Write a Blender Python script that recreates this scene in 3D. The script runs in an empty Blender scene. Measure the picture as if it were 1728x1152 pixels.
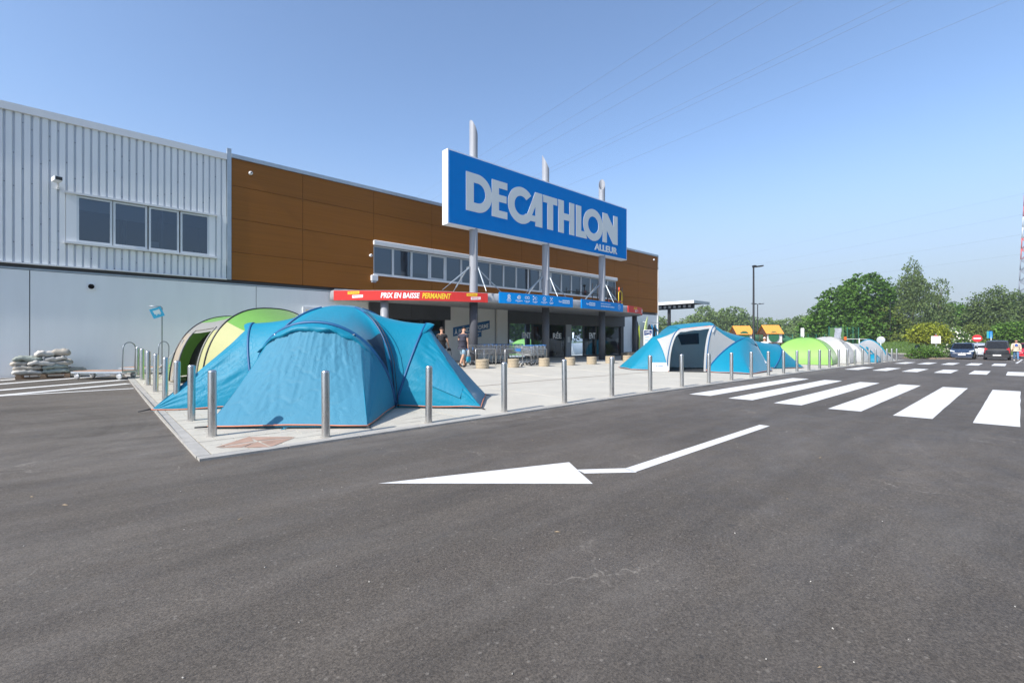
import bpy, bmesh, math, random
import numpy as np
from mathutils import Vector, Matrix, noise
R = math.radians
random.seed(7); rng = np.random.default_rng(7)
S = bpy.context.scene; COL = S.collection
# ------------------------------------------------------------------ camera, world, sun, exposure
YAW = math.atan(858/785); CAMH = 1.42
cam = bpy.data.cameras.new('camera'); camo = bpy.data.objects.new('camera', cam); COL.objects.link(camo)
cam.sensor_width = 36; cam.lens = 785/1728*36; cam.clip_end = 5000; cam.clip_start = 0.05
camo.location = (0, 0, CAMH)
fwd = Vector((math.cos(YAW), math.sin(YAW), 0)); camo.rotation_euler = (R(90), 0, math.atan2(fwd.y, fwd.x) - R(90))
# horizon at the picture's middle row: the camera is level, no tilt
S.camera = camo
W = bpy.data.worlds.new('World'); S.world = W; W.use_nodes = True
wn = W.node_tree.nodes; bg = wn['Background']
sky = wn.new('ShaderNodeTexSky'); sky.sky_type = 'NISHITA'; sky.sun_disc = False
SUN_EL = R(40.5); SUN_DIR = Vector((-math.cos(SUN_EL)*math.cos(R(2.2)), -math.cos(SUN_EL)*math.sin(R(2.2)), math.sin(SUN_EL)))
sky.sun_elevation = SUN_EL; sky.sun_rotation = math.atan2(SUN_DIR.x, SUN_DIR.y)
sky.altitude = 200; sky.air_density = 1.0; sky.dust_density = 1.0; sky.ozone_density = 3.6
# thin summer haze low over the horizon, the same all the way round
_wl = W.node_tree.links; _tc = wn.new('ShaderNodeTexCoord'); _sx = wn.new('ShaderNodeSeparateXYZ'); _wl.new(_tc.outputs['Generated'], _sx.inputs[0])
_mr = wn.new('ShaderNodeMapRange'); _mr.interpolation_type = 'SMOOTHERSTEP'; _mr.inputs[1].default_value = -.04; _mr.inputs[2].default_value = .42; _mr.inputs[3].default_value = .97; _mr.inputs[4].default_value = 0; _wl.new(_sx.outputs[2], _mr.inputs[0])
_mx = wn.new('ShaderNodeMix'); _mx.data_type = 'RGBA'; _wl.new(_mr.outputs[0], _mx.inputs[0]); _wl.new(sky.outputs[0], _mx.inputs[6]); _mx.inputs[7].default_value = (2.05, 2.34, 2.72, 1)
_wl.new(_mx.outputs[2], bg.inputs[0]); bg.inputs[1].default_value = 0.131
sl = bpy.data.lights.new('sun', 'SUN'); sl.energy = 3.55; sl.angle = R(0.53); sl.color = (1, .955, .89)
so = bpy.data.objects.new('sun', sl); COL.objects.link(so); so.rotation_euler = SUN_DIR.to_track_quat('Z', 'Y').to_euler()
S.view_settings.view_transform = 'Standard'; S.view_settings.look = 'None'; S.view_settings.gamma = 1
S.view_settings.use_curve_mapping = False; S.view_settings.exposure = 0.88
S.render.engine = 'CYCLES'
try:
    S.cycles.max_bounces = 8; S.cycles.transparent_max_bounces = 12
except Exception: pass

# ------------------------------------------------------------------ ground heights (the yard falls gently to the road)
def lin(x, P):
    if x <= P[0][0]: return P[0][1]
    for a, b in zip(P, P[1:]):
        if x <= b[0]: return a[1] + (b[1]-a[1])*(x-a[0])/(b[0]-a[0])
    return P[-1][1]
PY = [(7,0),(10,.02),(13,.06),(16,.13),(18.6,.2),(22,.27)]
PX = [(2,0),(11,.05),(22,.03),(30,0),(46,-.14),(60,-.24),(100,-.35)]
def zg(x, y): return lin(y, PY) + lin(x, PX)
PV = .03
def zp(x, y): return zg(x, y) + PV

# ------------------------------------------------------------------ materials
def hexc(h):
    h = h.lstrip('#'); c = [int(h[i:i+2], 16)/255 for i in (0, 2, 4)]
    return tuple(x/12.92 if x <= .04045 else ((x+.055)/1.055)**2.4 for x in c)
MATS = {}
def mat(name, col, rough=.6, metal=0, spec=.5, var=0, vscale=3, bump=0, bscale=40, trans=0, coat=0, stretch=None, rvar=0, isl=0, emit=0):
    if name in MATS: return MATS[name]
    m = bpy.data.materials.new(name); m.use_nodes = True; nt = m.node_tree; N = nt.nodes; L = nt.links
    p = N['Principled BSDF']; out = N['Material Output']
    if isinstance(col, str): col = hexc(col)
    p.inputs['Base Color'].default_value = (*col, 1); p.inputs['Roughness'].default_value = rough
    p.inputs['Metallic'].default_value = metal; p.inputs['Specular IOR Level'].default_value = spec
    p.inputs['Coat Weight'].default_value = coat; p.inputs['Coat Roughness'].default_value = .08
    geo = N.new('ShaderNodeNewGeometry')
    mp = N.new('ShaderNodeMapping'); L.new(geo.outputs['Position'], mp.inputs[0])
    if stretch: mp.inputs['Scale'].default_value = stretch
    last = None
    if var:
        n = N.new('ShaderNodeTexNoise'); n.inputs['Scale'].default_value = vscale; n.inputs['Detail'].default_value = 6; n.inputs['Roughness'].default_value = .65
        L.new(mp.outputs[0], n.inputs[0])
        mr = N.new('ShaderNodeMapRange'); mr.inputs[1].default_value = .25; mr.inputs[2].default_value = .75
        mr.inputs[3].default_value = 1-var; mr.inputs[4].default_value = 1+var; L.new(n.outputs[0], mr.inputs[0]); last = mr.outputs[0]
        if rvar:
            m3 = N.new('ShaderNodeMapRange'); m3.inputs[1].default_value = .3; m3.inputs[2].default_value = .7
            m3.inputs[3].default_value = rough-rvar; m3.inputs[4].default_value = rough+rvar; L.new(n.outputs[0], m3.inputs[0]); L.new(m3.outputs[0], p.inputs['Roughness'])
    if isl:
        mr2 = N.new('ShaderNodeMapRange'); mr2.inputs[3].default_value = 1-isl; mr2.inputs[4].default_value = 1+isl
        L.new(geo.outputs['Random Per Island'], mr2.inputs[0])
        if last:
            mm = N.new('ShaderNodeMath'); mm.operation = 'MULTIPLY'; L.new(last, mm.inputs[0]); L.new(mr2.outputs[0], mm.inputs[1]); last = mm.outputs[0]
        else: last = mr2.outputs[0]
    csock = None
    if last:
        hsv = N.new('ShaderNodeHueSaturation'); hsv.inputs['Color'].default_value = (*col, 1); L.new(last, hsv.inputs['Value'])
        L.new(hsv.outputs[0], p.inputs['Base Color']); csock = hsv.outputs[0]
    if bump:
        nb = N.new('ShaderNodeTexNoise'); nb.inputs['Scale'].default_value = bscale; nb.inputs['Detail'].default_value = 4; L.new(mp.outputs[0], nb.inputs[0])
        b = N.new('ShaderNodeBump'); b.inputs['Strength'].default_value = bump; b.inputs['Distance'].default_value = .02; L.new(nb.outputs[0], b.inputs['Height']); L.new(b.outputs[0], p.inputs['Normal'])
    if trans:
        t = N.new('ShaderNodeBsdfTranslucent'); t.inputs[0].default_value = (*col, 1)
        if csock: L.new(csock, t.inputs[0])
        mx = N.new('ShaderNodeMixShader'); mx.inputs[0].default_value = trans; L.new(p.outputs[0], mx.inputs[1]); L.new(t.outputs[0], mx.inputs[2]); L.new(mx.outputs[0], out.inputs[0])
    MATS[name] = m; return m

def glass(name, tint=(.55,.62,.66), refl=1.6, rough=.012):
    m = bpy.data.materials.new(name); m.use_nodes = True; nt = m.node_tree; N = nt.nodes; L = nt.links
    N.remove(N['Principled BSDF']); out = N['Material Output']
    g = N.new('ShaderNodeBsdfGlossy'); g.inputs['Roughness'].default_value = rough; g.inputs[0].default_value = (.70,.84,1.0,1)
    t = N.new('ShaderNodeBsdfTransparent'); t.inputs[0].default_value = (*tint, 1)
    fr = N.new('ShaderNodeFresnel'); fr.inputs[0].default_value = refl
    geo = N.new('ShaderNodeNewGeometry'); nz = N.new('ShaderNodeTexNoise'); nz.inputs['Scale'].default_value = 1.1; L.new(geo.outputs['Position'], nz.inputs[0])
    b = N.new('ShaderNodeBump'); b.inputs['Strength'].default_value = .03; b.inputs['Distance'].default_value = .05; L.new(nz.outputs[0], b.inputs['Height']); L.new(b.outputs[0], g.inputs['Normal'])
    mx = N.new('ShaderNodeMixShader'); L.new(fr.outputs[0], mx.inputs[0]); L.new(t.outputs[0], mx.inputs[1]); L.new(g.outputs[0], mx.inputs[2]); L.new(mx.outputs[0], out.inputs[0])
    return m

# ------------------------------------------------------------------ mesh builder
class MB:
    def __init__(s): s.v = []; s.f = []; s.m = []; s.sm = []
    def add(s, vs, fs, mi=0, sm=False):
        o = len(s.v); s.v += [tuple(v) for v in vs]
        for f in fs: s.f.append(tuple(i+o for i in f)); s.m.append(mi); s.sm.append(sm)
        return s
    def box(s, x0, x1, y0, y1, z0, z1, mi=0, bev=0):
        if bev:
            b = bev; vs = []
            for z, i in ((z0, b), (z0+b, 0), (z1-b, 0), (z1, b)):
                for (x, y) in ((x0+i+b*0, y0+i), (x1-i, y0+i), (x1-i, y1-i), (x0+i, y1-i)): vs.append((x, y, z))
            fs = [(3,2,1,0),(12,13,14,15)]
            for k in range(3):
                for j in range(4): fs.append((4*k+j, 4*k+(j+1)%4, 4*k+4+(j+1)%4, 4*k+4+j))
            return s.add(vs, fs, mi)
        vs = [(x0,y0,z0),(x1,y0,z0),(x1,y1,z0),(x0,y1,z0),(x0,y0,z1),(x1,y0,z1),(x1,y1,z1),(x0,y1,z1)]
        return s.add(vs, [(3,2,1,0),(4,5,6,7),(0,1,5,4),(1,2,6,5),(2,3,7,6),(3,0,4,7)], mi)
    def obox(s, c, ax, ay, az, mi=0):
        c, ax, ay, az = map(Vector, (c, ax, ay, az)); vs = []
        for k in (-1, 1):
            for (i, j) in ((-1,-1),(1,-1),(1,1),(-1,1)): vs.append(c+ax*i+ay*j+az*k)
        return s.add(vs, [(3,2,1,0),(4,5,6,7),(0,1,5,4),(1,2,6,5),(2,3,7,6),(3,0,4,7)], mi)
    def tube(s, pts, r, n=8, mi=0, cap=True, closed=False):
        P = [Vector(p) for p in pts]; k = len(P); rr = r if isinstance(r, (list, tuple)) else [r]*k
        vs = []; up = None
        for i, p in enumerate(P):
            a = P[i-1] if (i > 0 or closed) else P[0]; b = P[(i+1) % k] if (i < k-1 or closed) else P[-1]
            t = (b-a).normalized()
            if up is None: up = Vector((0,0,1)) if abs(t.z) < .9 else Vector((0,1,0))
            u = t.cross(up)
            if u.length < 1e-4: u = t.cross(Vector((1,0,0)))
            u.normalize(); w = u.cross(t).normalized(); up = w
            for j in range(n):
                a2 = 2*math.pi*j/n; vs.append(p+(u*math.cos(a2)+w*math.sin(a2))*rr[i])
        fs = []
        for i in range(k if closed else k-1):
            for j in range(n): fs.append((i*n+j, i*n+(j+1)%n, ((i+1)%k)*n+(j+1)%n, ((i+1)%k)*n+j))
        s.add(vs, fs, mi, True)
        if cap and not closed:
            o = len(s.v)-len(vs)
            s.f.append(tuple(o+j for j in range(n))[::-1]); s.m.append(mi); s.sm.append(False)
            s.f.append(tuple(o+(k-1)*n+j for j in range(n))); s.m.append(mi); s.sm.append(False)
        return s
    def lathe(s, prof, c=(0,0,0), n=24, mi=0, axis='z'):
        vs = []; k = len(prof)
        for r, h in prof:
            for j in range(n):
                a = 2*math.pi*j/n; x, y = r*math.cos(a), r*math.sin(a)
                v = (x, y, h) if axis == 'z' else ((h, x, y) if axis == 'x' else (x, h, y))
                vs.append((v[0]+c[0], v[1]+c[1], v[2]+c[2]))
        fs = [(i*n+j, i*n+(j+1)%n, (i+1)*n+(j+1)%n, (i+1)*n+j) for i in range(k-1) for j in range(n)]
        s.add(vs, fs, mi, True); o = len(s.v)-len(vs)
        if prof[0][0] > 1e-4: s.f.append(tuple(o+j for j in range(n))[::-1]); s.m.append(mi); s.sm.append(False)
        if prof[-1][0] > 1e-4: s.f.append(tuple(o+(k-1)*n+j for j in range(n))); s.m.append(mi); s.sm.append(False)
        return s
    def grid(s, G, mi=0, sm=True, mf=None):
        a, b = len(G), len(G[0]); vs = [p for r in G for p in r]; o = len(s.v); s.v += [tuple(v) for v in vs]
        for i in range(a-1):
            for j in range(b-1):
                s.f.append((o+i*b+j, o+(i+1)*b+j, o+(i+1)*b+j+1, o+i*b+j+1)); s.m.append(mf(i, j) if mf else mi); s.sm.append(sm)
        return s
    def mesh(s, name, mats, off=(0,0,0), weld=False, sharp=None):
        me = bpy.data.meshes.new(name)
        me.from_pydata([(v[0]-off[0], v[1]-off[1], v[2]-off[2]) for v in s.v], [], s.f)
        if not isinstance(mats, (list, tuple)): mats = [mats]
        for m in mats: me.materials.append(m)
        me.polygons.foreach_set('material_index', s.m); me.polygons.foreach_set('use_smooth', s.sm)
        bm = bmesh.new(); bm.from_mesh(me)
        if weld: bmesh.ops.remove_doubles(bm, verts=bm.verts, dist=1e-4)
        bmesh.ops.recalc_face_normals(bm, faces=bm.faces) if weld != 'keep' else None
        bm.to_mesh(me); bm.free()
        if sharp: me.set_sharp_from_angle(angle=R(sharp))
        me.update(); return me
    def build(s, name, mats, parent=None, world=True, weld=False, sharp=None, **tags):
        off = abs_loc(parent) if (parent is not None and world) else (0,0,0)
        o = bpy.data.objects.new(name, s.mesh(name, mats, off, weld, sharp)); COL.objects.link(o)
        if parent is not None: o.parent = parent
        tag(o, **tags); return o
def abs_loc(o):
    l = Vector((0,0,0))
    while o is not None: l += Vector(o.location); o = o.parent
    return l
def tag(o, label=None, cat=None, group=None, kind=None):
    if label: o['label'] = label
    if cat: o['category'] = cat
    if group: o['group'] = group
    if kind: o['kind'] = kind
    return o
def thing(name, label, cat, loc=(0,0,0), rz=0, group=None):
    o = bpy.data.objects.new(name, None); COL.objects.link(o); o.location = loc; o.rotation_euler = (0,0,rz); o.empty_display_size = .3
    return tag(o, label, cat, group)
def copy_tree(o, parent=None):
    c = o.copy(); COL.objects.link(c); c.parent = parent
    for ch in KIDS(o): copy_tree(ch, c)
    return c
def KIDS(o): return list(o.children)
def link(name, me, parent, loc=(0,0,0), rot=(0,0,0), sc=None):
    o = bpy.data.objects.new(name, me); COL.objects.link(o); o.parent = parent; o.location = loc; o.rotation_euler = rot
    if sc: o.scale = sc
    return o

# flat lettering and marks -------------------------------------------------
def text_pts(txt, size=1.0, bold=.0, shear=0, extrude=.004):
    c = bpy.data.curves.new('lettering', 'FONT'); c.body = txt; c.size = size; c.offset = bold; c.shear = shear; c.extrude = extrude; c.resolution_u = 3; c.fill_mode = 'BOTH'
    o = bpy.data.objects.new('lettering', c); COL.objects.link(o)
    bpy.context.view_layer.update()
    me = bpy.data.meshes.new_from_object(o.evaluated_get(bpy.context.evaluated_depsgraph_get()))
    v = [tuple(x.co) for x in me.vertices]; f = [tuple(p.vertices) for p in me.polygons]
    bpy.data.objects.remove(o); bpy.data.curves.remove(c); bpy.data.meshes.remove(me)
    return v, f
def text_on(mb, txt, x0, x1, z0, z1, fn, bold=.0, shear=0, mi=0, ext=.004, skew=0):
    """lettering stretched to x0..x1, z0..z1 and mapped by fn(s, z, n) -> world point; n is the distance out of the face"""
    v, f = text_pts(txt, 1, bold, shear, .5)
    xs = [p[0] for p in v]; ys = [p[1] for p in v]; a, b, c, d = min(xs), max(xs), min(ys), max(ys)
    out = []
    for p in v:
        s = x0+(p[0]-a)/(b-a)*(x1-x0); z = z0+(p[1]-c)/(d-c)*(z1-z0)+skew*(s-x0)
        out.append(fn(s, z, ext if p[2] > 0 else .0005))
    mb.add(out, f, mi)
def poly_curve(loops, depth):
    """flat shape with holes: loops of (x, z), first outer; returns verts, faces of the filled, extruded shape in x, y(depth), z"""
    c = bpy.data.curves.new('outline', 'CURVE'); c.dimensions = '2D'; c.fill_mode = 'BOTH'; c.extrude = depth/2
    for lp in loops:
        sp = c.splines.new('POLY'); sp.points.add(len(lp)-1); sp.use_cyclic_u = True
        for p, q in zip(sp.points, lp): p.co = (q[0], q[1], 0, 1)
    o = bpy.data.objects.new('outline', c); COL.objects.link(o); bpy.context.view_layer.update()
    me = bpy.data.meshes.new_from_object(o.evaluated_get(bpy.context.evaluated_depsgraph_get()))
    v = [tuple(x.co) for x in me.vertices]; f = [tuple(p.vertices) for p in me.polygons]
    bpy.data.objects.remove(o); bpy.data.curves.remove(c); bpy.data.meshes.remove(me)
    return v, f
def arc(cx, cz, r, a0, a1, n=20): return [(cx+r*math.cos(R(a0+(a1-a0)*i/n)), cz+r*math.sin(R(a0+(a1-a0)*i/n))) for i in range(n+1)]
# ------------------------------------------------------------------ ground materials
def asphalt():
    m = bpy.data.materials.new('asphalt'); m.use_nodes = True; nt = m.node_tree; N = nt.nodes; L = nt.links; p = N['Principled BSDF']
    geo = N.new('ShaderNodeNewGeometry'); P = geo.outputs['Position']
    def ns(scale, det=5, rough=.6, stretch=None, rot=0):
        n = N.new('ShaderNodeTexNoise'); n.inputs['Scale'].default_value = scale; n.inputs['Detail'].default_value = det; n.inputs['Roughness'].default_value = rough
        if stretch:
            mp = N.new('ShaderNodeMapping'); mp.inputs['Scale'].default_value = stretch; mp.inputs['Rotation'].default_value = (0,0,R(rot)); L.new(P, mp.inputs[0]); L.new(mp.outputs[0], n.inputs[0])
        else: L.new(P, n.inputs[0])
        return n.outputs[0]
    def mr(x, a, b, c, d):
        n = N.new('ShaderNodeMapRange'); n.inputs[1].default_value = a; n.inputs[2].default_value = b; n.inputs[3].default_value = c; n.inputs[4].default_value = d; L.new(x, n.inputs[0]); return n.outputs[0]
    def mul(a, b):
        n = N.new('ShaderNodeMath'); n.operation = 'MULTIPLY'; L.new(a, n.inputs[0]); L.new(b, n.inputs[1]); return n.outputs[0]
    def mix(f, a, b):
        n = N.new('ShaderNodeMix'); n.data_type = 'RGBA'; L.new(f, n.inputs[0])
        for s, x in ((n.inputs[6], a), (n.inputs[7], b)):
            if isinstance(x, tuple): s.default_value = (*x, 1)
            else: L.new(x, s)
        return n.outputs[2]
    big = mr(ns(.22, 6, .62), .3, .7, .76, 1.20)
    lay = mr(ns(1.0, 6, .68, (.12, 1.3, 1), 14), .32, .68, .80, 1.18)         # paver passes and wheel wear, stretched along the road
    fine = mr(ns(70, 3, .75), .3, .7, .72, 1.28)
    vor = N.new('ShaderNodeTexVoronoi'); vor.inputs['Scale'].default_value = 110; L.new(P, vor.inputs[0])
    sep = N.new('ShaderNodeSeparateColor'); L.new(vor.outputs['Color'], sep.inputs[0])
    stone = mr(sep.outputs[0], 0, 1, .70, 1.32)
    val = mul(mul(big, lay), mul(fine, stone))
    base = N.new('ShaderNodeHueSaturation'); base.inputs['Color'].default_value = (.095, .0805, .065, 1); L.new(val, base.inputs['Value'])
    # pale chippings and grit
    v2 = N.new('ShaderNodeTexVoronoi'); v2.inputs['Scale'].default_value = 42; L.new(P, v2.inputs[0])
    s2 = N.new('ShaderNodeSeparateColor'); L.new(v2.outputs['Color'], s2.inputs[0])
    chip = mul(mr(s2.outputs[1], .95, .97, 0, .32), mr(v2.outputs['Distance'], .30, .42, 1, 0))
    c1 = mix(chip, base.outputs[0], (.30, .27, .23))
    # dusty drifts
    dust = mul(mr(ns(.55, 7, .72, (.5, 1.6, 1), 20), .47, .74, 0, .50), mr(ns(6, 5, .7), .35, .65, .35, 1))
    c2 = mix(dust, c1, (.17, .158, .145))
    sy = N.new('ShaderNodeSeparateXYZ'); L.new(P, sy.inputs[0])
    edge_ = mul(mul(mr(sy.outputs[1], 5.2, 6.6, 0, .75), mr(sy.outputs[0], -1, 6, .2, 1)), mr(ns(1.8, 6, .7, (.5, 1.5, 1)), .38, .66, 0, .8))
    c2 = mix(edge_, c2, (.21, .195, .175))
    # thin pale scuffs
    sc = N.new('ShaderNodeTexVoronoi'); sc.feature = 'DISTANCE_TO_EDGE'; sc.inputs['Scale'].default_value = .55
    wp = N.new('ShaderNodeTexNoise'); wp.inputs['Scale'].default_value = 1.4; wp.inputs['Detail'].default_value = 5; L.new(P, wp.inputs[0])
    va = N.new('ShaderNodeVectorMath'); va.operation = 'ADD'; L.new(P, va.inputs[0])
    vs = N.new('ShaderNodeVectorMath'); vs.operation = 'SCALE'; vs.inputs[3].default_value = 1.6; L.new(wp.outputs[1], vs.inputs[0]); L.new(vs.outputs[0], va.inputs[1]); L.new(va.outputs[0], sc.inputs[0])
    scuff = mul(mr(sc.outputs[0], 0, .011, 1, 0), mul(mr(ns(.9, 2), .54, .66, 0, .75), mr(ns(25, 3), .4, .6, 0, 1)))
    c3 = mix(scuff, c2, (.28, .25, .21))
    def rings(cx, cy, R0, sc_, lo, hi):
        vd = N.new('ShaderNodeVectorMath'); vd.operation = 'DISTANCE'; L.new(P, vd.inputs[0]); vd.inputs[1].default_value = (cx, cy, 0)
        nn = N.new('ShaderNodeTexNoise'); nn.noise_dimensions = '1D'; nn.inputs['Scale'].default_value = sc_; nn.inputs['Detail'].default_value = 5; nn.inputs['Roughness'].default_value = .75; L.new(vd.outputs['Value'], nn.inputs['W'])
        return mr(mul(mr(nn.outputs[0], .3, .7, -1, 1), mul(mr(vd.outputs['Value'], R0*.55, R0, 1, 0), mr(ns(.8, 3), .4, .6, .1, 1))), -1, 1, lo, hi)
    ring = mul(mul(rings(-3.2, 10.5, 6, 1.6, .76, 1.24), rings(9.5, -4.5, 9, 1.1, .78, 1.22)), rings(3.0, -6.0, 12, .9, .84, 1.16))
    hs2 = N.new('ShaderNodeHueSaturation'); L.new(c3, hs2.inputs['Color']); L.new(ring, hs2.inputs['Value']); c3 = hs2.outputs[0]
    # oil spots
    ov = N.new('ShaderNodeTexVoronoi'); ov.inputs['Scale'].default_value = 1.3; ov.inputs['Randomness'].default_value = 1; L.new(va.outputs[0], ov.inputs[0])
    oil = mr(ov.outputs['Distance'], .03, .07, .5, 0)
    c4 = mix(oil, c3, (.028, .027, .027))
    L.new(c4, p.inputs['Base Color'])
    L.new(mr(ns(3, 5), .3, .7, .62, .86), p.inputs['Roughness']); p.inputs['Specular IOR Level'].default_value = .42
    nb = ns(120, 3, .7)
    b = N.new('ShaderNodeBump'); b.inputs['Strength'].default_value = .55; b.inputs['Distance'].default_value = .006; L.new(nb, b.inputs['Height']); L.new(b.outputs[0], p.inputs['Normal'])
    return m
ASPH = asphalt()
CONC = mat('concrete', (.478,.452,.388), .85, var=.11, vscale=.9, bump=.25, bscale=60)
CONC2 = mat('concrete_edge', (.36,.345,.315), .85, var=.16, vscale=5, bump=.25, bscale=60)
PAVER = mat('paver', (.452,.425,.362), .85, var=.13, vscale=2.2, bump=.3, bscale=50)
JOINT = mat('joint_sand', (.24,.225,.20), .95, var=.2, vscale=8)
PAINT = mat('road_paint', (.68,.675,.655), .65, var=.12, vscale=7, bump=.3, bscale=90)
RUST = mat('rusty_stain', (.36,.235,.175), .85, var=.28, vscale=3.5)
FIELD = mat('field', (.10,.13,.05), .9, var=.3, vscale=.1)
GRASS = mat('grass', (.075,.125,.028), .8, var=.25, vscale=1.5, bump=.6, bscale=6)

def sheet(name, xs, ys, dz, m, kind='structure', fn=zg):
    mb = MB(); mb.grid([[(x, y, fn(x, y)+dz) for y in ys] for x in xs], 0, False)
    o = mb.build(name, m); tag(o, kind=kind); return o
kx = [-400,-60,-20,2,11,22,30,46,60,100,180,400]; ky = [-400,-60,-10,0,7,10,13,16,18.6,22,40,120,400]
f = MB(); f.grid([[(x, y, zg(x, y)-.05 - (0.0 if abs(x) < 401 else 0)) for y in [-3000]+ky+[3000]] for x in [-3000]+kx+[3000]], 0, False)
o = f.build('ground', FIELD); tag(o, kind='structure')
sheet('car_park_asphalt', [-60,-20,2,11,22,30,46,60,79], [-60,-10,0,7,10,13,16,18.6,22,40,70], 0, ASPH)
# pavement slab in front of the store, flush joints sawn every few metres
PX0, PY0 = .98, 6.55
def grid_sheet(mb, x0, x1, y0, y1, z0, z1, st=2.0, mi=0):
    """a thin slab following the fall of the ground"""
    xs = sorted({x0, x1, *[k[0] for k in PX if x0 < k[0] < x1], *np.arange(x0, x1, st).tolist()})
    ys = sorted({y0, y1, *[k[0] for k in PY if y0 < k[0] < y1], *np.arange(y0, y1, st).tolist()})
    mb.grid([[(x, y, zg(x, y)+z1) for y in ys] for x in xs], mi, False)
    for (P, Q) in (((x0,y0),(x1,y0)),((x1,y0),(x1,y1)),((x1,y1),(x0,y1)),((x0,y1),(x0,y0))):
        mb.add([(*P, zg(*P)+z0), (*Q, zg(*Q)+z0), (*Q, zg(*Q)+z1), (*P, zg(*P)+z1)], [(0,1,2,3)], mi)
pav = thing('pavement', None, None); tag(pav, kind='structure')
mb = MB(); grid_sheet(mb, PX0+.02, 52, PY0+.02, 21.9, -.02, PV-.014); mb.build('bedding', JOINT, pav)
# edging strip
xs = PX0
k = 0
while xs < 50:
    x1 = min(xs+1.0, 50); dy = 0 if xs < 44 else -(xs-44)*.0
    if xs < 30: mb = MB(); grid_sheet(mb, xs+.006, x1-.006, PY0, PY0+.17, -.03, PV+.003*rng.random()); mb.build('kerb_stone', CONC2, pav)
    else:
        mb = MB(); grid_sheet(mb, xs, 50, PY0, PY0+.17, -.03, PV+.002); mb.build('kerb_strip', CONC2, pav); break
    xs = x1
ys = PY0+.18
while ys < 21.6:
    mb = MB(); y1 = min(ys+1.0, 21.68); grid_sheet(mb, PX0, PX0+.15, ys+.006, y1-.006, -.03, PV+.003*rng.random()); mb.build('kerb_stone', CONC2, pav); ys = y1
# individual pavers by the corner and along the left border
def paver(x0, x1, y0, y1):
    g = .004; j = rng.random()*.004-.002
    mb = MB(); z = [zg(a, b)+PV+j for a, b in ((x0,y0),(x1,y0),(x1,y1),(x0,y1))]
    P = [(x0+g,y0+g),(x1-g,y0+g),(x1-g,y1-g),(x0+g,y1-g)]
    mb.add([(*p, zz-.02) for p, zz in zip(P, z)]+[(*p, zz) for p, zz in zip(P, z)], [(4,5,6,7),(0,1,5,4),(1,2,6,5),(2,3,7,6),(3,0,4,7)])
    mb.build('paver', PAVER, pav)
x0s = [PX0+.16+.42*i for i in range(4)]
y = PY0+.18; row = 0
while y < 9.3:
    off = .21 if row % 2 else 0; x = PX0+.16
    while x < 5.0:
        w = .42 if not (x == PX0+.16 and off) else .21
        x1 = min(x+w, 5.0)
        if x1-x > .05: paver(x, x1, y, y+.30)
        x = x1
    y += .30; row += 1
Y9 = y
while y < 21.55:
    off = .21 if row % 2 else 0; x = PX0+.16
    while x < 2.39:
        w = .42 if not (x == PX0+.16 and off) else .21
        x1 = min(x+w, 2.39); y1 = min(y+.42, 21.6)
        if x1-x > .05 and y1-y > .05: paver(x, x1, y, y1)
        x = x1
    y += .42; row += 1
# cast slabs beyond
def slab(x0, x1, y0, y1):
    mb = MB(); grid_sheet(mb, x0+.006, x1-.006, y0+.006, y1-.006, -.0, PV); mb.build('concrete_slab', CONC, pav)
for (x0, x1) in [(5.01,8.5),(8.5,12.5),(12.5,16.5),(16.5,20.5),(20.5,25),(25,30),(30,36),(36,43),(43,50)]:
    for (y0, y1) in ((PY0+.18, 10.8),(10.81,15.2),(15.2,21.68)):
        if x0 < 43 or y0 < 12: slab(x0, x1, y0, y1)
slab(2.4, 5.0, Y9, 15.2); slab(2.4, 5.0, 15.2, 21.68)
# rust-stained star of coloured setts by the corner
mb = MB()
for P in ([(1.24,7.12),(1.76,7.59),(1.72,7.20)], [(1.74,7.56),(2.25,7.11),(1.76,7.2)], [(1.27,7.08),(1.73,7.14),(1.5,6.89)], [(1.52,6.87),(1.75,7.14),(1.78,6.66)], [(1.80,6.68),(2.22,7.07),(1.78,7.14)]):
    mb.add([(x, y, zp(x, y)+.004) for x, y in P], [(0,1,2)])
mb.build('star_inlay', RUST, pav)
# dirt washed against the expansion joint
mb = MB(); mb.grid([[(x, yy+.03*noise.noise(Vector((x*.7,0,0))), zp(x, yy)+.004) for yy in (10.77, 10.835)] for x in np.arange(5.1, 29, .4)], 0, False); mb.build('expansion_joint', mat('joint_filler', (.20,.14,.10), .9, var=.3, vscale=4), pav)

# ------------------------------------------------------------------ painted markings
def flat_poly(P, dz=.004, st=1.0):
    mb = MB(); mb.add([(x, y, zg(x, y)+dz) for x, y in P], [tuple(range(len(P)))]); return mb
mk = thing('road_markings', None, None); tag(mk, kind='structure')
def stripe(x0, x1, y0, y1, sk=0, name='crossing_stripe'):
    n = max(2, int((x1-x0)/1)); mb = MB(); G = []
    for i in range(n+1):
        x = x0+(x1-x0)*i/n; e = .012*(random.random()-.5)
        G.append([(x, y0+e+sk*(x-x0), zg(x, y0)+.004), (x, y1+e*.5+sk*(x-x0), zg(x, y1)+.004)])
    G[0][0] = (G[0][0][0]+.03, *G[0][0][1:]); G[-1][1] = (G[-1][1][0]+.02, *G[-1][1][1:])
    mb.grid(G, 0, False); mb.build(name, PAINT, mk)
for i in range(-2, 6):
    yc = .27+1.055*i; stripe(11.0+.14*max(0, i-1), 19.1+.12*i, yc-.27, yc+.27, name='crossing_stripe')
for i in range(-1, 6):
    yc = .12+1.12*i; stripe(28.25, 32.3, yc-.27, yc+.29, name='crossing_stripe')
for i in range(0, 5):
    yc = .95+1.15*i; stripe(42.0-.3*i, 47.6-.55*i, yc-.3, yc+.3, name='crossing_stripe')
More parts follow.
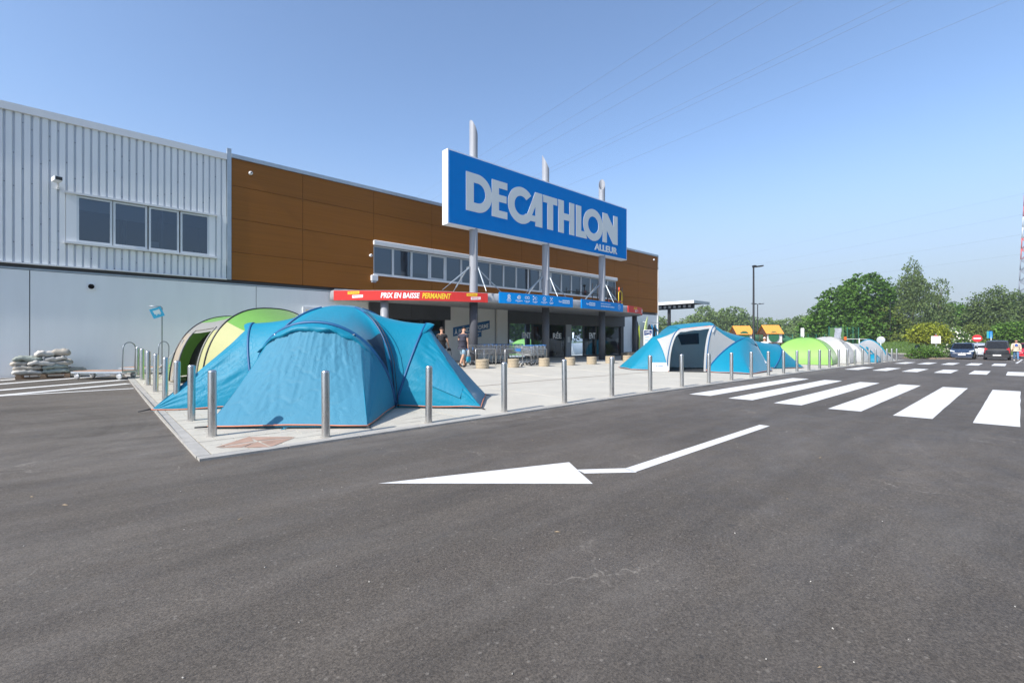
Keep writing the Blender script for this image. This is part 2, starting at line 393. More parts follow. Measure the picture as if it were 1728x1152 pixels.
o = flat_poly([(2.15,4.33),(3.70,2.86),(3.92,3.14),(4.36,2.78),(8.31,2.77),(8.24,2.92),(4.43,2.94),(3.975,3.29),(4.15,3.55)])
mb = MB()
for P in ([(2.15,4.33),(3.70,2.86),(3.93,3.215),(4.15,3.55)], [(3.92,3.14),(4.36,2.78),(4.43,2.94),(3.975,3.29)]):
    mb.add([(x, y, zg(x, y)+.004) for x, y in P], [(0,1,2,3)])
mb.grid([[(x, y-.008*(x-4.36), zg(x, y)+.004) for y in (2.80, 2.955)] for x in (4.36, 6, 8.25)], 0, False)
mb.build('bent_arrow', PAINT, mk)
def line(P, Q, w, name='hatch_line'):
    P, Q = Vector(P), Vector(Q); d = (Q-P).normalized(); n = Vector((-d.y, d.x))*w/2; k = max(1, int((Q-P).length/1.5)); mb = MB()
    mb.grid([[(*(P.lerp(Q, i/k)+n*s), zg(*P.lerp(Q, i/k))+.004) for s in (-1, 1)] for i in range(k+1)], 0, False); mb.build(name, PAINT, mk)
line((-9,15.9),(.95,16.33),.20)
for (P, Q) in (((-1.7,16.2),(.93,17.75)), ((-4.5,15.95),(.93,19.1)), ((-6.5,16.05),(.66,21.2)), ((-8,16.3),(-1.1,21.4)), ((-9,17.2),(-3.2,21.4))): line(P, Q, .34)
line((-2.6,21.55),(.6,21.5),.12)
for i, x in enumerate((52, 56.5)): line((x, -1.2-i), (x+4.2, .8-i), .12, 'bay_line')
line((49.5,.2),(64,-.1),.12,'bay_line'); line((64,6.2),(72,5.9),.12,'bay_line')

# ------------------------------------------------------------------ building materials
def ribwhite():
    return mat('white_steel_cladding', (.78,.795,.79), .42, var=.05, vscale=1.2, stretch=(2,2,.25))
CLAD = ribwhite()
GROOVE = mat('cladding_groove', (.52,.55,.60), .5, var=.06, vscale=2)
PANEL = mat('painted_precast', (.79,.805,.79), .7, var=.05, vscale=.9, bump=.1, bscale=30, stretch=(1.6,1.6,.3))
PANEL2 = mat('cream_render', (.68,.66,.62), .75, var=.05, vscale=.8, bump=.1, bscale=30)
WHITE = mat('white_paint', (.72,.73,.73), .45, var=.03, vscale=3)
DARK = mat('charcoal_paint', (.045,.047,.052), .55, var=.1, vscale=2)
DARKER = mat('black_metal', (.018,.019,.021), .5)
GALV = mat('galvanised', (.42,.47,.50), .4, metal=.6, var=.1, vscale=4)
GREYC = mat('grey_column', (.30,.315,.345), .45, var=.04, vscale=2)
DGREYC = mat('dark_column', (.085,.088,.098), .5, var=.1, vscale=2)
WOOD = mat('wood_laminate', (.25,.093,.013), .55, var=.17, vscale=1.0, stretch=(.35,.35,26), spec=.15)
FRAME = mat('window_frame', (.60,.64,.66), .4, var=.04, vscale=3)
INT = mat('interior_wall', (.42,.42,.41), .8)
INTD = mat('interior_dark', (.10,.11,.13), .8)
CEIL = mat('interior_ceiling', (.5,.5,.48), .8)
BLUE = mat('sign_blue', (.0,.195,.585), .85, var=.03, vscale=3, spec=.03)
BLUE2 = mat('fascia_blue', (.0,.26,.70), .5, spec=.15)
SILV = mat('sign_silver', (.66,.69,.68), .45)
RED = mat('fascia_red', (.62,.045,.04), .5, var=.03, spec=.2)
LET_W = mat('white_lettering', (.85,.86,.86), .5)
LET_Y = mat('yellow_lettering', (.85,.62,.03), .5)
GLASS = glass('window_glass', (.40,.47,.54), 2.1); GLASSD = glass('door_glass', (.36,.44,.50), 1.6)
YF = 21.7
def box(parent, name, m, x0, x1, y0, y1, z0, z1, bev=0, **kw):
    mb = MB(); mb.box(x0, x1, y0, y1, z0, z1, 0, bev); return mb.build(name, m, parent, **kw)
B = thing('store_building', 'long store building of ribbed white steel, brown wood-look panels and pale lower wall', 'building', (10, YF, .3))
# inner shell
box(B, 'roof', mat('roof_membrane', (.3,.3,.3), .8), -30, 37.2, 22.3, 60, 8.3, 8.6)
for (n, a) in (('rear_wall', (-30,37.2,59.8,60,0,8.3)), ('gable_wall', (37.0,37.2,22.0,59.8,0,8.3)), ('gable_wall', (-30,-29.8,22.0,59.8,0,8.3))): box(B, n, PANEL, *a)
def holes_wall(name, m, x0, x1, z0, z1, y0, y1, holes, parent=B):
    """a wall with rectangular openings, as one piece"""
    mb = MB(); xs = sorted({x0, x1, *[h[0] for h in holes], *[h[1] for h in holes]})
    for a, b in zip(xs, xs[1:]):
        zs = [z0]
        hh = sorted((h[2], h[3]) for h in holes if h[0] <= a+1e-6 and h[1] >= b-1e-6)
        c = z0
        for (p, q) in hh:
            if p > c: mb.box(a, b, y0, y1, c, p)
            c = q
        if c < z1: mb.box(a, b, y0, y1, c, z1)
    return mb.build(name, m, parent)
WL = (-.25, 3.6, 4.82, 6.36); WR = (10.53, 31.1, 4.75, 6.19)
holes_wall('backing_wall', DARK, -29.8, 37.2, 3.73, 8.62, 21.84, 22.0, [WL, WR])
# upper left: ribbed steel sheets, 5 ribs each
def rib_sheet(x0, x1, z0, z1):
    mb = MB(); p = .205; x = x0; prof = []
    while x < x1-.001:
        for dx, dy, mi in ((.0, 0, 1), (.048, 0, 0), (.062, -.04, 0), (.191, -.04, 0)):
            if x+dx < x1: prof.append((x+dx, 21.79+dy, mi))
        x += p
    prof.append((x1, 21.79, 0))
    for (a, b) in zip(prof, prof[1:]):
        mb.add([(a[0],a[1],z0),(b[0],b[1],z0),(b[0],b[1],z1),(a[0],a[1],z1)], [(0,1,2,3)], a[2])
    # screw heads
    return mb.build('cladding_sheet', [CLAD, GROOVE], B)
x = 4.2
while x > -9:
    a, b = x-1.025, x
    if b > -.6 and a < 4.0:
        if a < 3.85 and b > -.55: rib_sheet(a, b, 3.97, 4.72); rib_sheet(a, b, 6.5, 8.78)
        if b > 3.85: rib_sheet(max(a, 3.8), b, 4.722, 6.498)
    else: rib_sheet(a, b, 3.97, 8.78)
    x = a
rib_sheet(-.925, -.51, 4.722, 6.498)
mb = MB(); _g = random.Random(4)
for i in range(46):
    xx = 4.2-1.025*9+.205*i+.024
    for zz in (4.3, 5.3, 6.3, 7.2, 8.2):
        zz += _g.uniform(-.35,.35)
        if -.6 < xx < 3.9 and 4.6 < zz < 6.6: continue
        if _g.random() < .6: mb.lathe([(0,-.012),(.014,-.008),(.016,0)], (xx, 21.79, zz), 6, axis='y')
o = mb.build('screw_heads', mat('screw', (.10,.11,.12), .5), B); o['kind'] = 'stuff'
box(B, 'window_surround', CLAD, -.51, -.25, 21.74, 21.84, 4.80, 6.42); box(B, 'window_surround', CLAD, 3.6, 3.80, 21.74, 21.84, 4.80, 6.42)
box(B, 'window_head', WHITE, -.55, 3.86, 21.66, 21.84, 6.42, 6.49); box(B, 'window_sill', WHITE, -.55, 3.86, 21.62, 21.84, 4.73, 4.80)
box(B, 'roof_flashing', WHITE, -12, 4.2, 21.68, 22.35, 8.78, 9.02); box(B, 'roof_flashing', GALV, 4.36, 37.36, 21.64, 22.35, 8.90, 9.06)
box(B, 'drip_channel', WHITE, -12, 4.2, 21.66, 21.84, 3.92, 3.968)
box(B, 'shadow_gap', DARK, -12, 37.2, 21.80, 21.9, 3.735, 3.915); box(B, 'gutter_strip', GALV, -12, 10, 21.74, 21.80, 3.75, 3.80)
box(B, 'corner_post', GALV, 4.205, 4.355, 21.675, 21.84, 3.93, 9.25)
def win(x0, x1, z0, z1, y=21.74, fr=.05, m=FRAME, g=GLASS, depth=.09, lab=None):
    w = MB()
    w.box(x0, x0+fr, y, y+depth, z0, z1); w.box(x1-fr, x1, y, y+depth, z0, z1); w.box(x0+fr, x1-fr, y, y+depth, z0, z0+fr); w.box(x0+fr, x1-fr, y, y+depth, z1-fr, z1)
    o = w.build('window_frame', m, B, label=lab)
    p = MB(); p.add([(x0+fr,y+.04,z0+fr),(x1-fr,y+.04,z0+fr),(x1-fr,y+.04,z1-fr),(x0+fr,y+.04,z1-fr)], [(0,1,2,3)]); q = p.build('pane', g, None)
    q.parent = o; q.location = -abs_loc(o)
    return o
for (a, b) in ((-.25,.68),(.70,1.66),(1.70,2.62),(2.66,3.6)): win(a, b, 4.82, 6.40, fr=.065)
# room behind the left windows
rm = MB(); rm.box(-.6, 4, 25.9, 26, 4.3, 7); rm.box(-.6, -.5, 22, 26, 4.3, 7); rm.box(3.9, 4, 22, 26, 4.3, 7); rm.build('office_wall', INT, B)
box(B, 'office_ceiling', CEIL, -.6, 4, 22, 26, 6.7, 6.8); box(B, 'office_floor', INTD, -.6, 4, 22, 26, 4.2, 4.3)
box(B, 'office_partition', INTD, 1.0, 1.1, 22.6, 25, 4.3, 6.7); box(B, 'office_cabinet', mat('cabinet_blue', (.02,.2,.5), .5), 2.3, 2.8, 23, 23.4, 4.3, 5.0)
PALE = mat('added_pale', (.62,.62,.60), .8); box(B, 'added_pale_sheet', PALE, -.2, .64, 21.90, 21.91, 5.95, 6.36); box(B, 'added_pale_sheet', PALE, .75, 1.62, 21.90, 21.91, 5.80, 6.36); box(B, 'wall_pier', INT, 2.1, 2.16, 21.95, 23.4, 4.8, 6.36); box(B, 'paper_sheet', WHITE, 1.78, 2.02, 21.90, 21.905, 4.95, 5.15); box(B, 'desk_lamp', DARKER, 3.1, 3.4, 22.0, 22.1, 4.9, 5.0)  # pale sheets added behind the panes to catch daylight and brighten them
# brown laminate panels
XJ = [4.36, 7.15]+[7.15+3.385*i for i in range(1, 9)]+[37.36]; ZJ = [3.94, 5.07, 6.43, 7.78, 8.90]
def lam(x0, x1, z0, z1):
    if x1-x0 < .02 or z1-z0 < .02: return
    g = .008; box(B, 'laminate_panel', WOOD, x0+g, x1-g, 21.70, 21.80, z0+g, z1-g)
for a, b in zip(XJ, XJ[1:]):
    for c, d in zip(ZJ, ZJ[1:]):
        hx0, hx1, hz0, hz1 = 10.53, 31.1, 4.75, 6.45
        if b <= hx0+.01 or a >= hx1 or c >= 6.43-.01: lam(a, b, c, d); continue
        aa, bb = max(a, hx0), min(b, hx1)
        if a < hx0: lam(a, hx0, c, d)
        if b > hx1: lam(hx1, b, c, d)
        if c < hz0: lam(aa, bb, c, min(d, hz0))
        if d > hz1: lam(aa, bb, hz1, d)
box(B, 'corner_trim', WHITE, 37.365, 37.42, 21.66, 21.95, 3.7, 9.06)
n = 19; w = (31.1-10.53)/n
for i in range(n):
    a = 10.53+w*i; big = i in (3, 11)
    win(a+.006, a+w-.006, 4.78, 6.19, fr=.12 if big else .05)
x = 10.5
while x < 31: box(B, 'awning_box', WHITE, x+.004, min(x+3.43, 31.13)-.004, 21.56, 21.698, 6.20, 6.45, bev=.03); x += 3.43
box(B, 'long_sill', WHITE, 10.5, 31.13, 21.62, 21.698, 4.70, 4.775)
rm = MB(); rm.box(10, 31.5, 25.5, 25.6, 4.3, 7); rm.box(10, 10.1, 22, 25.5, 4.3, 7); rm.box(31.4, 31.5, 22, 25.5, 4.3, 7); rm.build('corridor_wall', INT, B)
box(B, 'corridor_ceiling', CEIL, 10, 31.5, 22, 25.6, 6.7, 6.8); box(B, 'corridor_floor', INTD, 10, 31.5, 22, 25.6, 4.2, 4.3)
BLIND = mat('roller_blind', (.40,.44,.46), .8)
for i in (0,1,2,4,5,6,9,10,13,14,16): box(B, 'roller_blind', BLIND, 10.53+w*i+.06, 10.53+w*(i+1)-.06, 21.92, 21.93, 4.85+.12*(i % 3), 6.15)
# lower wall: precast panels with open joints, then render, entrances and lintels
for a, b in ((-12,-8.0),(-8.0,-1.36),(-1.36,5.28),(5.28,10.3)):
    box(B, 'precast_panel', PANEL, a+.012, b-.012, 21.74, 21.95, 0, 3.73)
box(B, 'joint_backing', DARK, -12, 10.3, 21.80, 21.94, 0, 3.72)
box(B, 'wall_below_panels', PANEL, 32.13, 37.36, 21.74, 21.95, 0, 3.73); box(B, 'side_post', WHITE, 37.3, 37.42, 21.66, 21.74, 0, 3.73)
box(B, 'rendered_wall', PANEL2, 14.82, 18.46, 21.74, 21.95, 0, 3.5); box(B, 'rendered_pilaster', PANEL2, 18.56, 19.42, 21.62, 21.95, 0, 3.5); box(B, 'pilaster_joint', GREYC, 18.46, 18.56, 21.78, 21.95, 0, 3.5)
for a, b in ((10.3,12.6),(12.6,15.1),(19.43,22.6),(22.6,25.8),(25.8,29.0),(29.0,32.13)): box(B, 'lintel_panel', DARK, a+.006, b-.006, 21.60, 21.95, 2.62, 3.5)
# storefront frames, panes and doors
FR = mat('storefront_frame', (.03,.032,.036), .4)
def shop(x0, x1, z0=.30, z1=2.62, y=21.78, door=False):
    w = MB(); fr = .06; h = y+.07
    w.box(x0, x0+fr, y, h, z0, z1); w.box(x1-fr, x1, y, h, z0, z1); w.box(x0+fr, x1-fr, y, h, z0, z0+.1); w.box(x0+fr, x1-fr, y, h, z1-fr, z1)
    o = w.build('sliding_door' if door else 'shop_window', FR, B)
    p = MB(); p.add([(x0+fr,y+.03,z0+.1),(x1-fr,y+.03,z0+.1),(x1-fr,y+.03,z1-fr),(x0+fr,y+.03,z1-fr)], [(0,1,2,3)]); q = p.build('pane', GLASSD, None); q.parent = o; q.location = -abs_loc(o)
    if door:
        hb = MB(); hb.tube([(x1-.16, y-.04, 1.1), (x1-.16, y-.04, 1.7)], .015, 6); q = hb.build('handle', GALV, None); q.parent = o; q.location = -abs_loc(o)
    return o
for a, b, dd in ((10.4,11.9,0),(11.95,13.3,1),(13.35,14.75,1),(19.65,21.75,0),(21.8,23.2,1),(23.25,25.03,1),(25.66,27.1,0),(27.12,28.55,1),(28.6,29.6,0),(29.66,31.72,0)): shop(a, b, door=bool(dd))
box(B, 'notice_pier', GREYC, 25.05, 25.62, 21.70, 21.9, .25, 2.62); box(B, 'paper_notice', WHITE, 25.2, 25.45, 21.69, 21.70, 1.35, 1.75)
box(B, 'end_jamb', DARK, 31.74, 32.12, 21.70, 21.95, .2, 2.62); box(B, 'end_jamb', DARK, 19.44, 19.63, 21.70, 21.95, .2, 2.62); box(B, 'end_jamb', DARK, 14.77, 14.81, 21.76, 21.95, .2, 2.62)
# shop interior
box(B, 'shop_floor', mat('shop_floor', (.25,.25,.25), .3), 10, 36, 21.95, 34, .18, .27); box(B, 'shop_ceiling', INTD, 10, 36, 21.95, 34, 3.5, 3.6)
rm = MB(); rm.box(10, 36, 33.9, 34, .2, 3.5); rm.box(9.9, 10, 21.95, 34, .2, 3.5); rm.box(36, 36.1, 21.95, 34, .2, 3.5); rm.build('shop_inner_wall', mat('inner_blue', (.03,.08,.17), .7), B)
for i, (x, c) in enumerate(((11.2,'#1d5d94'),(13.9,'#0f4f86'),(20.2,'#2b6fa5'),(22.7,'#8a2430'),(24.1,'#5b8f4a'),(26.6,'#20506e'),(28.9,'#7d6a52'),(30.6,'#2468a0'),(31.3,'#0e3b66'))):
    box(B, 'display_banner', mat('banner_%d' % i, c, .7, var=.4, vscale=3), x-.35, x+.35, 22.5+.3*(i % 3), 22.54+.3*(i % 3), .5, 2.45)
for x in (12, 21, 24.6, 27.6, 30.2):
    mb = MB(); mb.box(x-.5, x+.5, 24, 24.5, .27, 1.5); mb.box(x-.48, x+.48, 23.95, 24.0, 1.5, 1.55); mb.build('display_shelf', INT, B)
def on_face(y):
    return lambda s, z, nn: (s, y-nn, z)
for t, x0, x1, z0, z1 in (('ENT',20.85,21.62,1.62,2.02),('RÉE',23.75,24.62,1.62,2.1),('ENT',27.75,28.5,1.62,2.08)):
    mb = MB(); text_on(mb, t, x0, x1, z0, z1, on_face(21.775), bold=.03, ext=.006); mb.build('door_lettering', LET_W, B)
# blue wall posters
mb = MB(); mb.add([(15.35,21.735,1.70),(18.05,21.735,2.19),(18.05,21.735,2.70),(15.35,21.735,2.21)], [(0,1,2,3)])
mb.add([(16.55,21.733,1.62),(17.42,21.733,1.70),(17.42,21.733,2.10),(16.55,21.733,1.93)], [(0,1,2,3)]); ps = mb.build('slanted_poster', mat('poster_blue', (.0,.09,.25), .5), B)
mb = MB(); text_on(mb, 'À FOND LA FORME', 15.45, 17.95, 1.80, 2.13, on_face(21.729), bold=.012, skew=.18)
text_on(mb, 'ANNIVERSAIRE', 16.72, 17.36, 1.90, 1.99, on_face(21.729), skew=.14); text_on(mb, '20€ = 5€', 16.85, 17.2, 1.72, 1.82, on_face(21.729), skew=.14); mb.build('poster_lettering', LET_W, B)
# white framed notice board on the precast wall, behind the tents
mb = MB(); mb.box(7.15, 10.1, 21.66, 21.735, .9, 2.98); mb.build('board_frame', WHITE, B, label='white framed notice board with yellow top band')
box(B, 'board_band', mat('pale_yellow', (.72,.52,.16), .6), 7.27, 9.98, 21.65, 21.658, 2.74, 2.84); box(B, 'board_face', DARK, 7.27, 9.98, 21.65, 21.658, 1.0, 2.735)
# stains and downpipe marks on the pale wall
# ------------------------------------------------------------------ big store sign on its three columns
SG = thing('store_sign', 'big blue sign with silver capital letters carried high on three round grey columns', 'sign', (19.4, 18.35, zp(19.4,18.35)))
X0, X1, Z0, Z1 = 12.5, 27.2, 6.95, 10.48
mb = MB()
mb.box(X0, X1, 18.13, 18.58, Z1-.06, Z1); mb.box(X0, X1, 18.13, 18.58, Z0, Z0+.06); mb.box(X0, X0+.06, 18.13, 18.58, Z0+.06, Z1-.06); mb.box(X1-.06, X1, 18.13, 18.58, Z0+.06, Z1-.06)
mb.build('sign_box', mat('sign_white', (.80,.81,.82), .4), SG)
box(SG, 'sign_back', WHITE, X0+.062, X1-.062, 18.50, 18.56, Z0+.062, Z1-.062)
for i in range(3):
    a = X0+.065+(X1-X0-.13)*i/3; b = X0+.065+(X1-X0-.13)*(i+1)/3
    box(SG, 'blue_face', BLUE, a+(0 if i == 0 else .0025), b, 18.11, 18.15, Z0+.065, Z1-.065)
def letter(loops, dep=.012, base=18.11, m=SILV):
    v, f = poly_curve(loops, dep); mb = MB(); mb.add([(p[0], base-dep/2-p[2], p[1]) for p in v], f, 0); return mb.build('letter', m, SG)
zc = 8.72
letter([[(13.55,7.78)]+arc(14.25,zc,.94,-90,90,28)+[(13.55,9.66)], [(14.02,8.23)]+arc(14.27,zc,.49,-90,90,20)+[(14.02,9.21)]])
letter([[(15.18,7.78),(16.23,7.78),(16.23,8.15),(15.65,8.15),(15.65,8.60),(16.17,8.60),(16.17,8.96),(15.65,8.96),(15.65,9.30),(16.23,9.30),(16.23,9.66),(15.18,9.66)]], .014)
letter([arc(17.25,zc,.98,42,318,40)+[(17.62,8.36)]+arc(17.25,zc,.51,316,44,30)], .016)
letter([[(17.48,8.02),(17.92,8.02),(18.32,8.02),(18.32,7.78),(18.86,7.78),(18.86,9.66),(18.30,9.66),(17.72,8.42)], [(18.32,8.88),(18.32,8.34),(18.04,8.34)]], .018)
letter([[(18.93,9.66),(18.93,9.26),(19.28,9.26),(19.28,7.78),(19.76,7.78),(19.76,9.26),(20.12,9.26),(20.12,9.66)]])
letter([[(20.21,7.77),(20.69,7.77),(20.69,8.56),(21.19,8.56),(21.19,7.77),(21.64,7.77),(21.64,9.67),(21.19,9.67),(21.19,8.95),(20.69,8.95),(20.69,9.67),(20.21,9.67)]])
letter([[(21.80,7.76),(22.86,7.76),(22.70,8.17),(22.29,8.17),(22.29,9.66),(21.80,9.66)]], .014)
letter([arc(23.47,zc,.99,0,359,48), arc(23.48,zc,.53,0,359,36)], .016)
letter([[(24.45,7.81),(24.89,7.81),(24.89,8.62),(25.58,7.81),(26.08,7.81),(26.08,9.69),(25.61,9.69),(25.61,8.93),(24.93,9.69),(24.45,9.69)]], .018)
mb = MB(); text_on(mb, 'ALLEUR', 23.62, 26.06, 7.19, 7.62, lambda s, z, n: (s, 18.11-n, z), bold=.045, ext=.012); mb.build('town_lettering', SILV, SG)
for (x, zt, fl) in ((14.2,12.35,0),(19.4,12.05,1),(24.7,12.0,1)):
    mb = MB(); zb = zp(x, 18.35)-.03; r = .205; n = 28; vs = []; e = .75
    # tapered skew cut at the top: the tube is cut on a slant and stays open
    for (rad, inner) in ((r, 0), (r-.015, 1)):
        for ring in (0, 1):
            for j in range(n):
                a = 2*math.pi*j/n; cx, cy = math.cos(a), math.sin(a)
                hv_ = ((-1,0),(-.72,.69),(.80,.60))[0 if x < 16 else (1 if x < 21 else 2)]; zz = zb if ring == 0 else zt-.40+.40*(cx*hv_[0]+cy*hv_[1])
                vs.append((x+rad*cx, 18.35+rad*cy, zz if not (inner and ring == 0) else zt-2))
    fs = [(j, (j+1)%n, n+(j+1)%n, n+j) for j in range(n)] + [(2*n+j, 3*n+j, 3*n+(j+1)%n, 2*n+(j+1)%n) for j in range(n)] + [(n+j, n+(j+1)%n, 3*n+(j+1)%n, 3*n+j) for j in range(n)]
    mb.add(vs, fs, 0, True); c = mb.build('column', [GREYC], SG, sharp=40)
    mb = MB(); mb.lathe([(r+.004, zb), (r+.004, 3.34)], (x, 18.35, 0), 28); q = mb.build('dark_sleeve', DGREYC if x > 15 else mat('slate_column', (.075,.078,.09), .75, var=.05, spec=.2), None); q.parent = c; q.location = -abs_loc(c)
    mb = MB(); mb.box(x-.06, x+.06, 18.12, 18.16, 4.9, 7.0); q = mb.build('cable_cover', GREYC, None); q.parent = c; q.location = -abs_loc(c)
    for (dx, dy) in ((-1.75,.15),(1.75,-.25),(.12,-.85),(-.2,1.6)):
        P = Vector((x+.25*math.copysign(1, dx) if abs(dx) > .5 else x+dx, 18.35+(dy*.15 if abs(dx) > .5 else math.copysign(.24, dy)), 5.05)); Q = Vector((x+dx, 18.35+dy, 3.86))
        mb = MB(); mb.tube([P, P.lerp(Q,.66)], .035, 8); mb.tube([P.lerp(Q,.64), P.lerp(Q,.72)], [.045,.03], 8); mb.tube([P.lerp(Q,.7), Q], .014, 6); mb.box(P.x-.03, P.x+.03, P.y-.03, P.y+.03, 4.99, 5.13)
        mb.build('tie_rod', GALV, SG, sharp=40)

# ------------------------------------------------------------------ entrance canopy
CN = thing('entrance_canopy', 'low grey entrance canopy with red and blue banner fascias along its curved edge', 'canopy', (19, 18, zp(19,18)))
def bez(P, n=16):
    out = []
    for i in range(n+1):
        t = i/n; Q = [Vector(p) for p in P]
        while len(Q) > 1: Q = [Q[k].lerp(Q[k+1], t) for k in range(len(Q)-1)]
        out.append(Q[0])
    return out
EDG = [ (8.3,21.7), (11.4,19.0), (14.75,17.62), (17.7,17.17), (20.6,17.02), (23.2,17.1), (25.9,17.45), (28.6,18.0), (30.4,19.0), (31.2,20.1), (31.5,21.7) ]
def catmull(P, k=8):
    P = [Vector(p) for p in P]; out = []
    for i in range(len(P)-1):
        p0 = P[max(i-1,0)]; p1 = P[i]; p2 = P[i+1]; p3 = P[min(i+2, len(P)-1)]
        for j in range(k):
            t = j/k; out.append(.5*((2*p1)+(-p0+p2)*t+(2*p0-5*p1+4*p2-p3)*t*t+(-p0+3*p1-3*p2+p3)*t*t*t))
    out.append(P[-1]); return out
edge = catmull(EDG)
def offs(P, d):
    out = []
    for i, p in enumerate(P):
        t = (P[min(i+1, len(P)-1)]-P[max(i-1, 0)]).normalized(); out.append(p+Vector((t.y, -t.x))*d)
    return out
inn = offs(edge, -.10)
mb = MB(); n = len(inn)
# soffit, rim and a low roof
SOF = mat('soffit_grey', (.30,.30,.305), .6, var=.05); CAPM = mat('canopy_edge', (.34,.345,.35), .55, var=.15, vscale=3)
mb = MB(); mb.add([(p.x, p.y, 3.37) for p in inn]+[(p.x, 21.69, 3.37) for p in inn], [(i, i+1, n+i+1, n+i) for i in range(n-1)]); mb.build('soffit', SOF, CN)
mb = MB(); prof = [(.0,3.34),(-.035,3.36),(-.04,3.5),(0,3.7),(.06,3.78),(.3,3.84)]
rings = [offs(inn, -a) for a, z in prof]
mb.grid([[(r[i].x, min(r[i].y, 21.695), prof[k][1]) for k, r in enumerate(rings)] for i in range(n)], 0, True); mb.build('canopy_rim', CAPM, CN)
top = offs(inn, -.3); mb = MB(); mb.add([(p.x, min(p.y, 21.69), 3.84) for p in top]+[(p.x, 21.692, 3.90) for p in top], [(i, i+1, n+i+1, n+i) for i in range(n-1)]); mb.build('canopy_roof', GREYC, CN)
# fascia banners following the edge
L = [0]
for a, b in zip(edge, edge[1:]): L.append(L[-1]+(b-a).length)
def edge_at(x):
    # point and outward normal where the edge has this distance along it
    x = min(max(x, 0), L[-1]-1e-4)
    for i in range(len(L)-1):
        if L[i+1] >= x: break
    t = (x-L[i])/(L[i+1]-L[i]); p = edge[i].lerp(edge[i+1], t); d = (edge[i+1]-edge[i]).normalized()
    return p, Vector((d.y, -d.x))
def sx(X):   # arclength at which the edge reaches this X
    for i in range(len(edge)-1):
        if edge[i+1].x >= X: return L[i]+(X-edge[i].x)/max(1e-6, edge[i+1].x-edge[i].x)*(L[i+1]-L[i])
    return L[-1]
def fmap(tilt=0):
    def fn(s, z, nn):
        p, q = edge_at(s); p = p+q*(nn+.03); return (p.x, p.y, z)
    return fn
FN = fmap()
def fascia(name, m, s0, s1, z0, z1, label=None):
    mb = MB(); k = 16; G0 = []; 
    S_ = [s0+(s1-s0)*i/k for i in range(k+1)]
    mb.grid([[FN(s, z0, -.06), FN(s, z0, 0), FN(s, z1, 0), FN(s, z1, -.06)] for s in S_], 0, False)
    for s in (s0, s1): mb.add([FN(s, z0, -.06), FN(s, z0, 0), FN(s, z1, 0), FN(s, z1, -.06)], [(0,1,2,3)])
    return mb.build(name, m, CN, label=label)
def under(parent, name, m, mb):
    q = mb.build(name, m, None); q.parent = parent; q.location = -abs_loc(parent); return q
f1a, f1b = .25, sx(14.55); zb, zt = 3.33, 3.78
F1 = fascia('red_fascia', RED, f1a, f1b, zb, zt, 'long red banner reading PRIX EN BAISSE PERMANENT')
le = f1b-f1a
mb = MB(); text_on(mb, 'PRIX EN BAISSE', f1a+.30*le, f1a+.545*le, 3.43, 3.69, FN, bold=.03, shear=.18); under(F1, 'white_lettering', LET_W, mb)
mb = MB(); text_on(mb, 'PERMANENT', f1a+.560*le, f1a+.745*le, 3.43, 3.69, FN, bold=.03, shear=.18); under(F1, 'yellow_lettering', LET_Y, mb)
def tagpair(F, s, w=.75):
    for (a, b, c, d, m, t, tm) in ((0,.72*w,3.60,3.73,LET_Y,'PRIX EN BAISSE',RED),(.28*w,.95*w,3.43,3.56,LET_W,'PERMANENT',RED)):
        mb = MB(); mb.add([FN(s+a, c, .003), FN(s+b, c+.03, .003), FN(s+b, d+.03, .003), FN(s+a, d, .003)], [(0,1,2,3)]); under(F, 'price_tag', m, mb)
        mb = MB(); text_on(mb, t, s+a+.04, s+b-.04, c+.045, d-.03, FN, ext=.006, skew=.05, shear=.1); under(F, 'tag_lettering', tm, mb)
tagpair(F1, f1a+.09*le); tagpair(F1, f1a+.85*le)
f2a, f2b = sx(15.15), sx(20.2); F2 = fascia('blue_fascia', BLUE2, f2a, f2b, 3.33, 3.88, 'longer blue banner with a row of white icons')
f3a, f3b = sx(20.95), sx(25.65); F3 = fascia('blue_fascia', BLUE2, f3a, f3b, 3.33, 3.85, 'blue banner nearer the far end with two lines of text')
f4a, f4b = sx(26.45), sx(30.9); F4 = fascia('red_fascia', RED, f4a, f4b, 3.36, 3.80, 'short red banner curving round the far end')
tagpair(F4, f4a+.9, .8); mb = MB(); text_on(mb, 'PRIX', f4a+2.7, f4a+3.7, 3.44, 3.70, FN, bold=.03, shear=.18); under(F4, 'white_lettering', LET_W, mb)
def FL(F, t, a, b, z0, z1, m=LET_W, bold=.01, e=.004):
    mb = MB(); text_on(mb, t, a, b, z0, z1, FN, bold=bold, ext=e); under(F, 'lettering', m, mb)
def strokes(F, s, z, segs, w=.016, name='icon'):
    mb = MB()
    for (x0, z0, x1, z1) in segs:
        a = Vector((x0, z0)); b = Vector((x1, z1)); d = (b-a); l = d.length
        if l < 1e-6: continue
        nn = Vector((-d.y, d.x))/l*w/2
        mb.add([FN(s+(p.x), z+p.y, .004) for p in (a-nn, b-nn, b+nn, a+nn)], [(0,1,2,3)])
    under(F, name, LET_W, mb)
def circ(cx, cz, r, n=12, a0=0, a1=360): 
    P = arc(cx, cz, r, a0, a1, n); return [(*P[i], *P[i+1]) for i in range(n)]
le = f2b-f2a; zi = 3.66
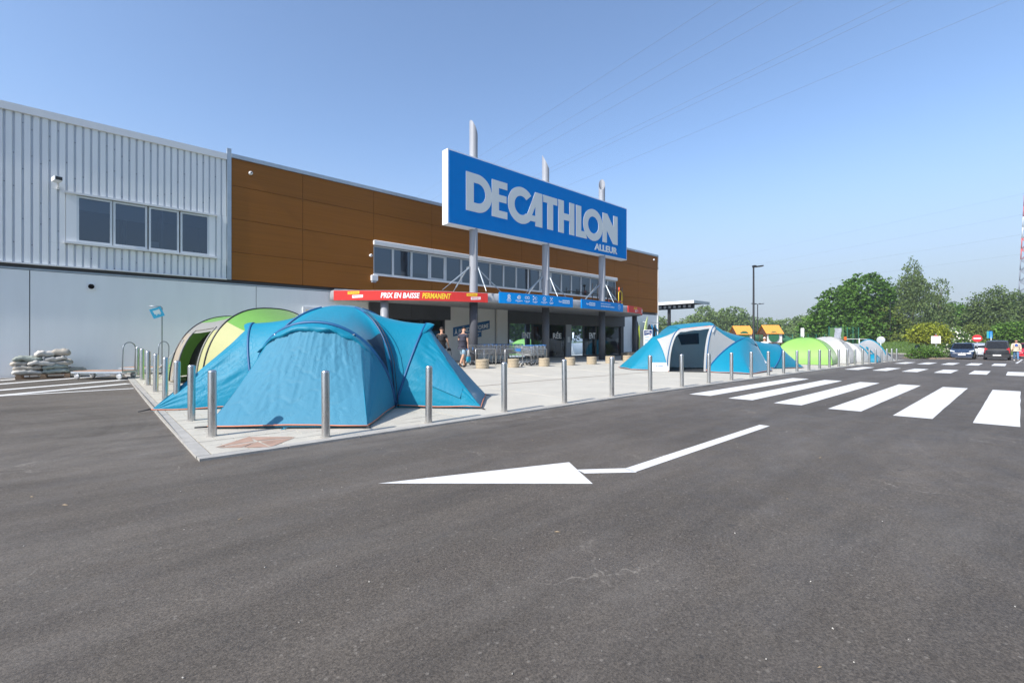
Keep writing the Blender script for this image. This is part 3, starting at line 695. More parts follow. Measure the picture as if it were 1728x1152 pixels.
ic = {.11: circ(0,.03,.075)+circ(0,.03,.04,8)+[(-.05,-.03,-.08,-.14),(-.08,-.14,-.02,-.10),(.05,-.03,.08,-.14),(.08,-.14,.02,-.10),(-.03,-.05,-.02,-.1),(.03,-.05,.02,-.1)],
      .23: circ(.02,0,.085)+circ(-.03,-.02,.07)+[(-.03,-.02,.04,.05),(-.08,-.08,.0,.0),(.0,-.06,.06,-.02)],
      .335: circ(-.075,0,.065)+circ(.075,0,.065),
      .44: [(-.12,.09,.08,-.07),(-.12,-.07,.08,.09),(.12,.05,.12,.02),(.12,-.02,.12,-.05),(.12,-.1,.09,-.1),(.04,-.1,.0,-.1)]+circ(-.12,.09,.035,8)+circ(-.12,-.07,.035,8),
      .565: circ(0,0,.10,14)+[(-.05,.05,.02,0),(.02,0,-.02,-.01),(-.02,-.01,.05,-.06)],
      .665: [(-.08,-.1,.07,.08),(.08,-.1,-.07,.08),(-.1,.05,-.04,.11),(.1,.05,.04,.11)]}
words = {.11:'FACILE', .23:'ASSISTANCE', .335:'GARANTIE', .44:'ECHANGE', .565:'ABONNEMENT', .665:'ATELIER'}
for k_, sg in ic.items():
    s = f2a+k_*le; strokes(F2, s, zi+.02, sg, .024); h = .018*len(words[k_]); FL(F2, words[k_], s-h*1.25, s+h*1.25, 3.475, 3.52); FL(F2, 'SERVICE', s-.10, s+.10, 3.425, 3.455)
def team(F, s):
    FL(F, 'Team', s, s+.24, 3.56, 3.66); mb = MB(); mb.add([FN(a, b, .003) for a, b in ((s+.29,3.52),(s+.86,3.52),(s+.86,3.70),(s+.29,3.70))], [(0,1,2,3)]); under(F, 'logo_plate', LET_W, mb)
    FL(F, 'DECATHLON', s+.33, s+.82, 3.565, 3.655, BLUE2, .02, .007)
team(F2, f2a+.775*le); le3 = f3b-f3a; team(F3, f3a+.09*le3)
FL(F3, 'RENDEZ-VOUS SUR LE SITE', f3a+.40*le3, f3a+.64*le3, 3.67, 3.73); FL(F3, 'GRANDE ÉQUIPE DU RÉSEAU', f3a+.40*le3, f3a+.74*le3, 3.50, 3.61, bold=.03)
strokes(F3, f3a+.88*le3, 3.6, circ(0,0,.15,18)+circ(0,0,.13,18,20,160)+[(-.08,.0,.08,.03),(-.06,-.04,.07,-.02)], .018)
# round columns under the canopy
for (x, y) in ((10.4,20.3),(30.9,19.9)):
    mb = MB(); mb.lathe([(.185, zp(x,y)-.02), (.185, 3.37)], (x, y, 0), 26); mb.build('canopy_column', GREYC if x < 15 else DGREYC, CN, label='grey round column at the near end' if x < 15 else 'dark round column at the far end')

# ------------------------------------------------------------------ small things fixed on the facade
def cctv(label, x, z, y=21.68, kind='box', s=1.0):
    t = thing('security_camera', label, 'camera', (x, y, z))
    mb = MB()
    if kind == 'box':
        mb.obox((x-.02*s, y-.30*s, z+.02), (.075*s,.02*s,0), (-.04*s,.16*s,0), (0,.0,.055*s)); mb.build('housing', WHITE, t)
        mb = MB(); mb.obox((x+.025*s, y-.465*s, z+.015), (.06*s,.016*s,0), (-.003,.012,0), (0,0,.04*s)); mb.build('lens', DARKER, t)
        mb = MB(); mb.tube([(x,y,z-.16),(x,y-.12,z-.14),(x-.01,y-.22,z-.03)], .02, 6); mb.box(x-.04,x+.04,y-.02,y+.02,z-.22,z-.10); mb.build('bracket', WHITE, t)
    else:
        mb.lathe([(.0,-.13),(.05,-.125),(.075,-.08),(.075,.0)], (x, y, z), 14, axis='y'); mb.build('housing', WHITE, t, sharp=40)
        mb = MB(); mb.lathe([(0,-.142),(.03,-.13)], (x, y, z), 10, axis='y'); mb.build('lens', DARKER, t)
    return t
cctv('white boxy camera on a bracket left of the four-pane window', -.69, 6.72, y=21.74, s=1.25)
cctv('small round camera high on the brown panels near the corner post', 5.05, 8.42, kind='dome')
cctv('small round camera left of the long window band', 10.36, 5.66, kind='dome', s=.8)
cctv('small round camera at the far upper corner of the brown wall', 36.6, 8.55, kind='dome')
t = thing('alarm_box', 'white alarm box under the left end of the long window band', 'alarm', (10.5, 21.62, 4.6)); box(t, 'casing', WHITE, 10.37, 10.68, 21.52, 21.699, 4.42, 4.70, bev=.02); box(t, 'siren_cover', GREYC, 10.40, 10.60, 21.54, 21.69, 4.34, 4.41)
t = thing('vent_outlet', 'square vent plate with a dark oval opening on the pale wall', 'vent', (.12, 21.72, 3.3)); box(t, 'plate', WHITE, .0, .25, 21.70, 21.738, 3.22, 3.42); mb = MB(); mb.lathe([(.0,0),(.085,0),(.09,.012)], (.125,21.70,3.32), 16, axis='y'); q = mb.build('grille', DARKER, t)
# ------------------------------------------------------------------ tents
def fabric(name, col, trans=.22, rough=.5, spec=.32, two=None):
    m = mat(name, col, rough, spec=spec, trans=trans, var=.05, vscale=1.3)
    nt = m.node_tree; N = nt.nodes; Lk = nt.links; p = N['Principled BSDF']
    geo = N['Geometry']
    def nz(scale, det, dist, stretch=None):
        n = N.new('ShaderNodeTexNoise'); n.inputs['Scale'].default_value = scale; n.inputs['Detail'].default_value = det; n.inputs['Distortion'].default_value = dist; Lk.new(geo.outputs['Position'], n.inputs[0]); return n
    # creases: sharp ridges from distorted cell edges, plus soft billow
    w = nz(2.2, 3, .6); add = N.new('ShaderNodeVectorMath'); add.operation = 'MULTIPLY_ADD'; add.inputs[1].default_value = (.35,.35,.35)
    Lk.new(w.outputs[1], add.inputs[0]); Lk.new(geo.outputs['Position'], add.inputs[2])
    v = N.new('ShaderNodeTexVoronoi'); v.feature = 'DISTANCE_TO_EDGE'; v.inputs['Scale'].default_value = 6.5; Lk.new(add.outputs[0], v.inputs[0])
    r = N.new('ShaderNodeMapRange'); r.inputs[1].default_value = 0; r.inputs[2].default_value = .09; Lk.new(v.outputs[0], r.inputs[0])
    g = nz(1.1, 2, 0); gm = N.new('ShaderNodeMapRange'); gm.inputs[1].default_value = .42; gm.inputs[2].default_value = .62; Lk.new(g.outputs[0], gm.inputs[0])
    b1 = N.new('ShaderNodeBump'); b1.inputs['Distance'].default_value = .0022; Lk.new(r.outputs[0], b1.inputs['Height']); Lk.new(gm.outputs[0], b1.inputs['Strength'])
    h = nz(9, 4, .8); b2 = N.new('ShaderNodeBump'); b2.inputs['Strength'].default_value = .5; b2.inputs['Distance'].default_value = .012; Lk.new(h.outputs[0], b2.inputs['Height']); Lk.new(b1.outputs[0], b2.inputs['Normal'])
    Lk.new(b2.outputs[0], p.inputs['Normal']); p.inputs['Sheen Weight'].default_value = .25; p.inputs['Sheen Roughness'].default_value = .4
    return m
TB = fabric('tent_blue', (.001,.255,.40), trans=.24); TBD = fabric('tent_dark_blue', (.004,.10,.24), trans=.05); TBP = fabric('tent_blue_sheen', (.055,.217,.320), trans=.06, rough=.62, spec=.25)  # the pale copy of the tent blue has sky sheen put into its colour
TW = fabric('tent_white', (.72,.72,.70), trans=.48); TG = fabric('tent_green', (.14,.34,.06), trans=.1); TGL = fabric('tent_light_green', (.29,.55,.13)); TC = fabric('tent_cream', (.47,.47,.23), trans=.15); TGR = fabric('tent_grey', (.33,.33,.31)); TTAN = fabric('tent_tan', (.42,.36,.28))
TLG = fabric('tent_lining', (.72,.76,.78), trans=.5); MESHM = mat('mosquito_mesh', (.006,.035,.07), .85); POLE = mat('pole_sleeve', (.003,.085,.22), .5); HEM = mat('hem_tape', (.62,.23,.13), .7); SKIRT = mat('tent_skirt', (.035,.036,.04), .8); ROPE = mat('guy_rope', (.75,.74,.70), .6); BLACKP = mat('black_pole', (.015,.015,.018), .4)
def arch(A, B, h, n=40, lean=Vector((0,0,0)), p=2.0, q=1.0, side=None):
    """an arched pole from foot A to foot B; lean moves the crown"""
    A, B = Vector(A), Vector(B); out = []
    for i in range(n+1):
        t = i/n; a = math.pi*t; c = math.cos(a); s = math.sin(a)
        x = .5-.5*math.copysign(abs(c)**(2/p), c); z = s**(2/p*q); P = A.lerp(B, x); P.z += h*z; P += lean*z; out.append(P)
    return out
def dense(C, k=4):
    out = []
    for i in range(len(C)-1):
        p0 = C[max(i-1,0)]; p1 = C[i]; p2 = C[i+1]; p3 = C[min(i+2, len(C)-1)]
        for j in range(k):
            t = j/k; out.append(.5*((2*p1)+(-p0+p2)*t+(2*p0-5*p1+4*p2-p3)*t*t+(-p0+3*p1-3*p2+p3)*t*t*t))
    out.append(C[-1].copy()); return out
def ramp(P, Q, n=40, t0=.3, t1=.7):
    P, Q = Vector(P), Vector(Q); return [P.lerp(Q, min(max((i/n-t0)/(t1-t0), 0), 1)) for i in range(n+1)]
def line3(P, Q, n=40): return [Vector(P).lerp(Vector(Q), i/n) for i in range(n+1)]
def loftpts(C0, C1, nv=24, sag=0, amp=.010, ft=9, fv=2.0, seed=0, belly=0, sl=.5):
    G = []; n = len(C0)-1
    for k in range(nv+1):
        v = k/nv; row = []
        for i in range(n+1):
            t = i/n; P = C0[i].lerp(C1[i], v); w = 4*v*(1-v)
            P.z -= sag*w*math.sin(math.pi*t)
            row.append(P)
        G.append(row)
    H = [[p.copy() for p in r] for r in G]
    for k in range(1, nv):
        for i in range(1, n):
            d1 = G[k+1][i]-G[k-1][i]; d2 = G[k][i+1]-G[k][i-1]; N = d2.cross(d1)
            if N.length < 1e-9: continue
            N.normalize(); t = i/n; v = k/nv; e = min(1, 6*t, 6*(1-t))*min(1, 7*v, 7*(1-v))
            n1 = noise.noise(Vector((t*ft+seed+1.2*v, v*fv, seed*.7))); a = .7*n1+.8*(.35-abs(noise.noise(Vector((t*ft*1.7+seed-2*v, v*fv*1.2, seed)))))*(1.25-v)
            H[k][i] += N*e*(amp*a+belly*math.sin(math.pi*v)*math.sin(math.pi*t))
    return H
def capcurve(Ka, Pa, Pb, Kb, n=40, t0=.4, capz=.03, bow=1.0):
    out = []
    for i in range(n+1):
        t = i/n
        if t <= t0 or t >= 1-t0:
            K, P = (Vector(Ka), Vector(Pa)) if t <= t0 else (Vector(Kb), Vector(Pb)); th = min(1, (t if t <= t0 else 1-t)/t0)*math.pi/2*.92; q = (1-math.cos(th))/(1-math.cos(math.pi*.46)); w = math.sin(th)/math.sin(math.pi*.46); o_ = K.lerp(P, q); o_.z = K.z+(P.z-K.z)*w; out.append(o_)
        else:
            s = (t-t0)/(1-2*t0); P = Vector(Pa).lerp(Vector(Pb), s); P.z += capz*math.sin(math.pi*s); out.append(P)
    return out
def polecurve(Ka, C, Kb, H, n=40, r0=.26, p=2.2, t0=.4, sg=1, capz=.03):
    """from corner Ka up its pole to the cap, along the cap's edge, and down to corner Kb"""
    Ka, Kb, C = Vector(Ka), Vector(Kb), Vector(C); out = []
    def pole(K, r):
        q = C.lerp(K, r); z0 = C.z+(K.z-C.z)*r; return Vector((q.x, q.y, z0+H*max(0, 1-r**p)**(1/p)))
    for i in range(n+1):
        t = i/n
        if t <= t0: r = 1-(1-r0)*math.sin(t/t0*math.pi/2)**1.0; out.append(pole(Ka, r))
        elif t >= 1-t0: r = 1-(1-r0)*math.sin((1-t)/t0*math.pi/2); out.append(pole(Kb, r))
        else:
            s = (t-t0)/(1-2*t0); P = pole(Ka, r0).lerp(pole(Kb, r0), s); P.z += capz*math.sin(math.pi*s); out.append(P)
    return out
def skin(parent, name, G, m, mf=None, mats=None, label=None):
    mb = MB(); mb.grid(G, 0, True, mf); return mb.build(name, mats or m, parent, weld=True, label=label)
def sleeve(parent, pts, r=.022, m=None, name='pole_sleeve'):
    mb = MB(); mb.tube(pts, r, 8); return mb.build(name, m or POLE, parent)
def cap_top(parent, curves, C, H, m):
    """the small roof panel between the crossing poles"""
    ring = []
    for c in curves: ring += [c[i] for i in range(16, 24)]
    mb = MB(); top = Vector((C[0], C[1], C[2]+H+.015)); k = len(ring); R2 = [top.lerp(p, .5)+Vector((0,0,.02)) for p in ring]
    mb.add([top]+R2+ring, [(0, 1+i, 1+(i+1)%k) for i in range(k)]+[(1+i, 1+k+i, 1+k+(i+1)%k, 1+(i+1)%k) for i in range(k)], 0, True); o = mb.build('roof_cap', m, parent)
    mb = MB(); mb.tube([p+Vector((0,0,-.02)) for p in ring], .02, 6, closed=True); mb.build('cap_edge', POLE, parent); return o
def rope(parent, P, Q, r=.006, m=None, peg=True):
    mb = MB(); mb.tube([P, Q], r, 5); 
    if peg: Q = Vector(Q); mb.tube([Q+Vector((0,0,-.02)), Q+Vector((.02,0,.06))], .008, 5)
    mb.build('guy_rope', m or ROPE, parent)
def hemline(parent, pts, lift=.02, r=.010, m=None):
    mb = MB(); P = [Vector(p) for p in pts]; Q = []
    for a, b in zip(P, P[1:]): Q += [a.lerp(b, i/6)+Vector((0,0,lift+.012*math.sin(i*1.1+a.x*3))) for i in range(6)]
    Q.append(P[-1]+Vector((0,0,lift))); mb.tube(Q, r, 6); mb.build('hem_tape', m or HEM, parent)
    mb = MB(); mb.grid([[(q.x, q.y, q.z) for q in Q], [(q.x, q.y, q.z-lift+.002) for q in Q]], 0, False); mb.build('ground_skirt', SKIRT, parent)

def big_tent():
    O = Vector((4.23, 10.25, 0)); e1 = Vector((.738,-.675,0)); e2 = Vector((.675,.738,0))
    def Lc(a, b, z=0):
        p = O+e1*a+e2*b; return Vector((p.x, p.y, zp(p.x, p.y)+z))
    T = thing('family_tent', 'large bright blue family tent with three sleeping pods behind the corner bollards', 'tent', Lc(0,0))
    H = 2.14; C = Lc(0,0); z = .035
    FL_, FR_, BL, BR = Lc(-1.41,-.9,z), Lc(1.41,-.9,z), Lc(-1.41,.9,z), Lc(1.41,.9,z)
    sF = polecurve(FL_, C, FR_, H); sR = polecurve(FR_, C, BR, H); sL = polecurve(BL, C, FL_, H); sB = polecurve(BR, C, BL, H)
    # front pod
    hF = arch(FL_, FR_, 1.69, lean=e2*-.62, p=2.15)
    G = loftpts(sF, hF, 22, sag=.05, amp=.012, ft=14, fv=1.5, seed=1); skin(T, 'roof_panel', G, TB)
    Wn = [[G[k][i]+(e1*.008-e2*.02+Vector((0,0,.02))) for i in range(29, 36)] for k in range(3, 21)]
    # dark mesh window between the hoop and the pole: a triangle
    mb = MB(); q = []
    for k in range(2, 20):
        a = 29.5+(k-2)*.05; b = 29.5+ (36.2-29.5)*((k-2)/17.0) ; q.append((k, a, b))
    def gp(k, i):
        i0 = int(i); f_ = i-i0; return G[k][i0].lerp(G[k][min(i0+1, 40)], f_)+e1*.012-e2*.012+Vector((0,0,.012))
    rows = [[gp(k, lo+(hi-lo)*j/6) for j in range(7)] for k, lo, hi in [(k, 36.0-(k-2)*.38, 36.3) for k in range(2, 20)]]
    mb.grid(rows, 0, True); mb.build('mesh_window', MESHM, T)
    tipL, tipR = Lc(-1.0,-3.09,z), Lc(1.5,-3.04,z)
    eF = ramp(tipL, tipR)
    G = loftpts(dense(hF), ramp(tipL, tipR, n=160), 110, sag=-.03, amp=.007, ft=20, fv=1.2, seed=5, belly=.05)
    # folds radiating from the gathered flap: deep at the top, fading towards the hem; finer crumples low down
    for k in range(2, 109):
        v = k/110
        for i in range(50, 111):
            t = (i-80)/30; f_ = (1-v)**1.3*min(1, v*14); q_ = noise.noise(Vector((t*12*(1-.45*v)+2.0+.8*v*t, v*1.3, 9)))
            d_ = -.030*f_*max(0, .34-abs(q_))/.34 + .005*noise.noise(Vector((t*11, v*5, 4)))*(.4+.6*v) - .016*max(0, .10-abs(noise.noise(Vector((t*5+v*3, v*6-t*2, 7)))))/.10*min(1, v*4)*min(1, 8*(1-v))
            G[k][i] += (-e2*.9+Vector((0,0,.35)))*d_*min(1, (31-abs(i-80))/5)
    for (a, b, nm, m_) in ((0,48,'left_side_panel',TB),(48,112,'front_panel',TBP),(112,160,'right_side_panel',TB)):
        skin(T, nm, [r[a:b+1] for r in G], m_)
    sleeve(T, hF, .036); hemline(T, [FL_, tipL, tipR, FR_])
    # gathered vent flap under the front hoop
    rows = []
    for k in range(7):
        r_ = []
        for i in range(9, 33):
            t = (i-9)/23; d = k/6*(.25+.05*math.sin(i*1.3)+.04*noise.noise(Vector((i*.4,0,3)))); P = hF[i].copy(); env = math.sin(math.pi*min(1, max(0, t*1.04)))**.5
            P += -e2*(.06+.11*math.sin(k*.62))*1.0+Vector((0,0,-d*env-.02)) + -e2*(.028*math.sin(i*1.9+k)+.03*noise.noise(Vector((i*.7,k*.8,1)))); r_.append(P)
        rows.append(r_)
    skin(T, 'vent_flap', rows, TB)
    for i in (13, 27): mb = MB(); P = hF[i]; mb.tube([P+Vector((0,0,.01))-e2*.04, P-e2*.12+e1*(.10 if i == 13 else -.12)+Vector((0,0,-.07))], .009, 6); mb.build('toggle', ROPE, T)
    # side pods
    for sgn, s0, pk, nm in ((1, sR, 1.88, 'right'), (-1, sL, 2.0, 'left')):
        A, B_ = (FR_, BR) if sgn > 0 else (BL, FL_)
        h = arch(A, B_, 1.72, lean=e1*(sgn*(pk-1.41)), p=1.5, q=.95)
        G = loftpts(s0, h, 24, sag=.09, amp=.012, ft=12, fv=1.6, seed=9+sgn); skin(T, 'pod_roof', G, TB)
        ta, tb = Lc(sgn*3.17, -1.02*sgn, z), Lc(sgn*3.15, 1.08*sgn, z)
        if sgn < 0: ta, tb = Lc(-3.1, 1.1, z), Lc(-3.24, -1.36, 0)
        e = ramp(ta, tb, t0=.42, t1=.58); G = loftpts(h, e, 40, sag=-.02, amp=0, seed=20+sgn, belly=.03); GD = loftpts(dense(h), ramp(ta, tb, n=160, t0=.42, t1=.58), 80, sag=-.02, amp=.030, ft=17, fv=2.2, seed=20+sgn, belly=.03)
        skin(T, 'pod_side', [r[:69] for r in GD], TB); skin(T, 'pod_end', [r[68:93] for r in GD], TB); skin(T, 'pod_side', [r[92:] for r in GD], TB)
        sleeve(T, h, .026, POLE if sgn < 0 else TB.copy() if False else POLE); hemline(T, [A, ta, tb, B_])
        # little brim over the hoop's crown
        rows = [[p+e1*sgn*(.02+.16*k/4*math.sin(math.pi*(i-14)/12)**.7)+Vector((0,0,.02-.02*k*k/8)) for i, p in zip(range(14, 27), h[14:27])] for k in range(5)]
        skin(T, 'pod_brim', rows, TB)
        if sgn > 0:   # clear window and its edging on the shaded side panel
            rows = [[G[k][i]-e2*.012+e1*.004 for i in range(6, 14)] for k in range(12, 30)]
            skin(T, 'plastic_window', rows, mat('clear_film', (.01,.20,.32), .30, spec=.5, bump=.35, bscale=11))
        P = h[20]; rope(T, P-e2*.05, P-e2*.35+e1*sgn*.2+Vector((0,0,-.35)), .005, peg=False) if False else None
    G = loftpts(sB, line3(BR, BL), 16, amp=.01, seed=31); skin(T, 'rear_wall_panel', G, TB)
    for c in (sF, sB): sleeve(T, c[:17], .024); sleeve(T, c[24:], .024)
    # thin bare poles showing at the right front foot
    for a, b in ((0,0),(.06,.03)):
        mb = MB(); F = [p+e1*(.02+a)-e2*(.04+b) for p in sF[31:41]]; mb.tube(F, .007, 6); mb.build('tent_pole', BLACKP, T)
    cap_top(T, [sF, sR, sB, sL], C, H, TBP)
    for (P, Q) in ((tipL, tipL-e1*.16-e2*.06),(tipR, tipR+e1*.06-e2*.04),(Lc(-3.24,-1.36,z), Lc(-3.40,-1.46,0)),(Lc(3.17,-1.02,z), Lc(3.26,-1.1,0)),(Lc(3.15,1.08,z), Lc(3.27,1.12,0))):
        mb = MB(); mb.tube([P, Q], .014, 6); mb.build('peg_loop', SKIRT, T)
    P = Lc(.2,-3.08,.03); mb = MB(); mb.tube([P, P-e2*.05+Vector((.02,0,-.02)), P-e2*.07+e1*.05+Vector((0,0,.0)), P-e2*.01+e1*.06, P-e2*.06+e1*-.02-Vector((0,0,.025))], .007, 5); mb.build('hem_cord', TB, T)
big_tent()

def green_tent():
    z = .03
    def Pt(x, y, zz=z): return Vector((x, y, zp(x, y)+zz))
    A1, B1 = Pt(1.85,17.35), Pt(5.4,18.6); A2, B2 = Pt(2.38,15.45), Pt(6.05,16.75); A3, B3 = Pt(2.95,13.75), Pt(6.2,14.9); ax = (A3-A1).normalized()
    T = thing('tunnel_tent', 'green and cream tunnel tent with an open dark side door behind the blue tent', 'tent', Pt(4,16,0))
    h1 = arch(A1, B1, 2.02, p=2.5, lean=Vector((.15,.1,0))); h2 = arch(A2, B2, 2.25, p=2.5, lean=Vector((.1,-.15,0))); h3 = arch(A3, B3, 1.75, p=2.3, lean=Vector((.1,-.1,0)))
    # first bay: roof only over the open door on this side
    G = loftpts(h1, h2, 18, sag=.06, amp=.012, ft=10, seed=41); G0 = G; skin(T, 'roof_panel', [r[13:] for r in G], TG)
    skin(T, 'door_side_panel', [r[9:14] for r in G[:19]], TGR)
    G2 = [[G[k][i] for i in range(0, 10)] for k in range(0, 5)]; skin(T, 'rolled_door_panel', G2, TTAN)
    G2 = [[G[k][i] for i in range(0, 10)] for k in range(15, 19)]; skin(T, 'door_border', G2, TC)
    # door frame arch
    fr = [G[4][i]-Vector((.02,.0,0)) for i in range(0, 11)]+[G[k][10]-Vector((.02,0,0)) for k in range(5, 15)]+[G[15][i]-Vector((.02,0,0)) for i in range(10, -1, -1)]
    sleeve(T, fr, .025, TGR, 'door_edging')
    G = loftpts(h2, h3, 22, sag=.05, amp=.014, ft=12, seed=44)
    skin(T, 'cream_side', [r[:12] for r in G], TC); skin(T, 'roof_panel', [r[11:] for r in G], TG)
    # nose towards the camera
    e = ramp(Pt(3.4,12.7), Pt(5.6,13.4)); G = loftpts(h3, e, 18, amp=.012, seed=47, belly=.05); skin(T, 'end_panel', G, TG)
    # far end and inside
    e = ramp(Pt(1.9,18.9), Pt(4.9,19.9)); G = loftpts(h1, e, 14, amp=.012, seed=48, belly=.05); skin(T, 'end_panel', G, TG)
    inn = [[p+Vector((.25,.1,-.1)) for p in arch(A1+Vector((.5,0,0)), B1, 1.75, p=2.5)], ]
    mb = MB(); mb.grid([[Vector((p.x+.42, p.y, z0_+(p.z-z0_)*.90)) for p in G0[k][:24]] for k in range(0, 19) for z0_ in (zp(2.2,16.4),)], 0, True); mb.build('inner_room', mat('inner_tent_shade', (.012,.018,.010), .9), T)
    mb = MB(); mb.grid([[Vector((cx_+(p.x-cx_)*.93, p.y, z0_+(p.z-z0_)*.955)) for p in G0[k][12:]] for k in range(0, 19) for z0_, cx_ in ((zp(2.2,16.4), 4.0),)], 0, True); mb.build('shade_shell', MATS['inner_tent_shade'], T)  # near-black shell added so the lit roof fabric looks dark through the doorway
    mb = MB(); mb.add([A1+Vector((.05,0,-.02)), A2+Vector((.05,0,-.02)), B2, B1], [(0,1,2,3)]); mb.build('groundsheet', SKIRT, T)
    BL_ = BLACKP
    for hh in (h1, h2, h3): sleeve(T, hh, .028, BL_, 'pole_sleeve')
    # bundled door cloth hanging beside the opening
    rows = [[A1.lerp(h1[7], k/12)+Vector((.05+.05*math.sin(j*1.5), -.12-.16*j/5*(1-.5*k/12), .04+.03*noise.noise(Vector((j, k*.5, 2))))) for j in range(6)] for k in range(13)]
    skin(T, 'door_cloth', rows, TGR)
    rope(T, h1[5], Pt(1.2,17.0,0)); rope(T, h2[2], Pt(1.95,15.3,0)); rope(T, h1[2], Pt(1.45,17.3,0), .01, TGR)
    hemline(T, [A2, A3, Pt(3.4,12.7), Pt(5.6,13.4), B3], m=BLACKP)
green_tent()

def white_blue_tent():
    z = .03
    def Pt(x, y, zz=z): return Vector((x, y, zp(x, y)+zz))
    F1, F2, F3, F4 = Pt(18.85,10.5), Pt(19.85,9.2), Pt(23.6,9.5), Pt(21.2,12.6)
    C = Pt(21.3,10.35,0)
    T = thing('family_tent', 'white and blue family tent with a wide open porch facing the zebra crossing', 'tent', C); H = 2.42
    # porch side: two poles that carry a flat blue roof
    c1, c2, c3, c4 = Vector((19.67,10.33,1.98)), Vector((20.95,9.32,2.15)), Vector((22.3,10.55,2.20)), Vector((20.9,11.75,2.05))
    L1 = capcurve(F1, c1, c4, F4); Rr = capcurve(F2, c2, c3, F3); Bk = capcurve(F3, c3, c4, F4); pd = capcurve(F1, c1, c2, F2, capz=.01)
    # roof canopy between the poles above the door
    roof = [[p.lerp(q, k/10)+Vector((0,0,.16*math.sin(math.pi*k/10)**.8)) for p, q in zip(pd[16:25], [Bk[24-i] for i in range(9)])] for k in range(11)]
    skin(T, 'porch_roof', roof, TB); skin(T, 'porch_roof_edge', [roof[0], [p+Vector((-.03,-.03,-.05)) for p in roof[0]]], HEM)
    for side in (0, 8): skin(T, 'roof_gusset', [[r_[side] for r_ in roof], [Vector((r_[side].x, r_[side].y, c1.z+(c4.z-c1.z)*k/10 if side == 0 else c2.z+(c3.z-c2.z)*k/10)) for k, r_ in enumerate(roof)]], TB)
    eave = [p+Vector((-.03,-.03,-.02)) for p in pd[12:29]]
    rows = [[p+Vector((-.02*k,-.02*k,-.03*k-.015*math.sin(i*2.0+k))) for i, p in enumerate(eave)] for k in range(5)]; skin(T, 'rolled_door', rows, TTAN if False else TW)
    # white strips beside the doorway
    for a, b, s in ((0,17,1),(23,41,-1)):
        seg = pd[a:b]; d = (F2-F1).normalized()*s; rows = [[p+d*.11*k/2+Vector((0,0,.002*k)) for p in seg] for k in range(3)]; skin(T, 'door_border', rows, TW); sleeve(T, seg, .022, POLE)
    # inside: grey inner tents and back wall
    bw = loftpts(Bk, line3(F3, F4), 12, amp=0); bw = [[p+Vector((-.05,-.04,-.03)) for p in r_] for r_ in bw]; skin(T, 'back_wall', bw, TLG)
    skin(T, 'back_window', [[p+Vector((-.05,-.05,0)) for p in r_[17:23]] for r_ in bw[2:6]], MESHM)
    ia = arch(F1+Vector((.6,.3,0)), F4+Vector((-.9,-.9,0)), 1.55, n=20, p=2.1); ib = arch(F1+Vector((.9,1.2,0)), F4+Vector((-.3,-.3,0)), 1.5, n=20, p=2.1); skin(T, 'inner_room', [ia, ib], TLG); mb = MB(); mb.add([p for p in ia], [tuple(range(21))]); mb.build('inner_room_door', TLG, T)
    mb = MB(); mb.add([F1-Vector((0,0,.02)), F2-Vector((0,0,.02)), F3, F4], [(0,1,2,3)]); mb.build('groundsheet', SKIRT, T)
    # pod A towards the road: white and blue roof, blue end
    pk = Vector((22.75,8.55,0)); A2_, A3_ = F2, Pt(24.3,8.6)
    h = arch(A2_, A3_, 1.50, p=1.55); c = (A2_+A3_)/2; h = [p+Vector(((pk.x-c.x), (pk.y-c.y), 0))*max(0, (p.z-zp(c.x,c.y))/1.5)*.9 for p in h]
    G = loftpts(Rr, h, 22, sag=.05, amp=.01, ft=10, seed=61); skin(T, 'roof_panel_white', [r[:15] for r in G], TW); skin(T, 'roof_panel_blue', [r[14:] for r in G], TB)
    ta, tb = Pt(20.0,7.45), Pt(23.0,7.60); e = ramp(ta, tb, t0=.36, t1=.62); G = loftpts(h, e, 26, amp=.012, ft=12, seed=62, belly=.03)
    skin(T, 'pod_side', [r[:16] for r in G], TB); skin(T, 'pod_end', [r[15:26] for r in G], TB); skin(T, 'pod_side', [r[25:] for r in G], TB); sleeve(T, h, .034)
    rows = [[p+Vector((.12*k/4*math.sin(math.pi*(i-10)/20), -.16*k/4*math.sin(math.pi*(i-10)/20), .02-.012*k*k-.03*math.sin(i*1.3)*k/4)) for i, p in zip(range(10, 31), h[10:31])] for k in range(6)]; skin(T, 'pod_brim', rows, TB)
    hemline(T, [A2_, ta, tb, A3_])
    q = ta.lerp(tb, .97); nz_ = Vector((.3,-1,.55)).normalized()
    mb = MB(); base = G[20][24]; dr = (tb-ta).normalized(); up = (h[24]-tb).normalized(); off = nz_*.02
    for (x0,z0,x1,z1,x2,z2) in ((-.16,0,.0,.22,.06,.06),(-.02,.02,.10,.16,.2,-.02)): mb.add([base+off+dr*a+up*b for a, b in ((x0,z0),(x1,z1),(x2,z2))], [(0,1,2)])
    mb.box(0,0,0,0,0,0) if False else None
    mb.build('peak_emblem', LET_W, T)
    mb = MB(); text_on(mb, 'Quechua', -.18, .20, -.14, -.06, lambda s, zz, n: tuple(base+off*(1+n)+dr*s+up*zz), bold=.02); mb.build('tent_lettering', LET_W, T)
    # pod B further along the row
    h2c = Vector((27.1,8.75,0)); A_, B_ = Pt(25.2,8.3), Pt(27.2,10.6); c = (A_+B_)/2
    h2 = arch(A_, B_, 1.18, p=1.9); h2 = [p+Vector((h2c.x-c.x, h2c.y-c.y, 0))*max(0, (p.z-zp(c.x,c.y))/1.2)*.9 for p in h2]
    s0 = Bk; G = loftpts(s0, h2, 24, sag=.10, amp=.01, ft=10, seed=66); skin(T, 'long_roof_panel', G, TB)
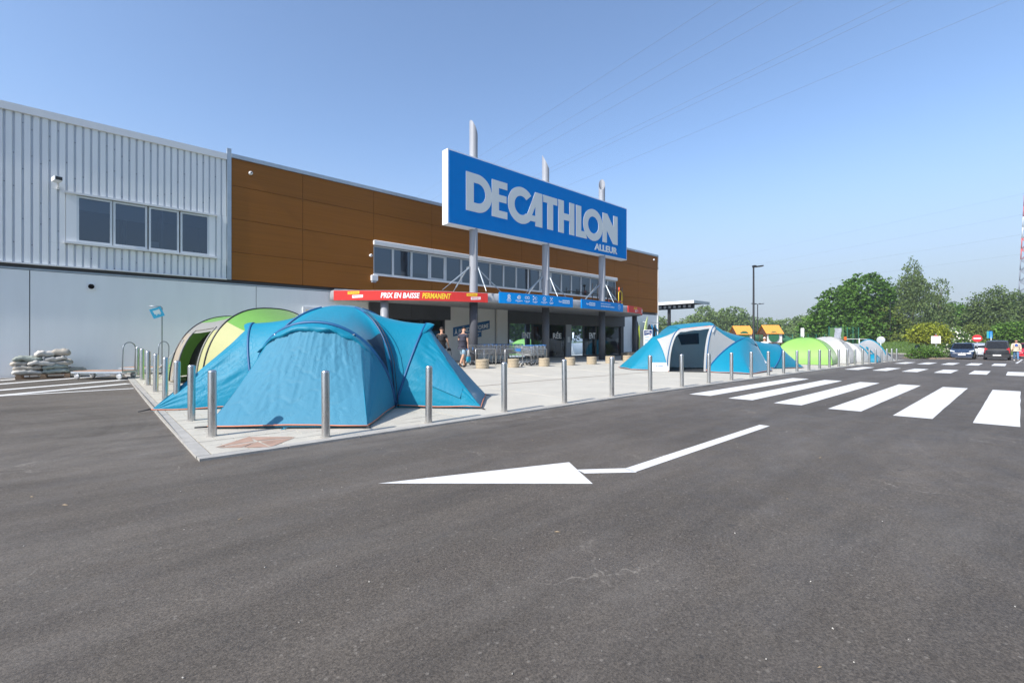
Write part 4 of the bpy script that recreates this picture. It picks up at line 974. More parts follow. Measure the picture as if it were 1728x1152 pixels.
    ta, tb = Pt(27.4,7.75), Pt(28.75,9.2); ta2 = Pt(28.3,8.0); e = ramp(Pt(27.2,7.5), Pt(28.9,8.6), t0=.38, t1=.6); G = loftpts(h2, e, 22, amp=.012, ft=12, seed=67, belly=.03); skin(T, 'pod_end', G, TB); sleeve(T, h2, .03)
    rows = [[p+Vector((.18*k/4*math.sin(math.pi*(i-12)/16), -.08*k/4*math.sin(math.pi*(i-12)/16), .02-.02*k*k/3)) for i, p in zip(range(12, 29), h2[12:29])] for k in range(5)]; skin(T, 'pod_brim', rows, TB)
    hemline(T, [F3, A_, Pt(27.2,7.5), Pt(28.9,8.6), B_]); rope(T, Pt(28.9,8.6,.03), Pt(29.3,8.3,0), .008, SKIRT)
    # left pod
    hc = Vector((19.55,11.5,0)); A_, B_ = F1, Pt(20.3,13.0); c = (A_+B_)/2; h3 = arch(A_, B_, 1.5, p=1.35); h3 = [p+Vector((hc.x-c.x-.1, hc.y-c.y, 0))*max(0, (p.z-zp(c.x,c.y))/1.5) for p in h3]
    G = loftpts(L1, h3, 20, sag=.05, amp=.01, ft=10, seed=71); skin(T, 'roof_panel_white', [r[:17] for r in G], TW); skin(T, 'roof_panel_blue', [r[16:] for r in G], TB)
    tl = Pt(18.45,12.1); tr = Pt(19.1,13.2); e = ramp(tl, tr, t0=.4, t1=.6); G = loftpts(h3, e, 24, amp=.012, ft=12, seed=72); skin(T, 'pod_end', G, TB); sleeve(T, h3, .024, TB, 'pod_edging'); hemline(T, [A_, tl, tr, B_])
    for P in (F1, F2): mb = MB(); mb.tube([P+Vector((0,0,.10)), P+Vector((-.05,-.09,-.02))], .02, 6); mb.tube([P+Vector((0,0,.10)), P+Vector((.06,-.02,-.02))], .02, 6); mb.build('foot_strap', HEM, T)
    # price card leaning by the left pod
    P = Pt(18.72,10.95,0); K = thing('price_card', 'white price card propped in front of the left blue pod', 'card', P)
    mb = MB(); d = Vector((.62,-.60,0)).normalized()*.36; mb.obox(P+Vector((-.1,-.25,.20)), d, Vector((.05,.05,.19)), Vector((.004,.004,-.002))); mb.build('card', WHITE, K)
    mb = MB(); cc = P+Vector((-.115,-.265,.20)); text_on(mb, 'Air Seconds', -.2, .12, .03, .10, lambda s, zz, n: tuple(cc+d.normalized()*s+Vector((.05,.05,.19)).normalized()*zz), bold=.01); mb.build('card_lettering', BLUE, K)
white_blue_tent()

def dome(name, label, c, rx, ry, H, rot, m, m2=None, base=4, group=None, top=None, stripe=None, p=2.1):
    """two-pole dome: a rounded square at the ground closing to the crown, one darker face"""
    O = Vector((*c, zp(*c))); T = thing(name, label, 'tent', O, 0, group); cr, sr = math.cos(R(rot)), math.sin(R(rot))
    n = 40; nv = 16; grids = [[] for _ in range(4)]
    for k in range(nv+1):
        v = k/nv
        for s in range(4):
            row = []
            for j in range(11):
                a0 = R(45+90*s); a1 = R(135+90*s); P0 = Vector((math.cos(a0), math.sin(a0))); P1 = Vector((math.cos(a1), math.sin(a1))); f_ = j/10
                q = P0.lerp(P1, f_)*1.0; bulge = 1-(.10)*math.sin(math.pi*f_)*(v) ; q *= bulge
                rr = math.cos(v*math.pi/2)**(2/p*1.0); zz = H*math.sin(v*math.pi/2)**(2/p)*(1-.05*math.sin(math.pi*f_)*math.sin(math.pi*v))
                x, y = q.x*rx*1.25*rr, q.y*ry*1.25*rr; w = .012*noise.noise(Vector((s*3+f_*7, v*4, rx)))
                row.append(Vector((O.x+x*cr-y*sr+w, O.y+x*sr+y*cr+w, zp(O.x, O.y)+.03+zz)))
            grids[s].append(row)
    for s in range(4): skin(T, 'tent_panel', grids[s], (m2 if (m2 and s in (top or (3,))) else m))
    for s in range(4): sleeve(T, [r[0]+Vector((0,0,.005)) for r in grids[s]], .018, m2 or m, 'pole_sleeve')
    foot = [r for s in range(4) for r in grids[s][0]]; mb = MB(); mb.grid([[q for q in foot+[foot[0]]], [Vector((q.x, q.y, q.z-.05)) for q in foot+[foot[0]]]], 0, False); mb.build('ground_skirt', SKIRT, T)
    return T, grids
T, g = dome('dome_tent', 'light green dome tent between the blue tent and the white tents', (33.6,9.2), 1.75, 1.75, 1.62, 8, TGL, TG, top=(0,))
T, g = dome('dome_tent', 'smooth white dome tent right behind the light green one', (37.3,8.9), 1.75, 1.6, 1.72, 5, TW)
rows = [[g[2][k][j]+Vector((-.03,-.03,.03)) for j in range(2, 9)] for k in range(9, 12)]
skin(T, 'grey_vent', rows, TGR); mb = MB(); mb.add([g[3][0][0]+Vector((0,-.05,0)), g[3][0][3]+Vector((0,-.05,0)), g[3][8][1]+Vector((0,-.06,0))], [(0,1,2)]); mb.build('dark_opening', MESHM, T)
def small_white():
    def Pt(x, y, zz=.03): return Vector((x, y, zp(x, y)+zz))
    T = thing('ridge_tent', 'white tent with two low peaks and blue pole stripes at the end of the row', 'tent', Pt(44,8,0))
    a = arch(Pt(39.6,7.3), Pt(40.3,9.9), 1.45, p=1.9); b = arch(Pt(42.6,7.1), Pt(42.8,9.7), 1.30, p=1.9); c = arch(Pt(45.6,6.95), Pt(45.9,9.3), 1.62, p=1.7); d = ramp(Pt(48.2,6.8), Pt(48.4,8.6)); e = ramp(Pt(39.0,7.8), Pt(39.3,9.2))
    for P, Q, s in ((e,a,1),(a,b,2),(b,c,3),(c,d,4)): skin(T, 'tent_panel', loftpts(P, Q, 14, sag=.12, amp=.012, seed=80+s), TW)
    sleeve(T, c, .06, TB, 'blue_pole_stripe'); sleeve(T, [p.lerp(q, .5) for p, q in zip(b[:14], a[:14])], .04, TB, 'blue_pole_stripe')
    mb = MB(); mb.tube([c[18], c[18].lerp(d[8], .8)], .07, 6); mb.tube([b[12]+Vector((-.9,-.12,.0)), Pt(43.3,6.95)], .06, 6); mb.build('blue_strap', TB, T)
small_white()
dome('dome_tent', 'tiny bright blue dome tent at the foot of the white tents', (41.4,7.15), .62, .45, .55, 0, TB)
dome('dome_tent', 'small blue topped tent peeping over the white tents', (43.2,11.2), 1.2, 1.2, 1.65, 10, TW, TB, top=(0,1,2,3))
# ------------------------------------------------------------------ bollards
STEEL = mat('brushed_steel', (.58,.57,.55), .30, metal=.92, var=.06, vscale=6, stretch=(9,9,1), rvar=.05)
bp = MB(); bp.lathe([(.0575,-.05),(.0575,.935),(.054,.952),(.043,.962),(.02,.967),(.0,.968)], n=28); bmesh_b = bp.mesh('bollard_post', STEEL, sharp=50)
bb = MB(); bb.lathe([(.0,-.001),(.082,.001),(.082,.005),(.06,.006)], n=24); bmesh_c = bb.mesh('bollard_collar', mat('mortar_ring', (.33,.31,.28), .9), sharp=40)
ORD = ['first','second','third','fourth','fifth','sixth','seventh','eighth','ninth','tenth','eleventh','twelfth','thirteenth','fourteenth','fifteenth','sixteenth','seventeenth','eighteenth','nineteenth','twentieth','twenty-first','twenty-second','twenty-third','twenty-fourth','twenty-fifth','twenty-sixth','twenty-seventh','twenty-eighth']
def bollard(x, y, label, g):
    t = thing('bollard', label, 'bollard', (x, y, zp(x, y)), 0, g)
    tilt = (random.uniform(-.6,.6), random.uniform(-.6,.6)); t.rotation_euler = (R(tilt[0]), R(tilt[1]), random.uniform(0, 6))
    link('post', bmesh_b, t); link('collar', bmesh_c, t); return t
front = [2.57, 4.30, 6.02]+[7.80+1.76*i for i in range(23)]
for i, x in enumerate(front):
    yb = 6.82 if x < 3 else (6.80 if x < 30 else 6.80-.03*(x-30)*.6)
    lb = {0:'steel bollard standing in front of the big blue tent on the road side', 1:'steel bollard before the right pod of the big blue tent', 2:'steel bollard just right of the big blue tent'}.get(i)
    bollard(x, yb, lb or 'steel bollard along the road kerb, %s to the right of the big blue tent' % ORD[i-2], 'steel bollards along the kerb')
for i, y in enumerate((7.98, 9.72, 11.42, 13.15, 14.95, 16.75, 18.55, 20.2)):
    bollard(1.36-.012*i, y, 'steel bollard at the pavement corner, closest to the camera' if i == 0 else 'steel bollard on the left edge of the pavement, %s behind the corner one' % ORD[i-1], 'steel bollards along the kerb')

# ------------------------------------------------------------------ planters
PLM = mat('exposed_aggregate', (.40,.33,.23), .9, var=.22, vscale=26, bump=.6, bscale=70); SOIL = mat('planter_soil', (.10,.08,.055), .95, var=.3, vscale=20)
def planter(x, y, label, r=.27, h=.40, m=None):
    t = thing('planter', label, 'planter', (x, y, zp(x, y)), 0, 'concrete planters before the canopy')
    b = MB(); b.lathe([(r*.97,0),(r,.04),(r,h*.31),(r*.985,h*.33),(r,h*.35),(r,h*.64),(r*.985,h*.66),(r,h*.68),(r,h-.02),(r-.02,h),(r-.07,h),(r-.075,h-.05)], n=28); link('bowl', b.mesh('planter_bowl', m or PLM, sharp=35), t)
    b = MB(); b.lathe([(r-.076,h-.055),(0,h-.04)], n=20); link('soil', b.mesh('planter_soil', SOIL), t)
PL = [((13.15,16.35),'darker round planter at the foot of the first sign column, behind the walking man',.30), ((14.82,16.10),'round planter left of the shopping trolley out of line',None), ((16.72,15.92),'round planter right of the shopping trolley out of line',None), ((18.6,15.85),'round planter in the middle of the canopy front, before the sliding doors',None), ((20.35,15.8),'round planter left of the third sign column',None), ((22.05,15.8),'round planter just right of the third sign column',None), ((24.0,15.95),'sunlit round planter before the last shop window',None)]
for (x, y), lb, r_ in PL: planter(x, y, lb, r_ or .27)
DPL = mat('shaded_aggregate', (.16,.14,.105), .9, var=.22, vscale=26, bump=.6, bscale=70)  # darker copy of the planter stone, canopy shade put into the colour
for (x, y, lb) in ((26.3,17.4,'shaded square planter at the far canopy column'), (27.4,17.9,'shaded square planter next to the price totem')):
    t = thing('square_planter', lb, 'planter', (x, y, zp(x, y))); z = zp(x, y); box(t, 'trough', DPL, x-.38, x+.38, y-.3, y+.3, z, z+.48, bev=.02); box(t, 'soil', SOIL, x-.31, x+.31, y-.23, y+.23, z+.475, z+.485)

# ------------------------------------------------------------------ shopping trolleys
WIRE = mat('chrome_wire', (.62,.63,.64), .25, metal=.9); RUBB = mat('rubber', (.03,.03,.03), .7); HB = mat('trolley_blue', (.02,.13,.36), .4); RIM = mat('rim_grey', (.55,.56,.57), .4, metal=.5)
def trolley_meshes():
    # x forward, y across, z up; handle at -x
    def P(u, v, w):  # u along 0..1 (rear->nose), v -1..1, w 0..1 height of the basket
        hw = (.27-.07*u)*(.80+.20*w); x = -.42+.86*u - (1-w)*.06*(1-u)+(-.10*(1-w)*u); z = .50+.16*u*(1-w)*1.0+(.48-.0*u)*w + .0
        return (x, hw*v, z)
    mb = MB(); r = .005
    for w in (0,.2,.4,.6,.8,1.0):
        rr = .008 if w in (0, 1.0) else r
        for v in (-1, 1): mb.tube([P(0,v,w), P(1,v,w)], rr, 4, cap=False)
        mb.tube([P(1,-1,w), P(1,1,w)], rr, 4, cap=False); 
        if w > .2: mb.tube([P(0,-1,w), P(0,1,w)], rr, 4, cap=False)
    for i in range(15):
        u = i/14
        for v in (-1, 1): mb.tube([P(u,v,0), P(u,v,1)], r, 4, cap=False)
        mb.tube([P(u,-1,0), P(u,1,0)], r, 4, cap=False)
    for i in range(1, 8):
        v = -1+2*i/8; mb.tube([P(1,v,0), P(1,v,1)], r, 4, cap=False); mb.tube([P(0,v,0), P(1,v,0)], r, 4, cap=False); mb.tube([P(0,v,0), P(0,v,1)], r, 4, cap=False)
    basket = mb.mesh('basket', WIRE)
    mb = MB()
    for v in (-1, 1):
        mb.tube([(-.52,.27*v,1.0),(-.46,.265*v,.94),(-.50,.25*v,.48),(-.46,.25*v,.16)], .012, 6); mb.tube([(-.46,.25*v,.2),(.38,.16*v,.2),(.40,.16*v,.14)], .012, 6); mb.tube([(-.48,.25*v,.42),(.30,.17*v,.60)], .009, 6)
    mb.tube([(.38,-.16,.2),(.38,.16,.2)], .012, 6); mb.tube([(-.46,-.25,.2),(-.46,.25,.2)], .010, 6); frame = mb.mesh('frame', WIRE)
    mb = MB(); mb.tube([(-.53,-.28,1.0),(-.53,.28,1.0)], .02, 8); mb.obox((-.50,-.24,.99),(.05,0,0),(0,.03,0),(0,0,.03)); mb.obox((-.50,.24,.99),(.05,0,0),(0,.03,0),(0,0,.03)); handle = mb.mesh('handle', HB)
    mb = MB(); mb.obox((.445,0,.80),(.006,0,0),(0,.12,0),(0,0,.07)); plate = mb.mesh('front_plate', HB)
    mb = MB(); mb.lathe([(0,-.014),(.058,-.014),(.062,-.008),(.062,.008),(.058,.014),(0,.014)], n=14, axis='y'); mb.obox((0,0,.05),(.02,0,0),(0,.02,0),(0,0,.04),1); wheel = mb.mesh('castor', [RUBB, RIM])
    return basket, frame, handle, plate, wheel
TM = trolley_meshes()
def trolley(x, y, rz, label, dz=0):
    t = thing('shopping_trolley', label, 'shopping trolley', (x, y, zp(x, y)+dz), rz, 'shopping trolleys parked by the entrance')
    for nm, me in zip(('basket','frame','handle','front_plate'), TM): link(nm, me, t)
    for (a, b) in ((-.46,.25),(-.46,-.25),(.40,.16),(.40,-.16)): link('castor', TM[4], t, (a, b, .062))
    return t
# nested row, noses towards the wall side (-x), handles to the right of the picture
for i in range(11):
    trolley(14.2+.27*i, 18.3+.012*i, R(180+4), 'shopping trolley nested in the rear row, %s from its nose end by the dark column' % ORD[i])
for i in range(4):
    trolley(16.3+.28*i, 17.0, R(180-3), 'shopping trolley nested in the short front row, %s from the left' % ORD[i])
trolley(15.75,16.45,R(200),'shopping trolley standing askew between two round planters'); trolley(17.55,17.3,R(186),'last shopping trolley on the right with a blue front plate')
# rail loops of the trolley bay
for k, (xa, xb, y, lb) in enumerate(((13.75,15.0,17.6,'left tubular steel rail of the trolley bay'), (15.05,18.0,16.95,'right tubular steel rail of the trolley bay'))):
    t = thing('trolley_rail', lb, 'rail', (xa, y, zp(xa, y))); mb = MB(); za, zb_ = zp(xa, y)-.02, zp(xb, y)-.02
    mb.tube([(xa,y,za),(xa,y,za+.78),(xa+.06,y,za+.84),(xb-.06,y,zb_+.84),(xb,y,zb_+.78),(xb,y,zb_)], .022, 8); mb.build('hoop', STEEL, t); mb = MB(); mb.tube([(xa+(xb-xa)*.4,y,za),(xa+(xb-xa)*.4,y,za+.82)], .018, 8); mb.build('post', STEEL, t)

# ------------------------------------------------------------------ flatbed trolleys, flag pole, sandbags
ALU = mat('painted_platform', (.45,.49,.53), .45, metal=.3, var=.1); PLY = mat('plywood', (.40,.24,.16), .7, var=.2)
def flatbed(x, y, rz, label, L_=1.5):
    t = thing('flatbed_trolley', label, 'flatbed trolley', (x, y, zp(x, y)-.02), rz); w = .36
    mb = MB(); mb.box(-L_/2, L_/2, -w, w, .20, .25); link('platform', mb.mesh('platform', ALU), t)
    mb = MB(); mb.box(-L_/2+.05, L_/2-.02, -w+.03, w-.03, .252, .262); link('deck', mb.mesh('deck', PLY), t)
    mb = MB(); h = 1.13; P = [(L_/2-.05,-.27,.25),(L_/2-.03,-.27,h-.17)]+[(L_/2-.03, -.27+.27*(1-math.cos(R(a))), h-.17+.20*math.sin(R(a))) for a in range(15, 180, 15)]+[(L_/2-.03,.27,h-.17),(L_/2-.05,.27,.25)]; mb.tube(P, .017, 8); link('push_hoop', mb.mesh('push_hoop', mat('hoop_steel', (.25,.28,.31), .4, metal=.5)), t)
    b = MB(); b.lathe([(0,-.025),(.085,-.025),(.095,-.015),(.095,.015),(.085,.025),(0,.025)], n=18, axis='y'); b.obox((0,0,.09),(.03,0,0),(0,.035,0),(0,0,.02),1); cm = b.mesh('castor', [RIM, ALU])
    for a in (-L_/2+.14, L_/2-.12):
        for b_ in (-w+.06, w-.06): link('castor', cm, t, (a, b_, .10), (0,0,random.uniform(-.4,.4)))
flatbed(.45, 19.75, R(-38), 'flatbed trolley with a bent steel hoop on the hatched asphalt by the wall'); flatbed(1.55, 21.0, R(-38), 'flatbed trolley behind the left bollards, hoop right of the flag pole', 1.3)
px_, py_ = 1.95, 20.25; t = thing('flag_pole', 'thin pole carrying a small light blue trolley sign beside the wall', 'pole sign', (px_, py_, zp(px_, py_)))
mb = MB(); z = zp(px_, py_); mb.tube([(px_,py_,z-.02),(px_,py_,2.60),(px_-.04,py_,2.64),(px_-.36,py_+.05,2.64)], .018, 8); mb.build('pole', mat('hoop_steel', (.3,.3,.3)), t)
mb = MB(); c = Vector((px_-.14,py_-.03,2.42)); a = Vector((.155,.0,.065)); b = Vector((-.065,0,.155)); mb.obox(c, a, b, Vector((0,.006,0))); mb.build('sign_plate', mat('cyan_plate', (.06,.50,.78), .5), t)
mb = MB(); e = Vector((0,-.0075,0)); U, V_ = a.normalized(), b.normalized()
for (x0,z0,x1,z1) in ((-.09,-.04,.07,.05),(-.10,.05,.07,.09),(-.06,-.09,-.03,-.06),(.04,-.09,.07,-.06),(.07,-.06,.10,.10),(-.05,-.06,.09,-.045)): mb.add([c+e+U*p+V_*q for p, q in ((x0,z0),(x1,z0),(x1,z1),(x0,z1))], [(0,1,2,3)])
mb.build('trolley_symbol', LET_W, t)
# pallet
PW = mat('pallet_wood', (.30,.19,.11), .85, var=.25, vscale=7, stretch=(1,6,6)); PCX, PCY = -1.0, 21.13; z = zg(PCX, PCY)
t = thing('pallet', 'worn wooden pallet under the sandbags against the pale wall', 'pallet', (PCX, PCY, z))
for y in (-.36,-.18,0,.18,.36): box(t, 'deck_board', PW, PCX-.62, PCX+.62, PCY+y-.05, PCY+y+.05, z+.12, z+.142)
for y in (-.36,0,.36):
    for x in (-.54,0,.54): box(t, 'block', PW, PCX+x-.07, PCX+x+.07, PCY+y-.05, PCY+y+.05, z+.022, z+.098)
for x in (-.54,0,.54): box(t, 'stringer', PW, PCX+x-.05, PCX+x+.05, PCY-.41, PCY+.41, z+.098, z+.12)
for y in (-.36,0,.36): box(t, 'bottom_board', PW, PCX-.6, PCX+.6, PCY+y-.05, PCY+y+.05, z, z+.022)
SACK = mat('sack_cloth', (.42,.38,.32), .85, var=.25, vscale=6, bump=.9, bscale=12); SACK2 = mat('sack_pale', (.50,.475,.43), .8, var=.22, vscale=6, bump=.9, bscale=12); SACK3 = mat('sack_green', (.29,.32,.28), .85, var=.25, vscale=6, bump=.9, bscale=12)
def sack(x, y, z, L_, Wd, Hh, rz, m, label, tilt=0, seed=0):
    t = MB(); nu, nv = 22, 16; G = []
    for i in range(nu+1):
        u = -1+2*i/nu; row = []
        for j in range(nv+1):
            a = 2*math.pi*j/nv; k = max(0, 1-abs(u)**5)**.5; ca, sa = math.cos(a), math.sin(a)
            X = u*L_/2*(1+.05*abs(sa)); Y = Wd/2*math.copysign(abs(ca)**.7, ca)*(.80+.2*k)*(1-.08*abs(u)**4); Z = Hh/2*math.copysign(abs(sa)**.8, sa)*k
            nn = noise.noise(Vector((X*6+seed, Y*5, seed*3.1)))+.6*noise.noise(Vector((X*15+seed, Y*11, Z*9))); Z += .034*nn*(.3+k)-.02*max(0, .15-abs(noise.noise(Vector((X*8+seed*2, Y*8, 3)))))/.15; Z += -.03*(abs(u)**3)
            row.append((X, Y, Z+Hh/2))
        G.append(row)
    t.grid(G, 0, True); o = bpy.data.objects.new('sandbag', t.mesh('sandbag', m, weld=True)); COL.objects.link(o); o.location = (x, y, z); o.rotation_euler = (R(tilt), R(tilt*.5), R(rz)); tag(o, label, 'sandbag', 'sandbags piled on the pallet')
zb = z+.142
SB = [(-1.36,20.93,zb,.66,.42,.17,4,SACK2,'pale sandbag at the lower left corner of the pile'),(-.72,20.93,zb,.62,.42,.17,-3,SACK3,'greenish sandbag at the lower right corner of the pile'),
 (-1.34,20.95,zb+.14,.64,.42,.17,-6,SACK,'sandbag in the second layer on the left, under the greenish one'),(-.74,20.93,zb+.15,.60,.42,.16,5,SACK3,'sandbag in the second layer on the right side'),
 (-1.05,20.88,zb+.27,.62,.40,.17,8,SACK2,'wrinkled pale sandbag in the middle of the third layer'),(-.62,20.95,zb+.28,.50,.40,.16,-10,SACK,'short sandbag in the third layer at the right end'),(-1.48,20.98,zb+.28,.50,.40,.15,10,SACK,'sandbag poking out at the left end of the third layer'),
 (-1.35,20.93,zb+.41,.64,.42,.17,-3,SACK3,'long greenish sandbag lying on the left top of the pile'),(-.73,20.93,zb+.42,.52,.40,.15,6,SACK2,'sandbag directly under the two topmost ones'),
 (-.98,20.95,zb+.56,.44,.42,.18,12,SACK2,'topmost left sandbag with a flat creased face'),(-.60,20.97,zb+.57,.42,.42,.22,-8,SACK,'topmost right sandbag, rounded and highest of all')]
for i, a in enumerate(SB): sack(*a, tilt=random.uniform(-3,3), seed=i*2.7)
for i in range(4): sack(-1.3+.33*i, 21.35, zb+.15*(i % 3), .6, .4, .17, 5*i, SACK, 'sandbag in the back of the pile against the wall, %s from left' % ORD[i], seed=30+i)

# ------------------------------------------------------------------ street lamps, signs, mast, wires
BLK = mat('lamp_black', (.022,.023,.026), .45, metal=.3); LG = mat('lamp_lens', (.55,.56,.55), .3)
def lamp(x, y, h, label, r=.09, arms=1, z0=None):
    z = zg(x, y) if z0 is None else z0; t = thing('street_lamp', label, 'street lamp', (x, y, z))
    mb = MB(); mb.tube([(x,y,z),(x,y,z+h*.28),(x,y,z+h*.29),(x,y,z+h)], [r,r,r*.75,r*.55], 12); mb.build('pole', BLK, t, sharp=50)
    dr = Vector((.74,-.67,0)); up = Vector((0,0,1)); sd = Vector((.67,.74,0))
    for s in ((1,) if arms == 1 else (1,-1)):
        c = Vector((x,y,z+h))+dr*s*(.34 if arms == 1 else .62)+up*.04
        if arms == 2: mb = MB(); mb.tube([(x,y,z+h-.03), tuple(c-dr*s*.25)], .035, 8); mb.build('arm', BLK, t)
        mb = MB(); mb.obox(c, dr*s*.36+up*.045, sd*.13, up*.045); mb.obox(c-dr*s*.28-up*.0, dr*s*.12, sd*.09, up*.075); mb.build('lamp_head', BLK, t); mb = MB(); mb.obox(c+dr*s*.08-up*.045, dr*s*.2+up*.025, sd*.09, up*.008); mb.build('lens', LG, t)
lamp(37.3,13.65,7.05,'tall black street lamp with one flat head behind the white tent', .105)
lamp(79,28.3,7.4,'distant street lamp with two flat heads, right of the tall one', .12, 2); lamp(91,13.5,7.6,'slim black street lamp in front of the big dense tree', .09)
def disc_sign(x, y, zc, r, label, kind):
    z = zg(x, y); t = thing('road_sign', label, 'sign', (x, y, z)); mb = MB(); mb.tube([(x+.05,y,z),(x+.05,y,zc+r)], .03, 8); mb.build('post', GALV, t)
    if kind == 'noentry':
        mb = MB(); c_ = [(r*math.cos(2*math.pi*j/32), r*math.sin(2*math.pi*j/32)) for j in range(32)]; mb.add([(x-.01, y+a, zc+b) for a, b in c_]+[(x+.01, y+a, zc+b) for a, b in c_], [tuple(range(32)), tuple(range(63,31,-1))]+[(j, (j+1)%32, 32+(j+1)%32, 32+j) for j in range(32)]); mb.build('disc', mat('sign_red', (.60,.02,.03), .4), t)
        mb = MB(); mb.box(x-.014, x-.0115, y-r*.72, y+r*.72, zc-r*.16, zc+r*.16); mb.build('white_bar', LET_W, t)
disc_sign(67.5,3.0,1.74,.37,'round red no-entry sign with a white bar beside the black van','noentry')
x, y = 63.2, 5.75; z = zg(x, y); t = thing('white_panel_sign', 'white square panel with a red top edge on a post by the shrub', 'sign', (x, y, z)); mb = MB(); mb.tube([(x+.04,y,z),(x+.04,y,2.2)], .03, 8); mb.build('post', GALV, t); box(t, 'panel', LET_W, x-.02, x+.01, y-.36, y+.36, 1.22, 1.95); box(t, 'red_band', mat('sign_red', (.6,.02,.03)), x-.02, x+.01, y-.15, y+.15, 1.96, 2.03); box(t, 'centre_line', GALV, x-.026, x-.0205, y-.02, y+.02, 1.22, 1.95)
x, y = 67.2, 2.0; z = zg(x, y); t = thing('small_direction_sign', 'small dark and turquoise plate on a post right of the no-entry sign', 'sign', (x, y, z)); mb = MB(); mb.tube([(x,y,z),(x,y,2.4)], .035, 8); mb.build('post', GALV, t); box(t, 'plate', BLUE, x-.03, x-.0, y-.10, y+.14, 1.75, 2.45); box(t, 'turquoise_plate', mat('turquoise', (.02,.3,.33), .5), x-.03, x-.0, y+.15, y+.30, 1.75, 2.45)
x, y = 39.0, 10.8; z = zg(x, y); t = thing('parking_sign', 'narrow white sign on a thin post left of the green dome tent', 'sign', (x, y, z)); mb = MB(); mb.tube([(x,y,z),(x,y,2.35)], .03, 8); mb.build('post', GALV, t); box(t, 'plate', LET_W, x-.03, x-.01, y-.05, y+.16, 1.78, 2.40)
x, y = 51.0, 8.2; z = zg(x, y); t = thing('round_mirror', 'round grey disc on a post behind the last white tent', 'mirror', (x, y, z)); mb = MB(); mb.tube([(x,y,z),(x,y,1.7)], .03, 8); mb.build('post', GALV, t); mb = MB(); mb.lathe([(0,-.03),(.20,-.02),(.30,.0),(.30,.02),(0,.02)], (x,y,1.55), 24, axis='x'); mb.build('disc', mat('sign_back_grey', (.45,.48,.5), .4, metal=.2), t, sharp=40)
# lattice mast far away
mx, my = 268.5, -2.0; t = thing('lattice_mast', 'red and white lattice mast rising at the right edge behind the birch', 'mast', (mx, my, -.3))
RW = [mat('mast_red', (.55,.10,.09), .6), mat('mast_white', (.6,.6,.62), .6), mat('mast_grey', (.22,.24,.29), .6)]
mb = MB(); H_ = 62; 
def wd(z): return 3.2-2.4*z/H_
for k in range(15):
    z0, z1 = k*H_/15, (k+1)*H_/15; mi = 0 if k in (8, 9, 12, 13) else (1 if k in (10, 11, 14) else 2); c0 = [(mx+a*wd(z0), my+b*wd(z0), z0) for a, b in ((-1,-1),(1,-1),(1,1),(-1,1))]; c1 = [(mx+a*wd(z1), my+b*wd(z1), z1) for a, b in ((-1,-1),(1,-1),(1,1),(-1,1))]
    for i in range(4): mb.tube([c0[i], c1[i]], .16, 4, mi); mb.tube([c0[i], c1[(i+1)%4]], .10, 4, mi); mb.tube([c1[i], c0[(i+1)%4]], .10, 4, mi); mb.tube([c1[i], c1[(i+1)%4]], .08, 4, mi)
mb.build('lattice', RW, t)
# overhead power lines
WM = mat('cable', (.16,.18,.21), .6); wi = 0
def wire(L0, z, dirpx, r, label, sag=2.0, span=(-60, 260)):
    global wi
    m_ = (dirpx-864)/785; rt = Vector((math.sin(YAW), -math.cos(YAW), 0)); d = fwd+rt*m_; P = []
    for i in range(41):
        D = span[0]+(span[1]-span[0])*i/40; s = (i/40-.5)*2; q = rt*L0+d*D; P.append((q.x, q.y, z+sag*(s*s-.33)))
    mb = MB(); mb.tube(P, r, 4, cap=False); o = mb.build('power_line', WM); tag(o, label, 'power line', 'overhead power lines')
for L0, z, lb in ((40,27.4,'steepest power line, leftmost of the upper set'),(43.6,27.4,'power line second from the left in the upper set'),(46.2,27.4,'power line third from the left, close beside the second'),(53.5,27.6,'power line crossing behind the middle sign column top'),(55.2,27.8,'thin power line close beside the middle one'),(62,27.5,'flattest power line of the upper set, ending at the right column top')): wire(L0, z, 318, .011, lb)
for L0, z, lb in ((150,34,'faint distant power line, topmost of the low set'),(150,29.5,'faint distant power line, second of the low set'),(152,25.5,'faint distant power line, third of the low set'),(154,21.5,'faint distant power line, lowest of the low set')): wire(L0, z, 560, .012, lb, 3, (-40, 420))
